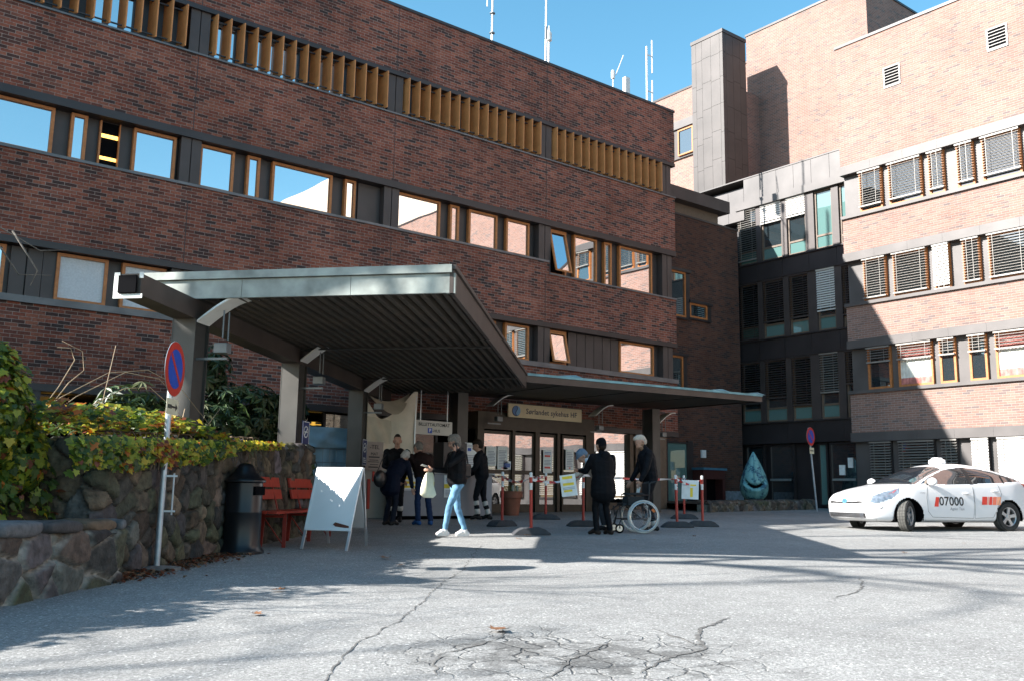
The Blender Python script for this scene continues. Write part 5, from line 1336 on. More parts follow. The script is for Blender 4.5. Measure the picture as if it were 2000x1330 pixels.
smoke(cols[1] + wdir * .30 + Z * 1.95 - dd * .12, 'navy no smoking plate on the half lit middle column')
smoke(cols[2] + wdir * .18 + Z * 1.9 - dd * .0, 'navy no smoking plate on the dark third column')

# ================================================================ sculpture
VERD = bpy.data.materials.new('patinated bronze'); VERD.use_nodes = True
_n2 = VERD.node_tree.nodes; _l2 = VERD.node_tree.links; _b = _n2['Principled BSDF']
_tc = _n2.new('ShaderNodeTexCoord'); _nz = _n2.new('ShaderNodeTexNoise'); _nz.inputs['Scale'].default_value = 4.5; _nz.inputs['Detail'].default_value = 8; _nz.inputs['Roughness'].default_value = .7
_l2.new(_tc.outputs['Object'], _nz.inputs['Vector']); _rp = _n2.new('ShaderNodeValToRGB'); _e = _rp.color_ramp.elements
_e[0].position = .42; _e[0].color = (.03, .10, .16, 1); _e[1].position = .5; _e[1].color = (.17, .40, .42, 1); _x = _e.new(.75); _x.color = (.28, .50, .47, 1)
_l2.new(_nz.outputs['Fac'], _rp.inputs['Fac']); _l2.new(_rp.outputs['Color'], _b.inputs['Base Color']); _b.inputs['Roughness'].default_value = .55; _b.inputs['Metallic'].default_value = .1
sc_ = V((26.45, 20.2, 0)); sz = .95
so2 = empty('bronze_sculpture', (sc_.x, sc_.y, sz), 0, 'blue green patinated drop shaped sculpture with a gaping mouth', 'sculpture')
k = MB(); Hs = 1.72
def rad_(t): return .50 * (math.sin(PI * t ** .62) ** .85) * (1 - .22 * t) if 0 < t < 1 else 0.02
fdir = math.atan2(-.616 * .55 - .788 * .83, -.788 * .55 + .616 * .0 - .3)
fdir = math.atan2(-.80, -.85)
def sp(u, v):
    a = u * 2 * PI; t = .04 + v * .955
    rr = rad_(t) + .012
    da = (a - fdir + PI) % (2 * PI) - PI
    rr += .05 * math.exp(-(da / .10) ** 2) * math.sin(PI * t)              # keel
    mz = .30 + .10 * (da / .8) ** 2
    inmouth = math.exp(-(((t - mz) / .035) ** 2)) * (1 if abs(da) < .75 else math.exp(-((abs(da) - .75) / .15) ** 2))
    rr -= .16 * inmouth
    if t < mz and abs(da) < .95: rr += .04 * math.exp(-((t - mz + .08) / .06) ** 2)
    return (sc_.x + rr * math.cos(a), sc_.y + rr * math.sin(a), sz + Hs * (t - .02))
def mouthm(i, j):
    a = (i + .5) / 120 * 2 * PI; t = .04 + (j + .5) / 110 * .955; da = (a - fdir + PI) % (2 * PI) - PI
    return 1 if abs(da) < .72 and abs(t - (.30 + .10 * (da / .8) ** 2)) < .028 else 0
k.grid(sp, 120, 110, mfn=mouthm); k.build('body', [VERD, BLACK], so2, smooth=60)
k = MB(); k.lathe([(.34, -.2), (.30, .12)], (sc_.x, sc_.y, sz), 24); k.build('base', mat('dark stone base', (.04, .045, .05), .8), so2)

# ================================================================ aerials on the roof
STEELW = mat('pale painted steel', (.62, .62, .60), .4, .2, .06, 6)
def aerial(x, y, zt, label, kind):
    o = empty('aerial', (x, y, 14.0), 0, label, 'aerial', 'aerials on the long wing roof')
    k = MB(); k.tube([(x, y, 13.9), (x, y, zt)], .035 if kind != 3 else .022, 8); k.build('mast', STEELW, o)
    if kind == 0:
        for z in (zt - 2.5, zt - 3.2): k = MB(); k.lathe([(.05, 0), (.09, .02), (.09, .05), (.05, .07)], (x, y, z), 12); k.build('collar', GREYM, o)
        k = MB(); k.tube([(x - .22, y, zt - 2.3), (x - .22, y, zt)], .02, 6); k.bar((x - .22, y, zt - 1.9), (x, y, zt - 1.9), .03, .03); k.build('side_whip', STEELW, o)
        k = MB(); k.tube([(x, y, zt - 3.6), (x - .8, y + .3, 14)], .005, 4); k.build('stay_wire', GREYM, o)
    if kind == 1: k = MB(); k.lathe([(.05, 0), (.05, .45)], (x, y, zt - 3.2), 10); k.build('collar', GREYM, o)
    if kind == 2: k = MB(); k.lathe([(.05, 0), (.1, .05), (.1, .32), (.05, .4), (.02, .6)], (x, y, zt), 12); k.build('radome', STEELW, o)
    if kind == 3:
        k = MB(); k.lathe([(.06, 0), (.07, .05), (.07, .3), (.04, .34)], (x, y, zt - .2), 12); k.build('radome', STEELW, o)
        k = MB(); k.bar((x - .75, y, 15.75), (x + .75, y, 15.65), .03, .03); k.build('cross_arm', GREYM, o)
        k = MB(); k.box(x + .58, y - .08, 15.65, x + .8, y + .08, 16.35); k.build('panel_antenna', STEELW, o)
        k = MB(); k.tube([(x + .15, y, zt), (x + .55, y, zt + .9)], .018, 6); k.build('whip', STEELW, o)
    if kind == 4:
        for z0, z1 in ((zt - 1.0, zt + .35), (zt - 2.3, zt - 1.3)): k = MB(); k.tube([(x + .3, y, z0), (x + .3, y, z1)], .03, 6); k.bar((x, y, (z0 + z1) / 2), (x + .3, y, (z0 + z1) / 2), .03, .03); k.build('dipole', STEELW, o)
        for z in (zt - 2.6, zt - 3.0): k = MB(); k.box(x - .06, y - .06, z, x + .14, y + .06, z + .06); k.build('clamp', GREYM, o)
aerial(16.96, 23, 19.2, 'tall mast with a side whip and stay wire on the roof', 0)
aerial(19.28, 23, 19.8, 'tallest plain mast in the middle of the roof edge', 1)
aerial(19.5, 23.1, 16.6, 'short mast with a white cylinder head close beside the tallest mast', 2)
aerial(22.5, 23, 16.3, 'low aerial with a cross arm and panel near the roof corner', 3)
aerial(24.5, 23.2, 18.1, 'mast with two short dipoles at the roof end', 4)

# ================================================================ fallen leaves
DRY = mat('dry brown leaf', (.22, .10, .045), .8, 0, .3, 30)
k = MB(); leaf(k, V((0, 0, .012)), (0, 0, 1), (1, 0, 0), .11, 0, 'ivy', -.5); lf0 = None
r = random.Random(44)
spots = [(3.6, 7.9), (2.9, 6.7), (6.9, 10.6), (7.5, 10.9), (5.9, 9.6), (10.2, 12.5), (12.9, 11.2), (11.2, 11.0), (4.0, 5.2), (14.6, 11.4), (16.2, 8.0), (13.2, 7.4), (6.1, 10.3), (9.6, 12.0)]
for i, (x, y) in enumerate(spots):
    if lf0 is None: lf0 = k.build('fallen_leaf', DRY, None); o = lf0
    else: o = lf0.copy(); COL.objects.link(o)
    o.location = (x, y, gz(x, y) + .004); o.rotation_euler = (0, 0, r.uniform(0, 6)); s_ = r.uniform(.7, 1.25); o.scale = (s_, s_, s_)
    tag(o, 'small dry brown leaf lying on the grey tarmac', 'leaf', 'fallen leaves on the tarmac')
m = MB(); r = random.Random(9)
for i in range(1500):
    s = r.uniform(-.2, hL * .5); t = abs(r.gauss(0, .2)) + .06; p = hw0 + hdir * s + hn * t
    leaf(m, V((p.x, p.y, gz(p.x, p.y) + .01 + r.random() * .02)), Z + rv(r) * .5, rv(r), r.uniform(.025, .055), r.choice((0, 1, 2)), 'ivy')
tag(m.build('leaf_litter', [LG[5], DRY, _mats['dark soil with leaf litter']]), kind='stuff')
# ================================================================ people
def hexm(name, col, rough=.75, var=.12, vs=14, bump=.15, bs=50): return mat(name, col, rough, 0, var, vs, bump, bs, spec=.15 if name != 'skin' else .35)
SKIN = hexm('skin', (.42, .235, .165), .5, .08, 20, .03)
SHOE_D = hexm('dark shoe', (.02, .018, .018), .5); SHOE_W = hexm('white trainer', (.72, .70, .68), .5, .05); SOLE = hexm('tan sole', (.42, .25, .13), .7)
NAVY = hexm('navy coat', (.006, .009, .022), .8); NAVYT = hexm('dark trousers', (.012, .015, .026), .8); BLKJ = hexm('black jacket', (.005, .005, .0065), .6, .2); BLKC = hexm('black coat', (.0045, .005, .007), .75)
BRWN = hexm('dark brown jacket', (.016, .008, .007), .75); JEAN_D = hexm('dark blue jeans', (.018, .034, .085), .8, .2, 30); JEAN_L = hexm('light blue jeans', (.13, .26, .39), .8, .35, 7, .2, 30)
BLUES = hexm('blue shoe', (.03, .10, .28), .6); BEIGE = hexm('pale beige jacket', (.50, .45, .38), .8); PALEB = hexm('pale blue scarf', (.42, .52, .62), .8); CAPB = hexm('grey blue cap', (.13, .19, .27), .8)
HAIR_G = hexm('grey hair', (.17, .15, .13), .7, .3, 40, .5, 60); HAIR_W = hexm('white hair', (.42, .40, .37), .7, .2, 40, .5, 60); HAIR_D = hexm('dark hair', (.02, .014, .010), .6, .3, 40, .5, 60); HAIR_B = hexm('fair greying hair', (.46, .40, .33), .7, .25, 40, .5, 60)
BEARD = hexm('fair beard', (.22, .13, .08), .8, .25, 40, .4, 60); REFL = mat('reflective band', (.50, .48, .45), .35, .1, .06, 20); WORK = hexm('black work wear', (.005, .006, .009), .7, .2); LEATH = mat('black leather', (.012, .012, .013), .35, 0, .2, 15)
BAGW = mat('white yellow plastic bag', (.72, .68, .50), .4, 0, .1, 8); GLOVE = hexm('white glove', (.66, .64, .62), .7)
def rotv(v, ax, a): return Matrix.Rotation(a, 3, ax) @ v
class Body:
    """one continuous figure: tapered volumes fused by a voxel remesh; local frame: facing +X, left is +Y"""
    def __init__(s): s.pr = []
    def cap(s, a, ra, b, rb, m, flat=None): s.pr.append((V(a), ra, V(b), rb, m, flat))
    def mesh(s, name, mats, parent, voxel=.009, smooth=5):
        mb = MB()
        for a, ra, b, rb, m, flat in s.pr:
            d = b - a; L = d.length
            if L < 1e-6: d = V((0, 0, 1)); L = 1e-6
            ax = d.normalized()
            if flat: side = (V(flat[0]) - ax * V(flat[0]).dot(ax)).normalized(); f_ = flat[1]
            else: side = ax.orthogonal().normalized(); f_ = 1
            oth = ax.cross(side); n = 14; rings = []
            for k in range(5): t = PI / 2 * (k / 4 - 1); rings.append((a + ax * (ra * math.sin(t)), max(ra * math.cos(t), .0008)))
            for k in range(1, 4): rings.append((a + d * (k / 4), ra + (rb - ra) * k / 4))
            for k in range(5): t = PI / 2 * k / 4; rings.append((b + ax * (rb * math.sin(t)), max(rb * math.cos(t), .0008)))
            o = len(mb.v)
            for c, r_ in rings:
                for q in range(n): t = 2 * PI * q / n; mb.v.append(tuple(c + side * (r_ * math.cos(t) * f_) + oth * (r_ * math.sin(t))))
            for i in range(len(rings) - 1):
                for q in range(n): q2 = (q + 1) % n; mb.f.append((o + i * n + q, o + i * n + q2, o + (i + 1) * n + q2, o + (i + 1) * n + q)); mb.m.append(0)
            mb.f.append(tuple(o + q for q in reversed(range(n)))); mb.f.append(tuple(o + (len(rings) - 1) * n + q for q in range(n))); mb.m += [0, 0]
        me = bpy.data.meshes.new(name); me.from_pydata(mb.v, [], mb.f); o = bpy.data.objects.new(name, me); COL.objects.link(o)
        rm = o.modifiers.new('r', 'REMESH'); rm.mode = 'VOXEL'; rm.voxel_size = voxel; rm.adaptivity = 0
        sm = o.modifiers.new('s', 'SMOOTH'); sm.iterations = smooth; sm.factor = .5
        dg = bpy.context.evaluated_depsgraph_get(); me2 = bpy.data.meshes.new_from_object(o.evaluated_get(dg)); bpy.data.objects.remove(o); bpy.data.meshes.remove(me)
        nv_n = len(me2.vertices); vn = np.empty(nv_n * 3); me2.vertices.foreach_get('co', vn); vn = vn.reshape(-1, 3)
        nn_ = np.empty(nv_n * 3); me2.vertices.foreach_get('normal', nn_); nn_ = nn_.reshape(-1, 3); sd0 = random.random() * 50
        dsp_ = np.array([mnoise.noise(V((a * 9 + sd0, b * 9, c * 15))) * .5 + (1 - abs(mnoise.noise(V((a * 6 + sd0, b * 6, c * 11 + 5)))) * 2) * .5 for a, b, c in vn]) * .010
        hz = vn[:, 2].max(); amp = np.where(vn[:, 2] > hz - .30, .12, 1.0) * np.where(vn[:, 2] < .12, .2, 1.0)
        vn = vn + nn_ * (dsp_ * amp)[:, None]; me2.vertices.foreach_set('co', vn.ravel())
        nf = len(me2.polygons); cen = np.empty(nf * 3); me2.polygons.foreach_get('center', cen); cen = cen.reshape(-1, 3)
        best = np.full(nf, 1e9); idx = np.zeros(nf, np.int32)
        names = [m.name for m in mats]
        for a, ra, b, rb, m, flat in s.pr:
            A = np.array(a); d = np.array(b) - A; L2 = max(d @ d, 1e-9); t = np.clip(((cen - A) @ d) / L2, 0, 1)
            q = A + t[:, None] * d; diff = cen - q
            if flat:
                sd_ = np.array(flat[0], float); sd_ -= d * (sd_ @ d) / L2; sd_ /= np.linalg.norm(sd_); comp = diff @ sd_; diff = diff + np.outer(comp / flat[1] - comp, sd_)
            dist = np.linalg.norm(diff, axis=1) - (ra + (rb - ra) * t)
            w = dist < best; best[w] = dist[w]; idx[w] = names.index(m.name)
        me2.materials.clear()
        for m in mats: me2.materials.append(m)
        me2.polygons.foreach_set('material_index', idx); me2.polygons.foreach_set('use_smooth', [True] * nf); me2.name = name; me2.update()
        o = bpy.data.objects.new(name, me2); COL.objects.link(o); o.parent = parent
        return o
UP = V((0, 0, 1)); FW = V((1, 0, 0)); LF = V((0, 1, 0))
def person(label, loc, face, H=1.75, top=BLKJ, legs=NAVYT, shoe=SHOE_D, hair=HAIR_D, hair_style='short', bend=0, lean_side=0, head_pitch=0, head_yaw=0, coat_len=.0, arms=None, feet=None, bulk=1.0,
           bands=(), sleeve_bands=False, cap=None, collar=None, beard=None, glasses=False, glove=None, extra=None, forearm=None, female=False, fem_hip=1.0):
    x, y = loc; zg = gz(x, y); k = H / 1.75
    o = empty('person', (x, y, zg), face, label, 'person')
    B = Body(); hip = V((0, 0, .93 * k)); R_ = Matrix.Rotation(bend, 3, 'Y') @ Matrix.Rotation(lean_side, 3, 'X')
    def T(p): return hip + R_ @ (V(p) * k - V((0, 0, .93 * k)))
    def Rv(v): return R_ @ V(v)
    mats = [SKIN, top, legs, shoe, hair]
    for m in (REFL, SOLE, beard, glove, cap, collar, forearm):
        if m is not None and m not in mats: mats.append(m)
    lat = Rv(LF)
    # torso
    bk = bulk
    B.cap(T((0, 0, .98)), .125 * k * bk * fem_hip, T((0, 0, 1.12)), .122 * k * bk, top, (lat, 1.32))
    B.cap(T((0, 0, 1.12)), .122 * k * bk, T((.005, 0, 1.32)), .128 * k * bk, top, (lat, 1.42))
    B.cap(T((-.005, 0, 1.36)), .095 * k * bk, T((-.005, 0, 1.42)), .075 * k * bk, top, (lat, 1.9))
    if coat_len: B.cap(T((0, 0, .98)), .135 * k * bk, hip + V((0.0, 0, -coat_len)), .15 * k * bk, top, (LF, 1.3))
    B.cap(hip + V((0, .085 * k, 0)), .10 * k * fem_hip, hip + V((0, -.085 * k, 0)), .10 * k * fem_hip, legs)
    # neck, head
    nk = T((.0, 0, 1.44)); Rh = R_ @ Matrix.Rotation(head_pitch, 3, 'Y') @ Matrix.Rotation(head_yaw, 3, 'Z')
    hb = T((.015, 0, 1.53))
    def Hd(p): return hb + Rh @ (V(p) * k)
    B.cap(nk, .062 * k, hb + Rh @ V((0, 0, .02)), .054 * k, SKIN if not collar else collar)
    B.cap(T((-.01, 0, 1.43)), .072 * k, T((-.005, 0, 1.475)), .068 * k, top if not collar else collar)
    hl = Rh @ LF
    B.cap(Hd((-.012, 0, .125)), .096 * k, Hd((.012, 0, .135)), .096 * k, SKIN, (hl, .80))
    B.cap(Hd((.030, 0, .055)), .066 * k, Hd((.045, 0, .015)), .045 * k, SKIN if not beard else beard, (hl, .9))
    B.cap(Hd((.075, 0, .08)), .05 * k, Hd((.06, 0, .05)), .05 * k, SKIN)
    B.cap(Hd((.103, 0, .105)), .013 * k, Hd((.122, 0, .072)), .018 * k, SKIN)                   # nose
    B.cap(Hd((.098, .04, .122)), .013 * k, Hd((.098, -.04, .122)), .013 * k, SKIN)              # brow
    for sy in (1, -1): B.cap(Hd((-.005, sy * .078, .11)), .020 * k, Hd((-.008, sy * .080, .08)), .014 * k, SKIN)   # ears
    # hair
    if hair_style == 'short':
        B.cap(Hd((-.030, 0, .155)), .095 * k, Hd((.015, 0, .165)), .090 * k, hair, (hl, .86)); B.cap(Hd((-.05, 0, .09)), .078 * k, Hd((-.045, 0, .12)), .085 * k, hair, (hl, .95))
    elif hair_style == 'bob':
        B.cap(Hd((-.035, 0, .15)), .100 * k, Hd((.025, 0, .165)), .090 * k, hair, (hl, .88)); B.cap(Hd((-.055, 0, .05)), .068 * k, Hd((-.045, 0, .12)), .090 * k, hair, (hl, .98))
        for sy in (1, -1): B.cap(Hd((.0, sy * .072, .10)), .034 * k, Hd((.02, sy * .07, .15)), .03 * k, hair)
    elif hair_style == 'quiff':
        B.cap(Hd((-.035, 0, .15)), .09 * k, Hd((.0, 0, .165)), .088 * k, hair, (hl, .86)); B.cap(Hd((.0, 0, .205)), .055 * k, Hd((.065, 0, .215)), .040 * k, hair, (hl, 1.1)); B.cap(Hd((-.05, 0, .09)), .074 * k, Hd((-.045, 0, .12)), .082 * k, hair, (hl, .95))
    if beard: B.cap(Hd((.07, 0, .03)), .042 * k, Hd((.055, 0, .0)), .038 * k, beard, (hl, 1.15))
    if cap:
        B.cap(Hd((-.028, 0, .165)), .100 * k, Hd((.012, 0, .17)), .096 * k, cap, (hl, .88)); B.cap(Hd((-.05, 0, .11)), .082 * k, Hd((-.045, 0, .14)), .088 * k, cap, (hl, .95))
        if cap is CAPB: B.cap(Hd((.085, .0, .155)), .04 * k, Hd((.145, 0, .142)), .012 * k, cap, (hl, 1.6))
    # legs: list of (ankle position) with toe yaw
    feet = feet or (((0, .10), 0, 0), ((0, -.10), 0, 0))
    for i, (fx, ty, lift) in enumerate(feet):
        sy = 1 if i == 0 else -1; hj = hip + V((0, sy * .09 * k, 0)); an = V((fx[0], fx[1], .085 * k + lift))
        d = an - hj; L1, L2 = .445 * k, .42 * k; dist = min(d.length, L1 + L2 - .002); ax = d.normalized()
        a_ = (L1 * L1 - L2 * L2 + dist * dist) / (2 * dist); h_ = math.sqrt(max(0, L1 * L1 - a_ * a_)); kf = FW - ax * FW.dot(ax); kf.normalize()
        kn = hj + ax * a_ + kf * h_
        lf_ = 1.0 if not female else .92
        B.cap(hj, .092 * k * lf_ * bk ** .5, kn, .060 * k * lf_, legs); B.cap(kn, .060 * k * lf_, kn.lerp(an, .4), .058 * k * lf_, legs); B.cap(kn.lerp(an, .4), .058 * k * lf_, an + V((0, 0, .01)), (.052 if not female else .043) * k, legs)
        fd = rotv(FW, UP, ty); pt = -.5 * lift
        heel = an + fd * -.05 * k + V((0, 0, -.045 * k)); toe = an + fd * .145 * k + V((0, 0, -.052 * k + (.07 if lift > .02 else 0)))
        B.cap(heel, .040 * k, an.lerp(toe, .45) + V((0, 0, .01)), .043 * k, shoe); B.cap(an.lerp(toe, .45), .042 * k, toe, .032 * k, shoe, (UP.cross(fd), 1.15)); B.cap(an, .05 * k, an + V((0, 0, -.03)), .05 * k, shoe)
        if shoe is SHOE_W: B.cap(heel - Z * .028, .026 * k, toe - Z * .022, .022 * k, SOLE if lift > .02 else SHOE_W, (UP.cross(fd), 1.5))
        for b0, b1 in bands: p0, p1 = kn.lerp(an, b0), kn.lerp(an, b1); B.cap(p0, .063 * k, p1, .061 * k, REFL)
    # arms: direction of upper arm and forearm (in body frame), each normalised
    arms = arms or (((.05, .12, -1), (.25, .05, -1)), ((.05, -.12, -1), (.25, -.05, -1)))
    hands = []
    for i, (u1, u2) in enumerate(arms):
        sy = 1 if i == 0 else -1; shd = T((0, sy * .185 * bk ** .5, 1.405)); u1 = V(u1).normalized(); u2 = V(u2).normalized()
        el = shd + u1 * .29 * k; wr = el + u2 * .25 * k
        am = forearm if (forearm is not None and i == 0) else top
        B.cap(shd, .066 * k * bk ** .5, el, .050 * k * bk ** .5, top); B.cap(el, .050 * k * bk ** .5, wr - u2 * .02, .036 * k * bk ** .5, am)
        if sleeve_bands: B.cap(shd.lerp(el, .62), .061 * k, shd.lerp(el, .80), .059 * k, REFL)
        hm = glove or SKIN
        pn = u2.cross(V((0, 0, 1)));
        if pn.length < .2: pn = u2.cross(FW)
        pn.normalize(); acr = pn.cross(u2).normalized()
        B.cap(wr, .028 * k, wr + u2 * .045 * k, .036 * k, hm, (pn, .6)); B.cap(wr + u2 * .04 * k, .038 * k, wr + u2 * .075 * k, .036 * k, hm, (pn, .5))
        for q in range(4):
            of = acr * ((q - 1.5) * .020 * k); L = (.036, .042, .039, .030)[q] * k; a0 = wr + u2 * .085 * k + of; a1 = a0 + (u2 + pn * (-.3 * sy)).normalized() * L; a2 = a1 + (u2 + pn * (-1.0 * sy)).normalized() * L * .9
            B.cap(a0, .0095 * k, a1, .009 * k, hm); B.cap(a1, .009 * k, a2, .008 * k, hm)
        tb_ = wr + u2 * .035 * k + acr * .034 * k; B.cap(tb_, .012 * k, tb_ + (acr * .6 + u2 * .8 - pn * (.4 * sy)).normalized() * .055 * k, .0095 * k, hm)
        hands.append((wr, u2, wr + u2 * .09 * k))
    if extra: extra(B, T, Hd, hands, k, mats)
    bd = B.mesh('body', mats, o)
    # small face parts
    f = MB()
    for sy in (1, -1): f.ell(Hd((.0985, sy * .032, .107)), (.010 * k, .010 * k, .006 * k), 0, None, 8, 6)
    f.build('eye', [hexm('dark eye', (.03, .02, .018), .3)], o, world=False)
    f = MB(); f.ell(Hd((.104, 0, .036)), (.008 * k, .024 * k, .006 * k), 0, Rh, 8, 6); f.build('mouth', hexm('lips', (.30, .12, .10), .5), o, world=False)
    if glasses:
        g_ = MB()
        for sy in (1, -1):
            pts = [Hd((.118, sy * .033 + .025 * math.cos(t), .106 + .018 * math.sin(t))) for t in [2 * PI * q / 12 for q in range(13)]]; g_.tube(pts, .0028, 5)
            g_.tube([Hd((.116, sy * .058, .110)), Hd((.0, sy * .083, .112))], .0025, 5)
        g_.tube([Hd((.121, .008, .108)), Hd((.121, -.008, .108))], .0025, 5); g_.build('glasses', INK, o, world=False)
    def W(p): return o.location + Matrix.Rotation(face, 3, 'Z') @ V(p)
    return o, hands, T, Hd, W
ang = lambda dx, dy: math.atan2(dy, dx)
LEFTV = (-.788, .616)      # picture left, in world axes
AWAY = (.616, .788)
def dirw(l, a): return ang(l * LEFTV[0] + a * AWAY[0], l * LEFTV[1] + a * AWAY[1])

# --- woman on the phone, walking left in the sun
def quilt(B, T, Hd, hands, k, mats):
    for i in range(7):
        z = 1.0 + i * .062; B.cap(T((.0, .015, z)), .133 * k, T((.0, -.015, z)), .133 * k, BLKJ, (UP, .26))
    B.cap(T((.095, 0, 1.02)), .05 * k, T((.09, 0, 1.40)), .045 * k, TOPG, (LF, .9))
TOPG = hexm('grey green jumper', (.06, .065, .055), .85)
pw, hw_, T_, Hd_, W_ = person('woman in a black quilted jacket and pale jeans walking with a phone', (9.0, 12.95), dirw(1, -.55), 1.68, BLKJ, JEAN_L, SHOE_W, HAIR_G, 'bob', bulk=1.22, bend=.03, head_pitch=.28, head_yaw=.15,
    feet=(((.23, .07), .1, 0.02), ((-.20, -.06), -.15, .01)), arms=(((.75, .10, -.55), (-.40, -.30, .82)), ((.30, -.10, -.9), (.95, -.05, .05))), glasses=True, female=True, fem_hip=1.08,
    extra=lambda B, T, Hd, hands, k, mats: (mats.append(TOPG), quilt(B, T, Hd, hands, k, mats)))
hp = hw_[0][2]
ph = empty('mobile_phone', W_(hp + V((-.02, -.02, .0))), pw.rotation_euler.z, 'black phone held against the ear of the walking woman', 'phone')
k = MB(); k.cbox((0.0, -.03, .01), (.03, -.005, .14), (.006, .012, 0), (-.065, .03, .02)); k.build('handset', INK, ph, world=False)
hp = hw_[1][2]
pb_ = empty('carrier_bag', W_(hp) - V((0, 0, .45)), pw.rotation_euler.z, 'white and yellow plastic bag hanging from the walking woman', 'plastic bag')
k = MB()
def bagf(u, v):
    a = u * 2 * PI; w = .045 + .10 * (1 - v) ** .6 + .02 * math.sin(a * 3 + v * 5); d = .02 + .045 * (1 - v) ** .6 + .012 * math.sin(a * 2 + 1)
    if v < .12: w *= .55 + v * 3.75; d *= .6 + v * 3.3
    return (w * math.cos(a) - .02, d * math.sin(a), v * .42 - .02)
k.grid(bagf, 40, 16, mfn=lambda i, j: 1 if (j in range(2, 10) and 18 < i < 36 and (i + j) % 5) else 0); k.build('bag', [BAGW, mat('yellow print', (.75, .58, .05), .5)], pb_, world=False, smooth=180)
k = MB(); k.tube([(-.02, 0, .38), (-.01, 0, .44), (0.0, 0, .47)], .008, 6); k.build('handle', BAGW, pb_, world=False)
pc_ = empty('paper_slip', W_(hp + V((.05, 0, .04))), pw.rotation_euler.z, 'small white slip in the forward hand of the walking woman', 'paper')
k = MB(); k.cbox((.02, 0, .02), (.10, 0, .03), (0, .08, .02), (-.001, 0, .003)); k.build('sheet', PAPER, pc_, world=False)
hbp = W_(V((-.20, -.27, .98)))
hg = empty('handbag', hbp, pw.rotation_euler.z + .3, 'black leather shoulder bag with gold studs on the walking woman', 'handbag')
k = MB(); k.hexa((-.20, -.06, .0), (.40, 0, 0), (0, .13, 0), (0.0, 0, .24)); k.build('bag', LEATH, hg, world=False, bevel=.035)
k = MB(); k.tube([(-.17, 0, .22), (-.10, .03, .40), (.10, .14, .50), (.20, .02, .36), (.18, 0, .22)], .012, 8); k.build('strap', LEATH, hg, world=False, smooth=180)
GOLD = mat('gold stud', (.65, .42, .14), .3, .8)
k = MB(); k.lathe([(.033, 0), (.033, .008), (.012, .012)], (-.13, -.064, .15), 16, axis=(0, -1, 0)); k.build('stud', GOLD, hg, world=False)
k = MB(); k.lathe([(.018, 0), (.018, .008)], (.12, -.064, .07), 12, axis=(0, -1, 0)); k.build('clasp', GOLD, hg, world=False)

# --- bending visitors at the counter
po_, ho_, *_r = person('elderly person in a navy coat with white hair bending towards the counter', (9.62, 16.15), dirw(-.75, 1.0), 1.62, NAVY, NAVYT, SHOE_D, HAIR_W, 'bob', bend=.62, head_pitch=.35, coat_len=.14, bulk=1.26,
    feet=(((.02, .12), .1, 0), ((-.02, -.11), -.1, 0)), arms=(((.55, .15, -.8), (.7, -.1, -.5)), ((.30, -.12, -1), (.25, -.05, -1))))
sbp = po_.location + V((-.30, -.10, .78))
sb_ = empty('shoulder_bag', sbp, 0.3, 'dark shoulder bag hanging behind the person in the navy coat', 'bag')
k = MB(); k.ell((0, 0, .12), (.16, .09, .17), 0, None, 20, 12); k.build('bag', LEATH, sb_, world=False, smooth=180)
k = MB(); k.tube([(-.08, 0, .26), (.1, .05, .50), (.30, .14, .60)], .010, 6); k.build('strap', LEATH, sb_, world=False)
person('grey haired man in a dark brown jacket and blue jeans leaning on the counter', (10.3, 15.95), dirw(.55, 1.0), 1.76, BRWN, JEAN_D, BLUES, HAIR_G, 'short', bend=.52, head_pitch=.15, head_yaw=.3, bulk=1.28,
    feet=(((.0, .12), .3, 0), ((-.05, -.13), -.25, 0)), arms=(((.45, .2, -.9), (.65, -.1, -.7)), ((.25, -.2, -1), (.35, .05, -1))))
person('attendant in a black jacket facing the camera between the bending visitors', (10.25, 16.98), dirw(-.2, -1), 1.80, BLKJ, WORK, SHOE_D, HAIR_D, 'quiff', bulk=1.2, bands=((.45, .55),), arms=(((.2, .15, -.9), (.9, -.5, -.1)), ((.2, -.15, -.9), (.8, .4, -.2))),
    extra=lambda B, T, Hd, hands, k, mats: B.cap(T((.125, .07, 1.34)), .028, T((.13, .07, 1.34)), .028, REFL))
# --- dark haired guard by the doors
person('dark haired guard in black work wear with reflective trouser bands facing left', (12.72, 17.3), dirw(1, .1), 1.80, WORK, WORK, SHOE_D, HAIR_D, 'short', bend=.10, head_pitch=.25, bulk=1.26, bands=((.28, .40), (.72, .84)), sleeve_bands=True,
    feet=(((.06, .12), .1, 0), ((-.16, -.10), -.1, 0)), arms=(((.25, .12, -.95), (.7, .0, -.45)), ((.15, -.12, -1), (.75, .05, -.5))))
# --- stooping patient and companion in the long coat
person('stooping patient in a pale beige jacket and grey blue cap holding the tape', (12.62, 13.2), dirw(1, -.15), 1.66, BEIGE, hexm('charcoal trousers', (.03, .033, .04), .8), SHOE_D, HAIR_G, 'short', bend=.62, head_pitch=.1, cap=CAPB, collar=PALEB, glove=GLOVE,
    arms=(((.75, .1, -.55), (.85, .05, -.35)), ((.6, -.1, -.8), (.8, .0, -.5))), feet=(((.0, .1), 0, 0), ((-.1, -.1), 0, 0)))
person('person seen from behind in a long black coat and dark cap', (11.78, 12.32), dirw(.55, 1), 1.70, BLKC, BLKC, hexm('dark brown shoe', (.03, .02, .015), .5), HAIR_D, 'short', bend=.06, head_pitch=.12, coat_len=.16, bulk=1.32, collar=BLKC, cap=hexm('black knit cap', (.006, .006, .008), .9),
    feet=(((.02, .13), .5, 0), ((-.04, -.12), .1, 0)), arms=(((.45, .25, -.85), (.8, -.1, .05)), ((.1, -.15, -1), (.5, .1, -.8))),
    extra=lambda B, T, Hd, hands, k, mats: B.cap(T((-.10, 0, 1.38)), .07, T((-.12, 0, 1.46)), .065, BLKC, (LF, 1.4)))
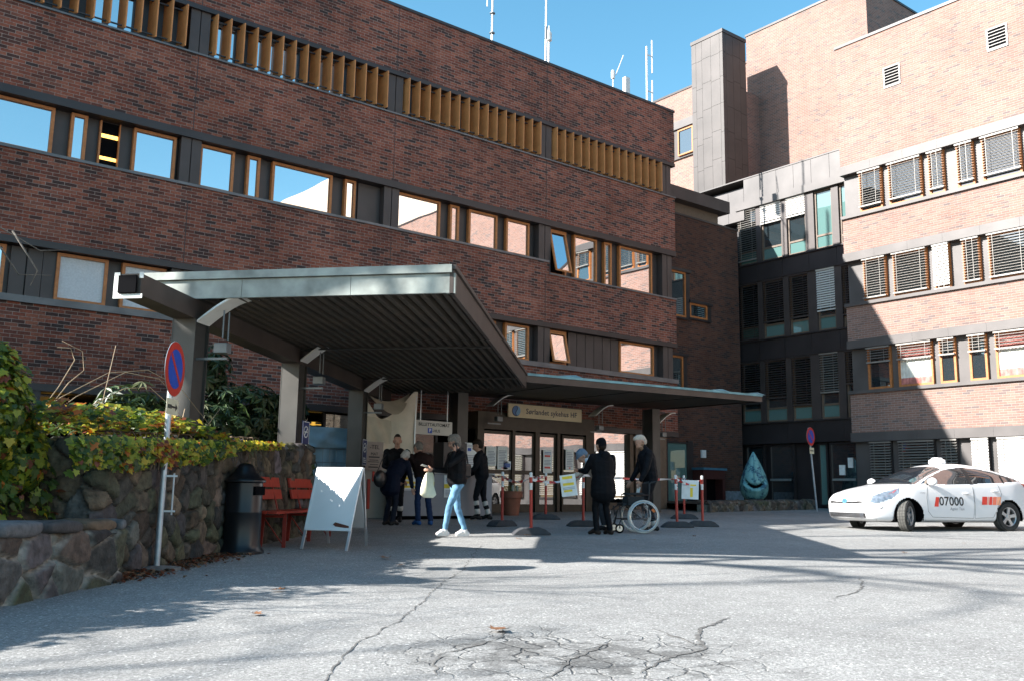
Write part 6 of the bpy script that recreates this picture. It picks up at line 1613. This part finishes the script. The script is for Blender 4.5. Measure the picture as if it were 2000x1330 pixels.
# --- fair haired guard at the wheelchair
pg, hg_, _T, _H, Wg = person('fair haired bearded guard in black work wear holding the wheelchair handles', (13.45, 12.75), dirw(1, -.15), 1.86, WORK, WORK, SHOE_D, HAIR_B, 'quiff', bend=.16, head_pitch=.42, head_yaw=.2, collar=WORK, bulk=1.26, bands=((.84, .93),), sleeve_bands=True, beard=BEARD,
    feet=(((.10, .13), .1, 0), ((-.12, -.11), -.2, 0)), arms=(((.22, .18, -.95), (.45, .02, -.85)), ((.25, -.16, -.95), (.5, -.02, -.82))))
kt = empty('key_tag', Wg(hg_[0][2]) - V((.02, .02, .14)), 0, 'white paper tag dangling from the hand of the fair haired guard', 'tag')
k = MB(); k.cbox((0, 0, .05), (.05, -.04, 0), (.003, .003, 0), (.02, -.01, .10)); k.build('card', PAPER, kt, world=False)

# ================================================================ wheelchair
wc = empty('wheelchair', (12.75, 12.55, gz(12.7, 12.4)), dirw(1, -.12), 'empty folding wheelchair with pale tyres pushed by the fair haired guard', 'wheelchair')
TYRE = mat('pale grey tyre', (.50, .50, .48), .7, 0, .06, 8); CHR = mat('chromed steel', (.62, .63, .65), .2, .9, .05, 8); FRB = mat('black frame tube', (.02, .02, .022), .4, .2); UPH = mat('black nylon seat', (.012, .012, .014), .7)
def torus(m, c, R1, r1, axis, n=48, q=8, mi=0):
    c = V(c); ax = V(axis).normalized(); a = ax.orthogonal().normalized(); b = ax.cross(a); pts = [c + a * (R1 * math.cos(2 * PI * i / n)) + b * (R1 * math.sin(2 * PI * i / n)) for i in range(n + 1)]
    o = len(m.v)
    for i in range(n):
        t = 2 * PI * i / n; rd = a * math.cos(t) + b * math.sin(t)
        for j in range(q): p = 2 * PI * j / q; m.v.append(tuple(c + rd * (R1 + r1 * math.cos(p)) + ax * (r1 * math.sin(p))))
    for i in range(n):
        for j in range(q): i2, j2 = (i + 1) % n, (j + 1) % q; m.f.append((o + i * q + j, o + i2 * q + j, o + i2 * q + j2, o + i * q + j2)); m.m.append(mi)
for sy in (1, -1):
    cy = sy * .29; k = MB(); torus(k, (-.14, cy, .305), .285, .021, (0, 1, 0)); wh = k.build('wheel', TYRE, wc, world=False, smooth=180)
    k = MB(); torus(k, (-.14, cy, .305), .262, .010, (0, 1, 0), 48, 6); k.build('rim', CHR, wh, world=False, smooth=180)
    k = MB(); torus(k, (-.14, cy + sy * .045, .305), .255, .009, (0, 1, 0), 48, 6); k.build('push_rim', CHR, wh, world=False, smooth=180)
    k = MB()
    for i in range(28): t = 2 * PI * i / 28; k.tube([(-.14 + .025 * math.cos(t + .9), cy + (.02 if i % 2 else -.02), .305 + .025 * math.sin(t + .9)), (-.14 + .26 * math.cos(t), cy, .305 + .26 * math.sin(t))], .0017, 4)
    k.build('spokes', CHR, wh, world=False)
    k = MB(); k.lathe([(.026, -.03), (.026, .03)], (-.14, cy, .305), 14, axis=(0, 1, 0)); k.build('hub', FRB, wh, world=False)
    if sy > 0: k = MB(); k.cbox((-.33, cy, .42), (.05, 0, .05), (0, .012, 0), (-.03, 0, .03)); k.build('reflector', mat('orange reflector', (.75, .17, .02), .3), wh, world=False)
    k = MB(); torus(k, (.30, sy * .24, .085), .068, .017, (0, 1, 0), 28, 8); cs_ = k.build('castor', BLACK, wc, world=False, smooth=180)
    k = MB(); k.lathe([(.055, -.012), (.055, .012)], (.30, sy * .24, .085), 18, axis=(0, 1, 0)); k.build('disc', CHR, cs_, world=False)
    k = MB(); k.tube([(.30, sy * .27, .085), (.30, sy * .25, .19), (.27, sy * .25, .25)], .010, 6); k.build('castor_fork', FRB, wc, world=False)
    k = MB(); k.tube([(-.26, cy * .85, .30), (-.25, cy * .85, .60), (-.28, cy * .85, .92), (-.38, cy * .85, .945)], .0125, 8); k.tube([(-.2, cy * .85, .52), (.20, cy * .85, .52), (.34, cy * .85, .42), (.40, cy * .85, .16)], .0125, 8)
    k.tube([(-.24, cy * .85, .27), (.27, cy * .85, .25), (.30, cy * .85, .50)], .0125, 8); k.tube([(-.26, cy * .9, .70), (.14, cy * .9, .71), (.16, cy * .9, .52)], .012, 8); k.build('side_frame', FRB, wc, world=False, smooth=180)
    k = MB(); k.tube([(-.40, cy * .85, .945), (-.30, cy * .85, .93)], .018, 8); k.build('push_handle', INK, wc, world=False)
    k = MB(); k.cbox((-.02, cy * .9, .725), (.26, 0, 0), (0, .05, 0), (0, 0, .03)); k.build('armrest', UPH, wc, world=False, bevel=.008)
    k = MB(); k.cbox((.47, sy * .11, .11), (.16, 0, .03), (0, .14, 0), (0, 0, .015)); k.tube([(.36, sy * .22, .40), (.44, sy * .18, .11)], .011, 6); k.build('footrest', CHR, wc, world=False)
    k = MB(); k.cbox((-.02, cy * .82, .6), (.3, 0, 0), (0, .006, 0), (0, 0, .15)); k.build('side_guard', UPH, wc, world=False)
k = MB(); k.cbox((.03, 0, .52), (.42, 0, .01), (0, .46, 0), (0, 0, .05)); k.build('seat', UPH, wc, world=False, bevel=.012)
k = MB(); k.cbox((-.255, 0, .74), (.025, 0, 0), (0, .46, 0), (-.02, 0, .36)); k.build('backrest', UPH, wc, world=False, bevel=.01)
k = MB(); k.tube([(-.1, -.24, .28), (.08, .24, .5)], .011, 6); k.tube([(-.1, .24, .28), (.08, -.24, .5)], .011, 6); k.build('cross_brace', FRB, wc, world=False)
# ================================================================ taxi
from mathutils.bvhtree import BVHTree
PAINT = mat('white car paint', (.68, .68, .69), .3, 0, .015, 2, coat=.7)
CGLASS = glass_mat('car glass', (.018, .022, .028), .24, .02, .5)
PLAST = mat('black car plastic', (.015, .015, .016), .5, 0, .1, 20); RUBT = mat('black tyre rubber', (.018, .018, .018), .85, 0, .25, 20, .3, 60); ALLOY = mat('silver alloy', (.42, .42, .43), .35, .6, .08, 8)
LAMPG = mat('clear head lamp', (.22, .26, .31), .1, .3, .35, 14); LAMPRED = mat('red lamp lens', (.40, .02, .015), .15, 0, .1, 10)
REDST = mat('red vinyl stripe', (.62, .035, .02), .4, 0, .04, 6); CHROME = mat('satin chrome', (.6, .6, .62), .2, .9, .05, 8)
fdir2 = V((-2.55, .90, 0)).normalized()
CARZ = .425
car = empty('taxi', (20.35, 10.78, CARZ), math.atan2(fdir2.y, fdir2.x), 'white hybrid taxi with a red stripe and number on its doors', 'taxi')
def lerpt(tab, x):
    if x >= tab[0][0]: return tab[0][1]
    for (a, va), (b, vb) in zip(tab, tab[1:]):
        if x >= b: t = (x - b) / (a - b); return vb + (va - vb) * t
    return tab[-1][1]
TOP = [(2.27, .60), (2.22, .70), (2.10, .775), (1.9, .845), (1.6, .915), (1.3, .965), (1.08, 1.0), (.8, 1.13), (.5, 1.265), (.2, 1.38), (-.05, 1.44), (-.35, 1.47), (-.7, 1.462), (-1.05, 1.415), (-1.4, 1.325), (-1.75, 1.205), (-2.0, 1.105), (-2.15, 1.04), (-2.24, .95), (-2.28, .8)]
WID = [(2.27, .50), (2.22, .64), (2.10, .745), (1.9, .815), (1.6, .86), (1.2, .875), (.5, .88), (-.5, .88), (-1.2, .885), (-1.6, .875), (-1.9, .82), (-2.1, .75), (-2.24, .66), (-2.28, .60)]
BELT = [(2.3, .70), (1.6, .83), (1.08, .93), (.5, .965), (-.5, .99), (-1.2, 1.02), (-1.75, 1.06), (-2.3, .98)]
BOT = [(2.27, .26), (2.1, .19), (1.6, .17), (-1.6, .18), (-2.1, .26), (-2.28, .36)]
st = [2.275, 2.255, 2.20, 2.10, 1.95, 1.75, 1.55, 1.35, 1.2, 1.08, .98, .8, .6, .4, .2, .02, -.15, -.4, -.65, -.9, -1.15, -1.4, -1.6, -1.8, -1.98, -2.1, -2.2, -2.26, -2.285]
cage = MB(); rows = []
for x in st:
    zt, W, zb, z0 = lerpt(TOP, x), lerpt(WID, x), lerpt(BELT, x), lerpt(BOT, x)
    zb = min(zb, zt - .035); g_ = zt - zb; wb_ = W - .05 - (.05 if x > 1.3 else 0); zsh = min(.76, zb - .06)
    wr = wb_ - min(.30, g_ * .55) - .03 if g_ > .12 else wb_ * .80
    half = [(0, z0), (W * .55, z0), (W - .07, z0 + .015), (W - .012, z0 + .11), (W, .55 if zsh > .58 else zsh - .05), (W - .012, zsh), (wb_ + .008, zb - .02), (wb_ - .02, zb + .012), (wb_ - (wb_ - wr) * .55, zb + g_ * .55), (wr, zt - g_ * .16 - .004), (wr * .72, zt - .012), (wr * .35, zt - .002), (0, zt)]
    ring = [(x, y, z) for y, z in half] + [(x, -y, z) for y, z in half[-2:0:-1]]
    rows.append(ring)
n = len(rows[0])
for rg in rows: cage.v += rg
for i in range(len(rows) - 1):
    for j in range(n): j2 = (j + 1) % n; cage.f.append((i * n + j, (i + 1) * n + j, (i + 1) * n + j2, i * n + j2)); cage.m.append(0)
for r0, flip in ((0, False), (len(rows) - 1, True)):
    k0 = r0 * n
    for j in range(n // 2 - 0):
        a, b, c, d = j, j + 1, n - j - 1, (n - j) % n
        if j == 0: fc = (k0 + 0, k0 + 1, k0 + n - 1)
        elif b == c: fc = (k0 + a, k0 + b, k0 + d)
        elif b > c: continue
        else: fc = (k0 + a, k0 + b, k0 + c, k0 + d)
        cage.f.append(tuple(reversed(fc)) if flip else fc); cage.m.append(0)
tmp = cage.build('car_cage', PAINT, None, fixn=True); sm_ = tmp.modifiers.new('s', 'SUBSURF'); sm_.levels = 3; sm_.render_levels = 3
dg = bpy.context.evaluated_depsgraph_get(); cme = bpy.data.meshes.new_from_object(tmp.evaluated_get(dg)); bpy.data.objects.remove(tmp)
bmc = bmesh.new(); bmc.from_mesh(cme); bvh = BVHTree.FromBMesh(bmc)
def inpoly(px, pz, poly):
    c = False; j = len(poly) - 1
    for i in range(len(poly)):
        (xi, zi), (xj, zj) = poly[i], poly[j]
        if (zi > pz) != (zj > pz) and px < (xj - xi) * (pz - zi) / (zj - zi) + xi: c = not c
        j = i
    return c
DLO = [(.93, .995), (.70, 1.10), (.40, 1.235), (.12, 1.335), (-.15, 1.385), (-.45, 1.395), (-.80, 1.37), (-1.15, 1.295), (-1.45, 1.205), (-1.80, 1.105), (-1.72, 1.085), (-1.3, 1.055), (-.5, 1.015), (.3, .99)]
HEAD = [(2.18, .60), (2.08, .725), (1.80, .815), (1.42, .90), (1.50, .80), (1.74, .67), (1.98, .59), (2.1, .57)]
TAIL = [(-2.3, .98), (-2.0, 1.045), (-1.86, 1.04), (-2.0, .93), (-2.15, .86), (-2.3, .84)]
AX_F, AX_R, WR = 1.33, -1.37, .318
reg = {}; 
for f in bmc.faces:
    c = f.calc_center_median(); nr_ = f.normal; k_ = 'body'
    if abs(c.y) > .42 and inpoly(c.x, c.z, DLO) and nr_.z < .80: k_ = 'side_glass'
    elif .16 < c.x < 1.06 and nr_.z > .3 and nr_.x > .15 and abs(c.y) < .735 - (1.06 - c.x) * .20: k_ = 'windscreen'
    elif -2.0 < c.x < -1.22 and nr_.z > .3 and abs(c.y) < .52: k_ = 'rear_window'
    elif abs(c.y) > .40 and c.x > 1.4 and inpoly(c.x, c.z, HEAD): k_ = 'headlight'
    elif c.x < -1.8 and abs(c.y) > .40 and inpoly(c.x, c.z, TAIL): k_ = 'tail_light'
    elif c.x > 2.05 and .265 < c.z < .365 and abs(c.y) < .58: k_ = 'lower_grille'
    elif c.x > 2.1 and .56 < c.z < .60 and abs(c.y) < .52: k_ = 'upper_grille'
    for ax_ in (AX_F, AX_R):
        if abs(c.y) > .45 and math.hypot(c.x - ax_, c.z - WR) < .375 and c.z < .8: k_ = None
    reg.setdefault(k_, []).append(f)
matsr = {'body': PAINT, 'side_glass': CGLASS, 'windscreen': CGLASS, 'rear_window': CGLASS, 'headlight': LAMPG, 'tail_light': LAMPRED, 'lower_grille': PLAST, 'upper_grille': PLAST}
def part_from(name, faces, m):
    vm = {}; vs = []; fs = []
    for f in faces:
        ids = []
        for v in f.verts:
            if v.index not in vm: vm[v.index] = len(vs); vs.append(tuple(v.co))
            ids.append(vm[v.index])
        fs.append(ids)
    me = bpy.data.meshes.new(name); me.from_pydata(vs, [], fs); me.materials.append(m); me.polygons.foreach_set('use_smooth', [True] * len(fs))
    # keep the smooth body normals over the cut
    o = bpy.data.objects.new(name, me); COL.objects.link(o); o.parent = car; return o
for nm, fcs in reg.items():
    if nm is None: continue
    if nm in ('headlight', 'tail_light', 'side_glass'):
        for sd__ in (1, -1): part_from(nm, [f for f in fcs if f.calc_center_median().y * sd__ > 0], matsr[nm])
    else: part_from(nm, fcs, matsr[nm])
bpy_body = bmc
def on_side(x, z, off=.004, sgn=1):
    h = bvh.ray_cast(V((x, 3 * sgn, z)), V((0, -sgn, 0)))
    return (h[0] + h[1].normalized() * off * (1 if h[1].y * sgn > 0 else -1)) if h[0] else V((x, .88 * sgn, z))
def on_top(x, y, off=.004):
    h = bvh.ray_cast(V((x, y, 3)), V((0, 0, -1))); return h[0] + V((0, 0, off)) if h[0] else V((x, y, 1))
def on_front(y, z, off=.004):
    h = bvh.ray_cast(V((4, y, z)), V((-1, 0, 0))); return h[0] + V((off, 0, 0)) if h[0] else V((2.2, y, z))
def dense(pts, k=8): return [(a[0] + (b[0] - a[0]) * i / k, a[1] + (b[1] - a[1]) * i / k) for a, b in zip(pts, pts[1:]) for i in range(k)] + [pts[-1]]
GAPM = mat('dark shut line', (.09, .09, .09), .8)
for sg_ in (1, -1):
    for nm, pts in (('door', [(.80, .93), (.86, .70), (.84, .42), (.72, .30), (-.38, .28), (-.42, .99)]), ('rear_door', [(-.42, .99), (-.42, .28), (-.92, .30), (-1.05, .55), (-1.18, .80), (-1.12, 1.03)])):
        k = MB(); k.tube([on_side(x, z, .0005, sg_) for x, z in dense(pts)], .004, 5); k.build(nm + '_seam', GAPM, car, world=False)
    for x, z in ((-.20, .80), (-1.0, .86)):
        k = MB(); p = on_side(x, z, .02, sg_); k.ell(p, (.11, .018, .022), 0, None, 14, 8); k.build('door_handle', PAINT, car, world=False, smooth=180)
    for x0, x1 in ((-.37, -.46), (-1.29, -1.34)):
        k = MB()
        for i in range(10):
            z0_, z1_ = 1.0 + i * .041, 1.0 + (i + 1) * .041
            if not inpoly((x0 + x1) / 2, z1_, DLO): continue
            k.quad(on_side(x0, z0_, .004, sg_), on_side(x1, z0_, .004, sg_), on_side(x1, z1_, .004, sg_), on_side(x0, z1_, .004, sg_))
        k.build('pillar', PLAST, car, world=False)
    mp = on_side(.78, .98, .02, sg_)
    k = MB(); k.ell(mp + V((-.02, sg_ * .13, .05)), (.075, .125, .085), 0, None, 18, 12); mo = k.build('mirror', PAINT, car, world=False, smooth=180)
    k = MB(); k.tube([mp, mp + V((-.01, sg_ * .08, .02))], .03, 8); k.build('mirror_arm', PLAST, mo, world=False)
    # fog lamp slot
    k = MB(); A_ = [(1.93, .50), (1.99, .47), (2.05, .24), (2.02, .22)]
    pts = [on_side(x, z, .006, sg_) for x, z in A_]; k.quad(*pts); k.build('bumper_slot', PLAST, car, world=False)
    # red reflection painted as a flat patch on the head lamp
    k = MB(); pts = [on_side(x, z, .005, sg_) for x, z in ((1.50, .868), (1.62, .80), (1.86, .70), (1.74, .775))]; k.quad(*pts); k.build('painted_reflection', mat('red lamp reflection', (.40, .06, .07), .2), car, world=False)
    # sill
    k = MB(); k.tube([on_side(x, .235, .002, sg_) for x in (.9, .5, 0, -.5, -.92)], .012, 6); k.build('sill_strip', mat('grey sill', (.35, .35, .35), .5), car, world=False)
    # wheel wells
    for ax_ in (AX_F, AX_R):
        k = MB(); o_ = len(k.v); nn2 = 24
        for i in range(nn2 + 1):
            t = PI * (-.08 + 1.16 * i / nn2)
            for y in (.895, .45): k.v.append((ax_ + .377 * math.cos(t), sg_ * (y - (.035 if y > .6 else 0)), WR + .377 * math.sin(t)))
        for i in range(nn2): k.f.append((i * 2, i * 2 + 1, i * 2 + 3, i * 2 + 2)); k.m.append(0)
        k.box(ax_ - .36, sg_ * .45 - .01, .2, ax_ + .36, sg_ * .45 + .01, .7)
        k.build('wheel_well', BLACK, car, world=False)
def wheel(x, sy, steer):
    o = empty('wheel', (x, sy * .775, WR)); o.parent = car; o.rotation_euler = (0, 0, steer + (0 if sy > 0 else PI))
    bpy.data.objects.remove(o)
    R3 = Matrix.Rotation(steer + (0 if sy > 0 else PI), 3, 'Z'); c = V((x, sy * .765, WR)); A = R3 @ V((0, 1, 0))
    k = MB(); k.lathe([(.205, .085), (.25, .098), (.295, .095), (.312, .075), (.318, .04), (.318, -.04), (.312, -.075), (.295, -.095), (.25, -.098), (.205, -.085)], c, 48, axis=A, cap=False); t_ = k.build('wheel', RUBT, car, world=False, smooth=40)
    k = MB(); k.lathe([(.206, .08), (.214, .086), (.214, -.08), (.19, -.08), (.19, .07), (.206, .08)], c, 40, axis=A, cap=False)
    k2 = MB(); a = A.orthogonal().normalized(); b = A.cross(a)
    for i in range(5):
        t = 2 * PI * i / 5 + .3; d = a * math.cos(t) + b * math.sin(t); s = -a * math.sin(t) + b * math.cos(t)
        o_ = len(k.v); vs = []
        for r_, w_, h_ in ((.035, .038, .055), (.11, .030, .062), (.195, .040, .07)):
            vs += [c + d * r_ - s * w_ + A * h_, c + d * r_ + s * w_ + A * h_, c + d * r_ + s * w_ + A * (h_ - .035), c + d * r_ - s * w_ + A * (h_ - .035)]
        k.add(vs, [(0, 1, 5, 4), (4, 5, 9, 8), (1, 2, 6, 5), (5, 6, 10, 9), (3, 0, 4, 7), (7, 4, 8, 11)])
    k.lathe([(.045, .03), (.05, .06), (.03, .068), (.0, .069)], c, 20, axis=A); k.build('rim', ALLOY, t_, world=False, smooth=35)
    k = MB(); k.lathe([(.19, -.02), (.19, .0)], c, 24, axis=A); k.build('brake', PLAST, t_, world=False)
    # tread blocks
    k = MB()
    for i in range(64):
        t = 2 * PI * i / 64; d = a * math.cos(t) + b * math.sin(t); s = -a * math.sin(t) + b * math.cos(t)
        for y0, y1 in ((-.075, -.03), (-.022, .022), (.03, .075)): k.hexa(c + d * .317 + A * y0 - s * .010, s * .02, A * (y1 - y0), d * .005)
    k.build('tread', mat('dusty tread', (.10, .098, .09), .9, 0, .2, 20), t_, world=False)
for x, sy, stx in ((AX_F, 1, rad(30)), (AX_F, -1, rad(30)), (AX_R, 1, 0), (AX_R, -1, 0)): wheel(x, sy, stx)
k = MB(); k.box(-1.9, -.6, .2, 1.9, .6, .5); k.build('underbody', BLACK, car, world=False)
# taxi lamp on the roof
k = MB(); tz = on_top(-.28, 0).z
pr_ = [(-.20, 0), (.20, 0), (.185, .09), (.12, .10), (.09, .14), (-.09, .14), (-.12, .10), (-.185, .09)]
k.prism(pr_, lambda u, v, w: V((-.28 + w, u * 1.0, tz + v)), -.075, .075); k.build('roof_sign', PAINT, car, world=False, bevel=.02, fixn=True)
k = MB(); k.tube([on_top(x, y, .0005) for x, y in dense([(2.02, -.52), (2.16, -.3), (2.19, 0), (2.16, .3), (2.02, .52)], 6)], .004, 5); k.build('bonnet_seam', GAPM, car, world=False)
for sg_ in (1, -1):
    k = MB(); k.tube([on_top(x, sg_ * y, .0005) for x, y in dense([(2.02, .52), (1.6, .66), (1.1, .74)], 8)], .004, 5); k.build('bonnet_seam', GAPM, car, world=False)
k = MB(); k.tube([on_top(x, y, .001) for x, y in dense([(1.09, .70), (1.12, .35), (1.13, 0), (1.12, -.35), (1.09, -.70)], 6)], .02, 6); k.build('scuttle', PLAST, car, world=False)
# plate, emblem, grille slats, wipers
k = MB(); k.cbox((2.285, 0, .475), (.012, 0, 0), (0, .50, 0), (0, 0, .115)); k.build('number_plate', mat('white plate', (.78, .78, .76), .4, 0, .02, 4), car, world=False, bevel=.004)
ec2 = on_front(0, .615, .006)
k = MB(); k.lathe([(.075, 0), (.07, .012), (.0, .014)], (0, 0, 0), 28); em = k.build('emblem', mat('blue emblem', (.10, .35, .62), .25, .3), car, world=False, smooth=50); em.matrix_local = Matrix.Translation(ec2) @ Matrix.Rotation(PI / 2, 4, 'Y') @ Matrix.Diagonal((.72, 1, 1, 1))
k = MB()
for r1, sx, sy in ((.045, .55, .95), (.03, .4, 1.0)):
    for i in range(24):
        t, t2 = 2 * PI * i / 24, 2 * PI * (i + 1) / 24
        k.quad(*[ec2 + V((.016, r_ * sy * math.cos(q), r_ * sx * math.sin(q))) for r_, q in ((r1, t), (r1, t2), (r1 - .01, t2), (r1 - .01, t))])
k.build('emblem_ring', CHROME, car, world=False)
for i in range(4):
    z = .275 + i * .026; k = MB(); k.tube([on_front(y, z, .008) for y in [-.55 + 1.1 * q / 14 for q in range(15)]], .005, 5); k.build('grille_slat', CHROME, car, world=False)
for sy in (1, -1):
    k = MB(); k.tube([on_front(sy * y, .585 + .03 * (y / .5) ** 2, .006) for y in [.09 + .43 * q / 10 for q in range(11)]], .007, 5); k.build('chrome_wing', CHROME, car, world=False)
k = MB(); k.tube([on_top(x, y, .012) for x, y in ((.98, .45), (.90, .1), (.86, -.25))], .008, 5); k.build('wiper', PLAST, car, world=False)
k = MB(); k.hexa((.30, -.10, 1.22), (.04, 0, .0), (0, .2, 0), (-.01, 0, .06)); k.build('rear_view_mirror', PLAST, car, world=False)
def decal(name, poly, m, sg_=1, off=.0035):
    k = MB(); pts = [on_side(x, z, off, sg_) for x, z in poly]; k.add(pts, [tuple(range(len(pts))) if sg_ > 0 else tuple(reversed(range(len(pts))))]); return k.build(name, m, car, world=False)
def text_side(body, size, m, x0, z0, name='lettering', bold=0.0, spacing=1.0):
    cu = bpy.data.curves.new(name, 'FONT'); cu.body = body; cu.size = size; cu.align_x = 'LEFT'; cu.align_y = 'CENTER'; cu.offset = bold; cu.resolution_u = 3; cu.space_character = spacing
    t = bpy.data.objects.new(name, cu); COL.objects.link(t); dg = bpy.context.evaluated_depsgraph_get(); me = bpy.data.meshes.new_from_object(t.evaluated_get(dg)); bpy.data.objects.remove(t); bpy.data.curves.remove(cu)
    for v in me.vertices: v.co = on_side(x0 - v.co.x, z0 + v.co.y, .005, 1)
    me.materials.clear(); me.materials.append(m); o = bpy.data.objects.new(name, me); COL.objects.link(o); o.parent = car; return o
decal('red_stripe', [(.68, .52), (.62, .72), (.53, .72), (.57, .52)], REDST)
text_side('07000', .26, INK, .545, .625, bold=.004, spacing=1.02)
text_side('Agder Taxi', .085, mat('grey lettering', (.25, .25, .27), .5), .26, .475)
for i, (xa, xb, m_) in enumerate(((-.62, -.76, REDST), (-.775, -.80, mat('orange vinyl', (.75, .22, .08), .4)), (-.815, -.90, REDST), (-.915, -1.02, mat('light red vinyl', (.72, .16, .09), .4)), (-1.03, -1.14, mat('fading orange vinyl', (.76, .32, .18), .4)))):
    decal('red_stripe', [(xa + .02, .57), (xa - .02, .745), (xb - .02, .745), (xb + .02, .57)], m_)
text_side('HYBRID', .04, mat('grey lettering', (.25, .25, .27), .5), 1.02, .80)
# seats glimpsed inside are hidden by the reflecting glass; a paper lies on the dashboard shelf
bmc.free()
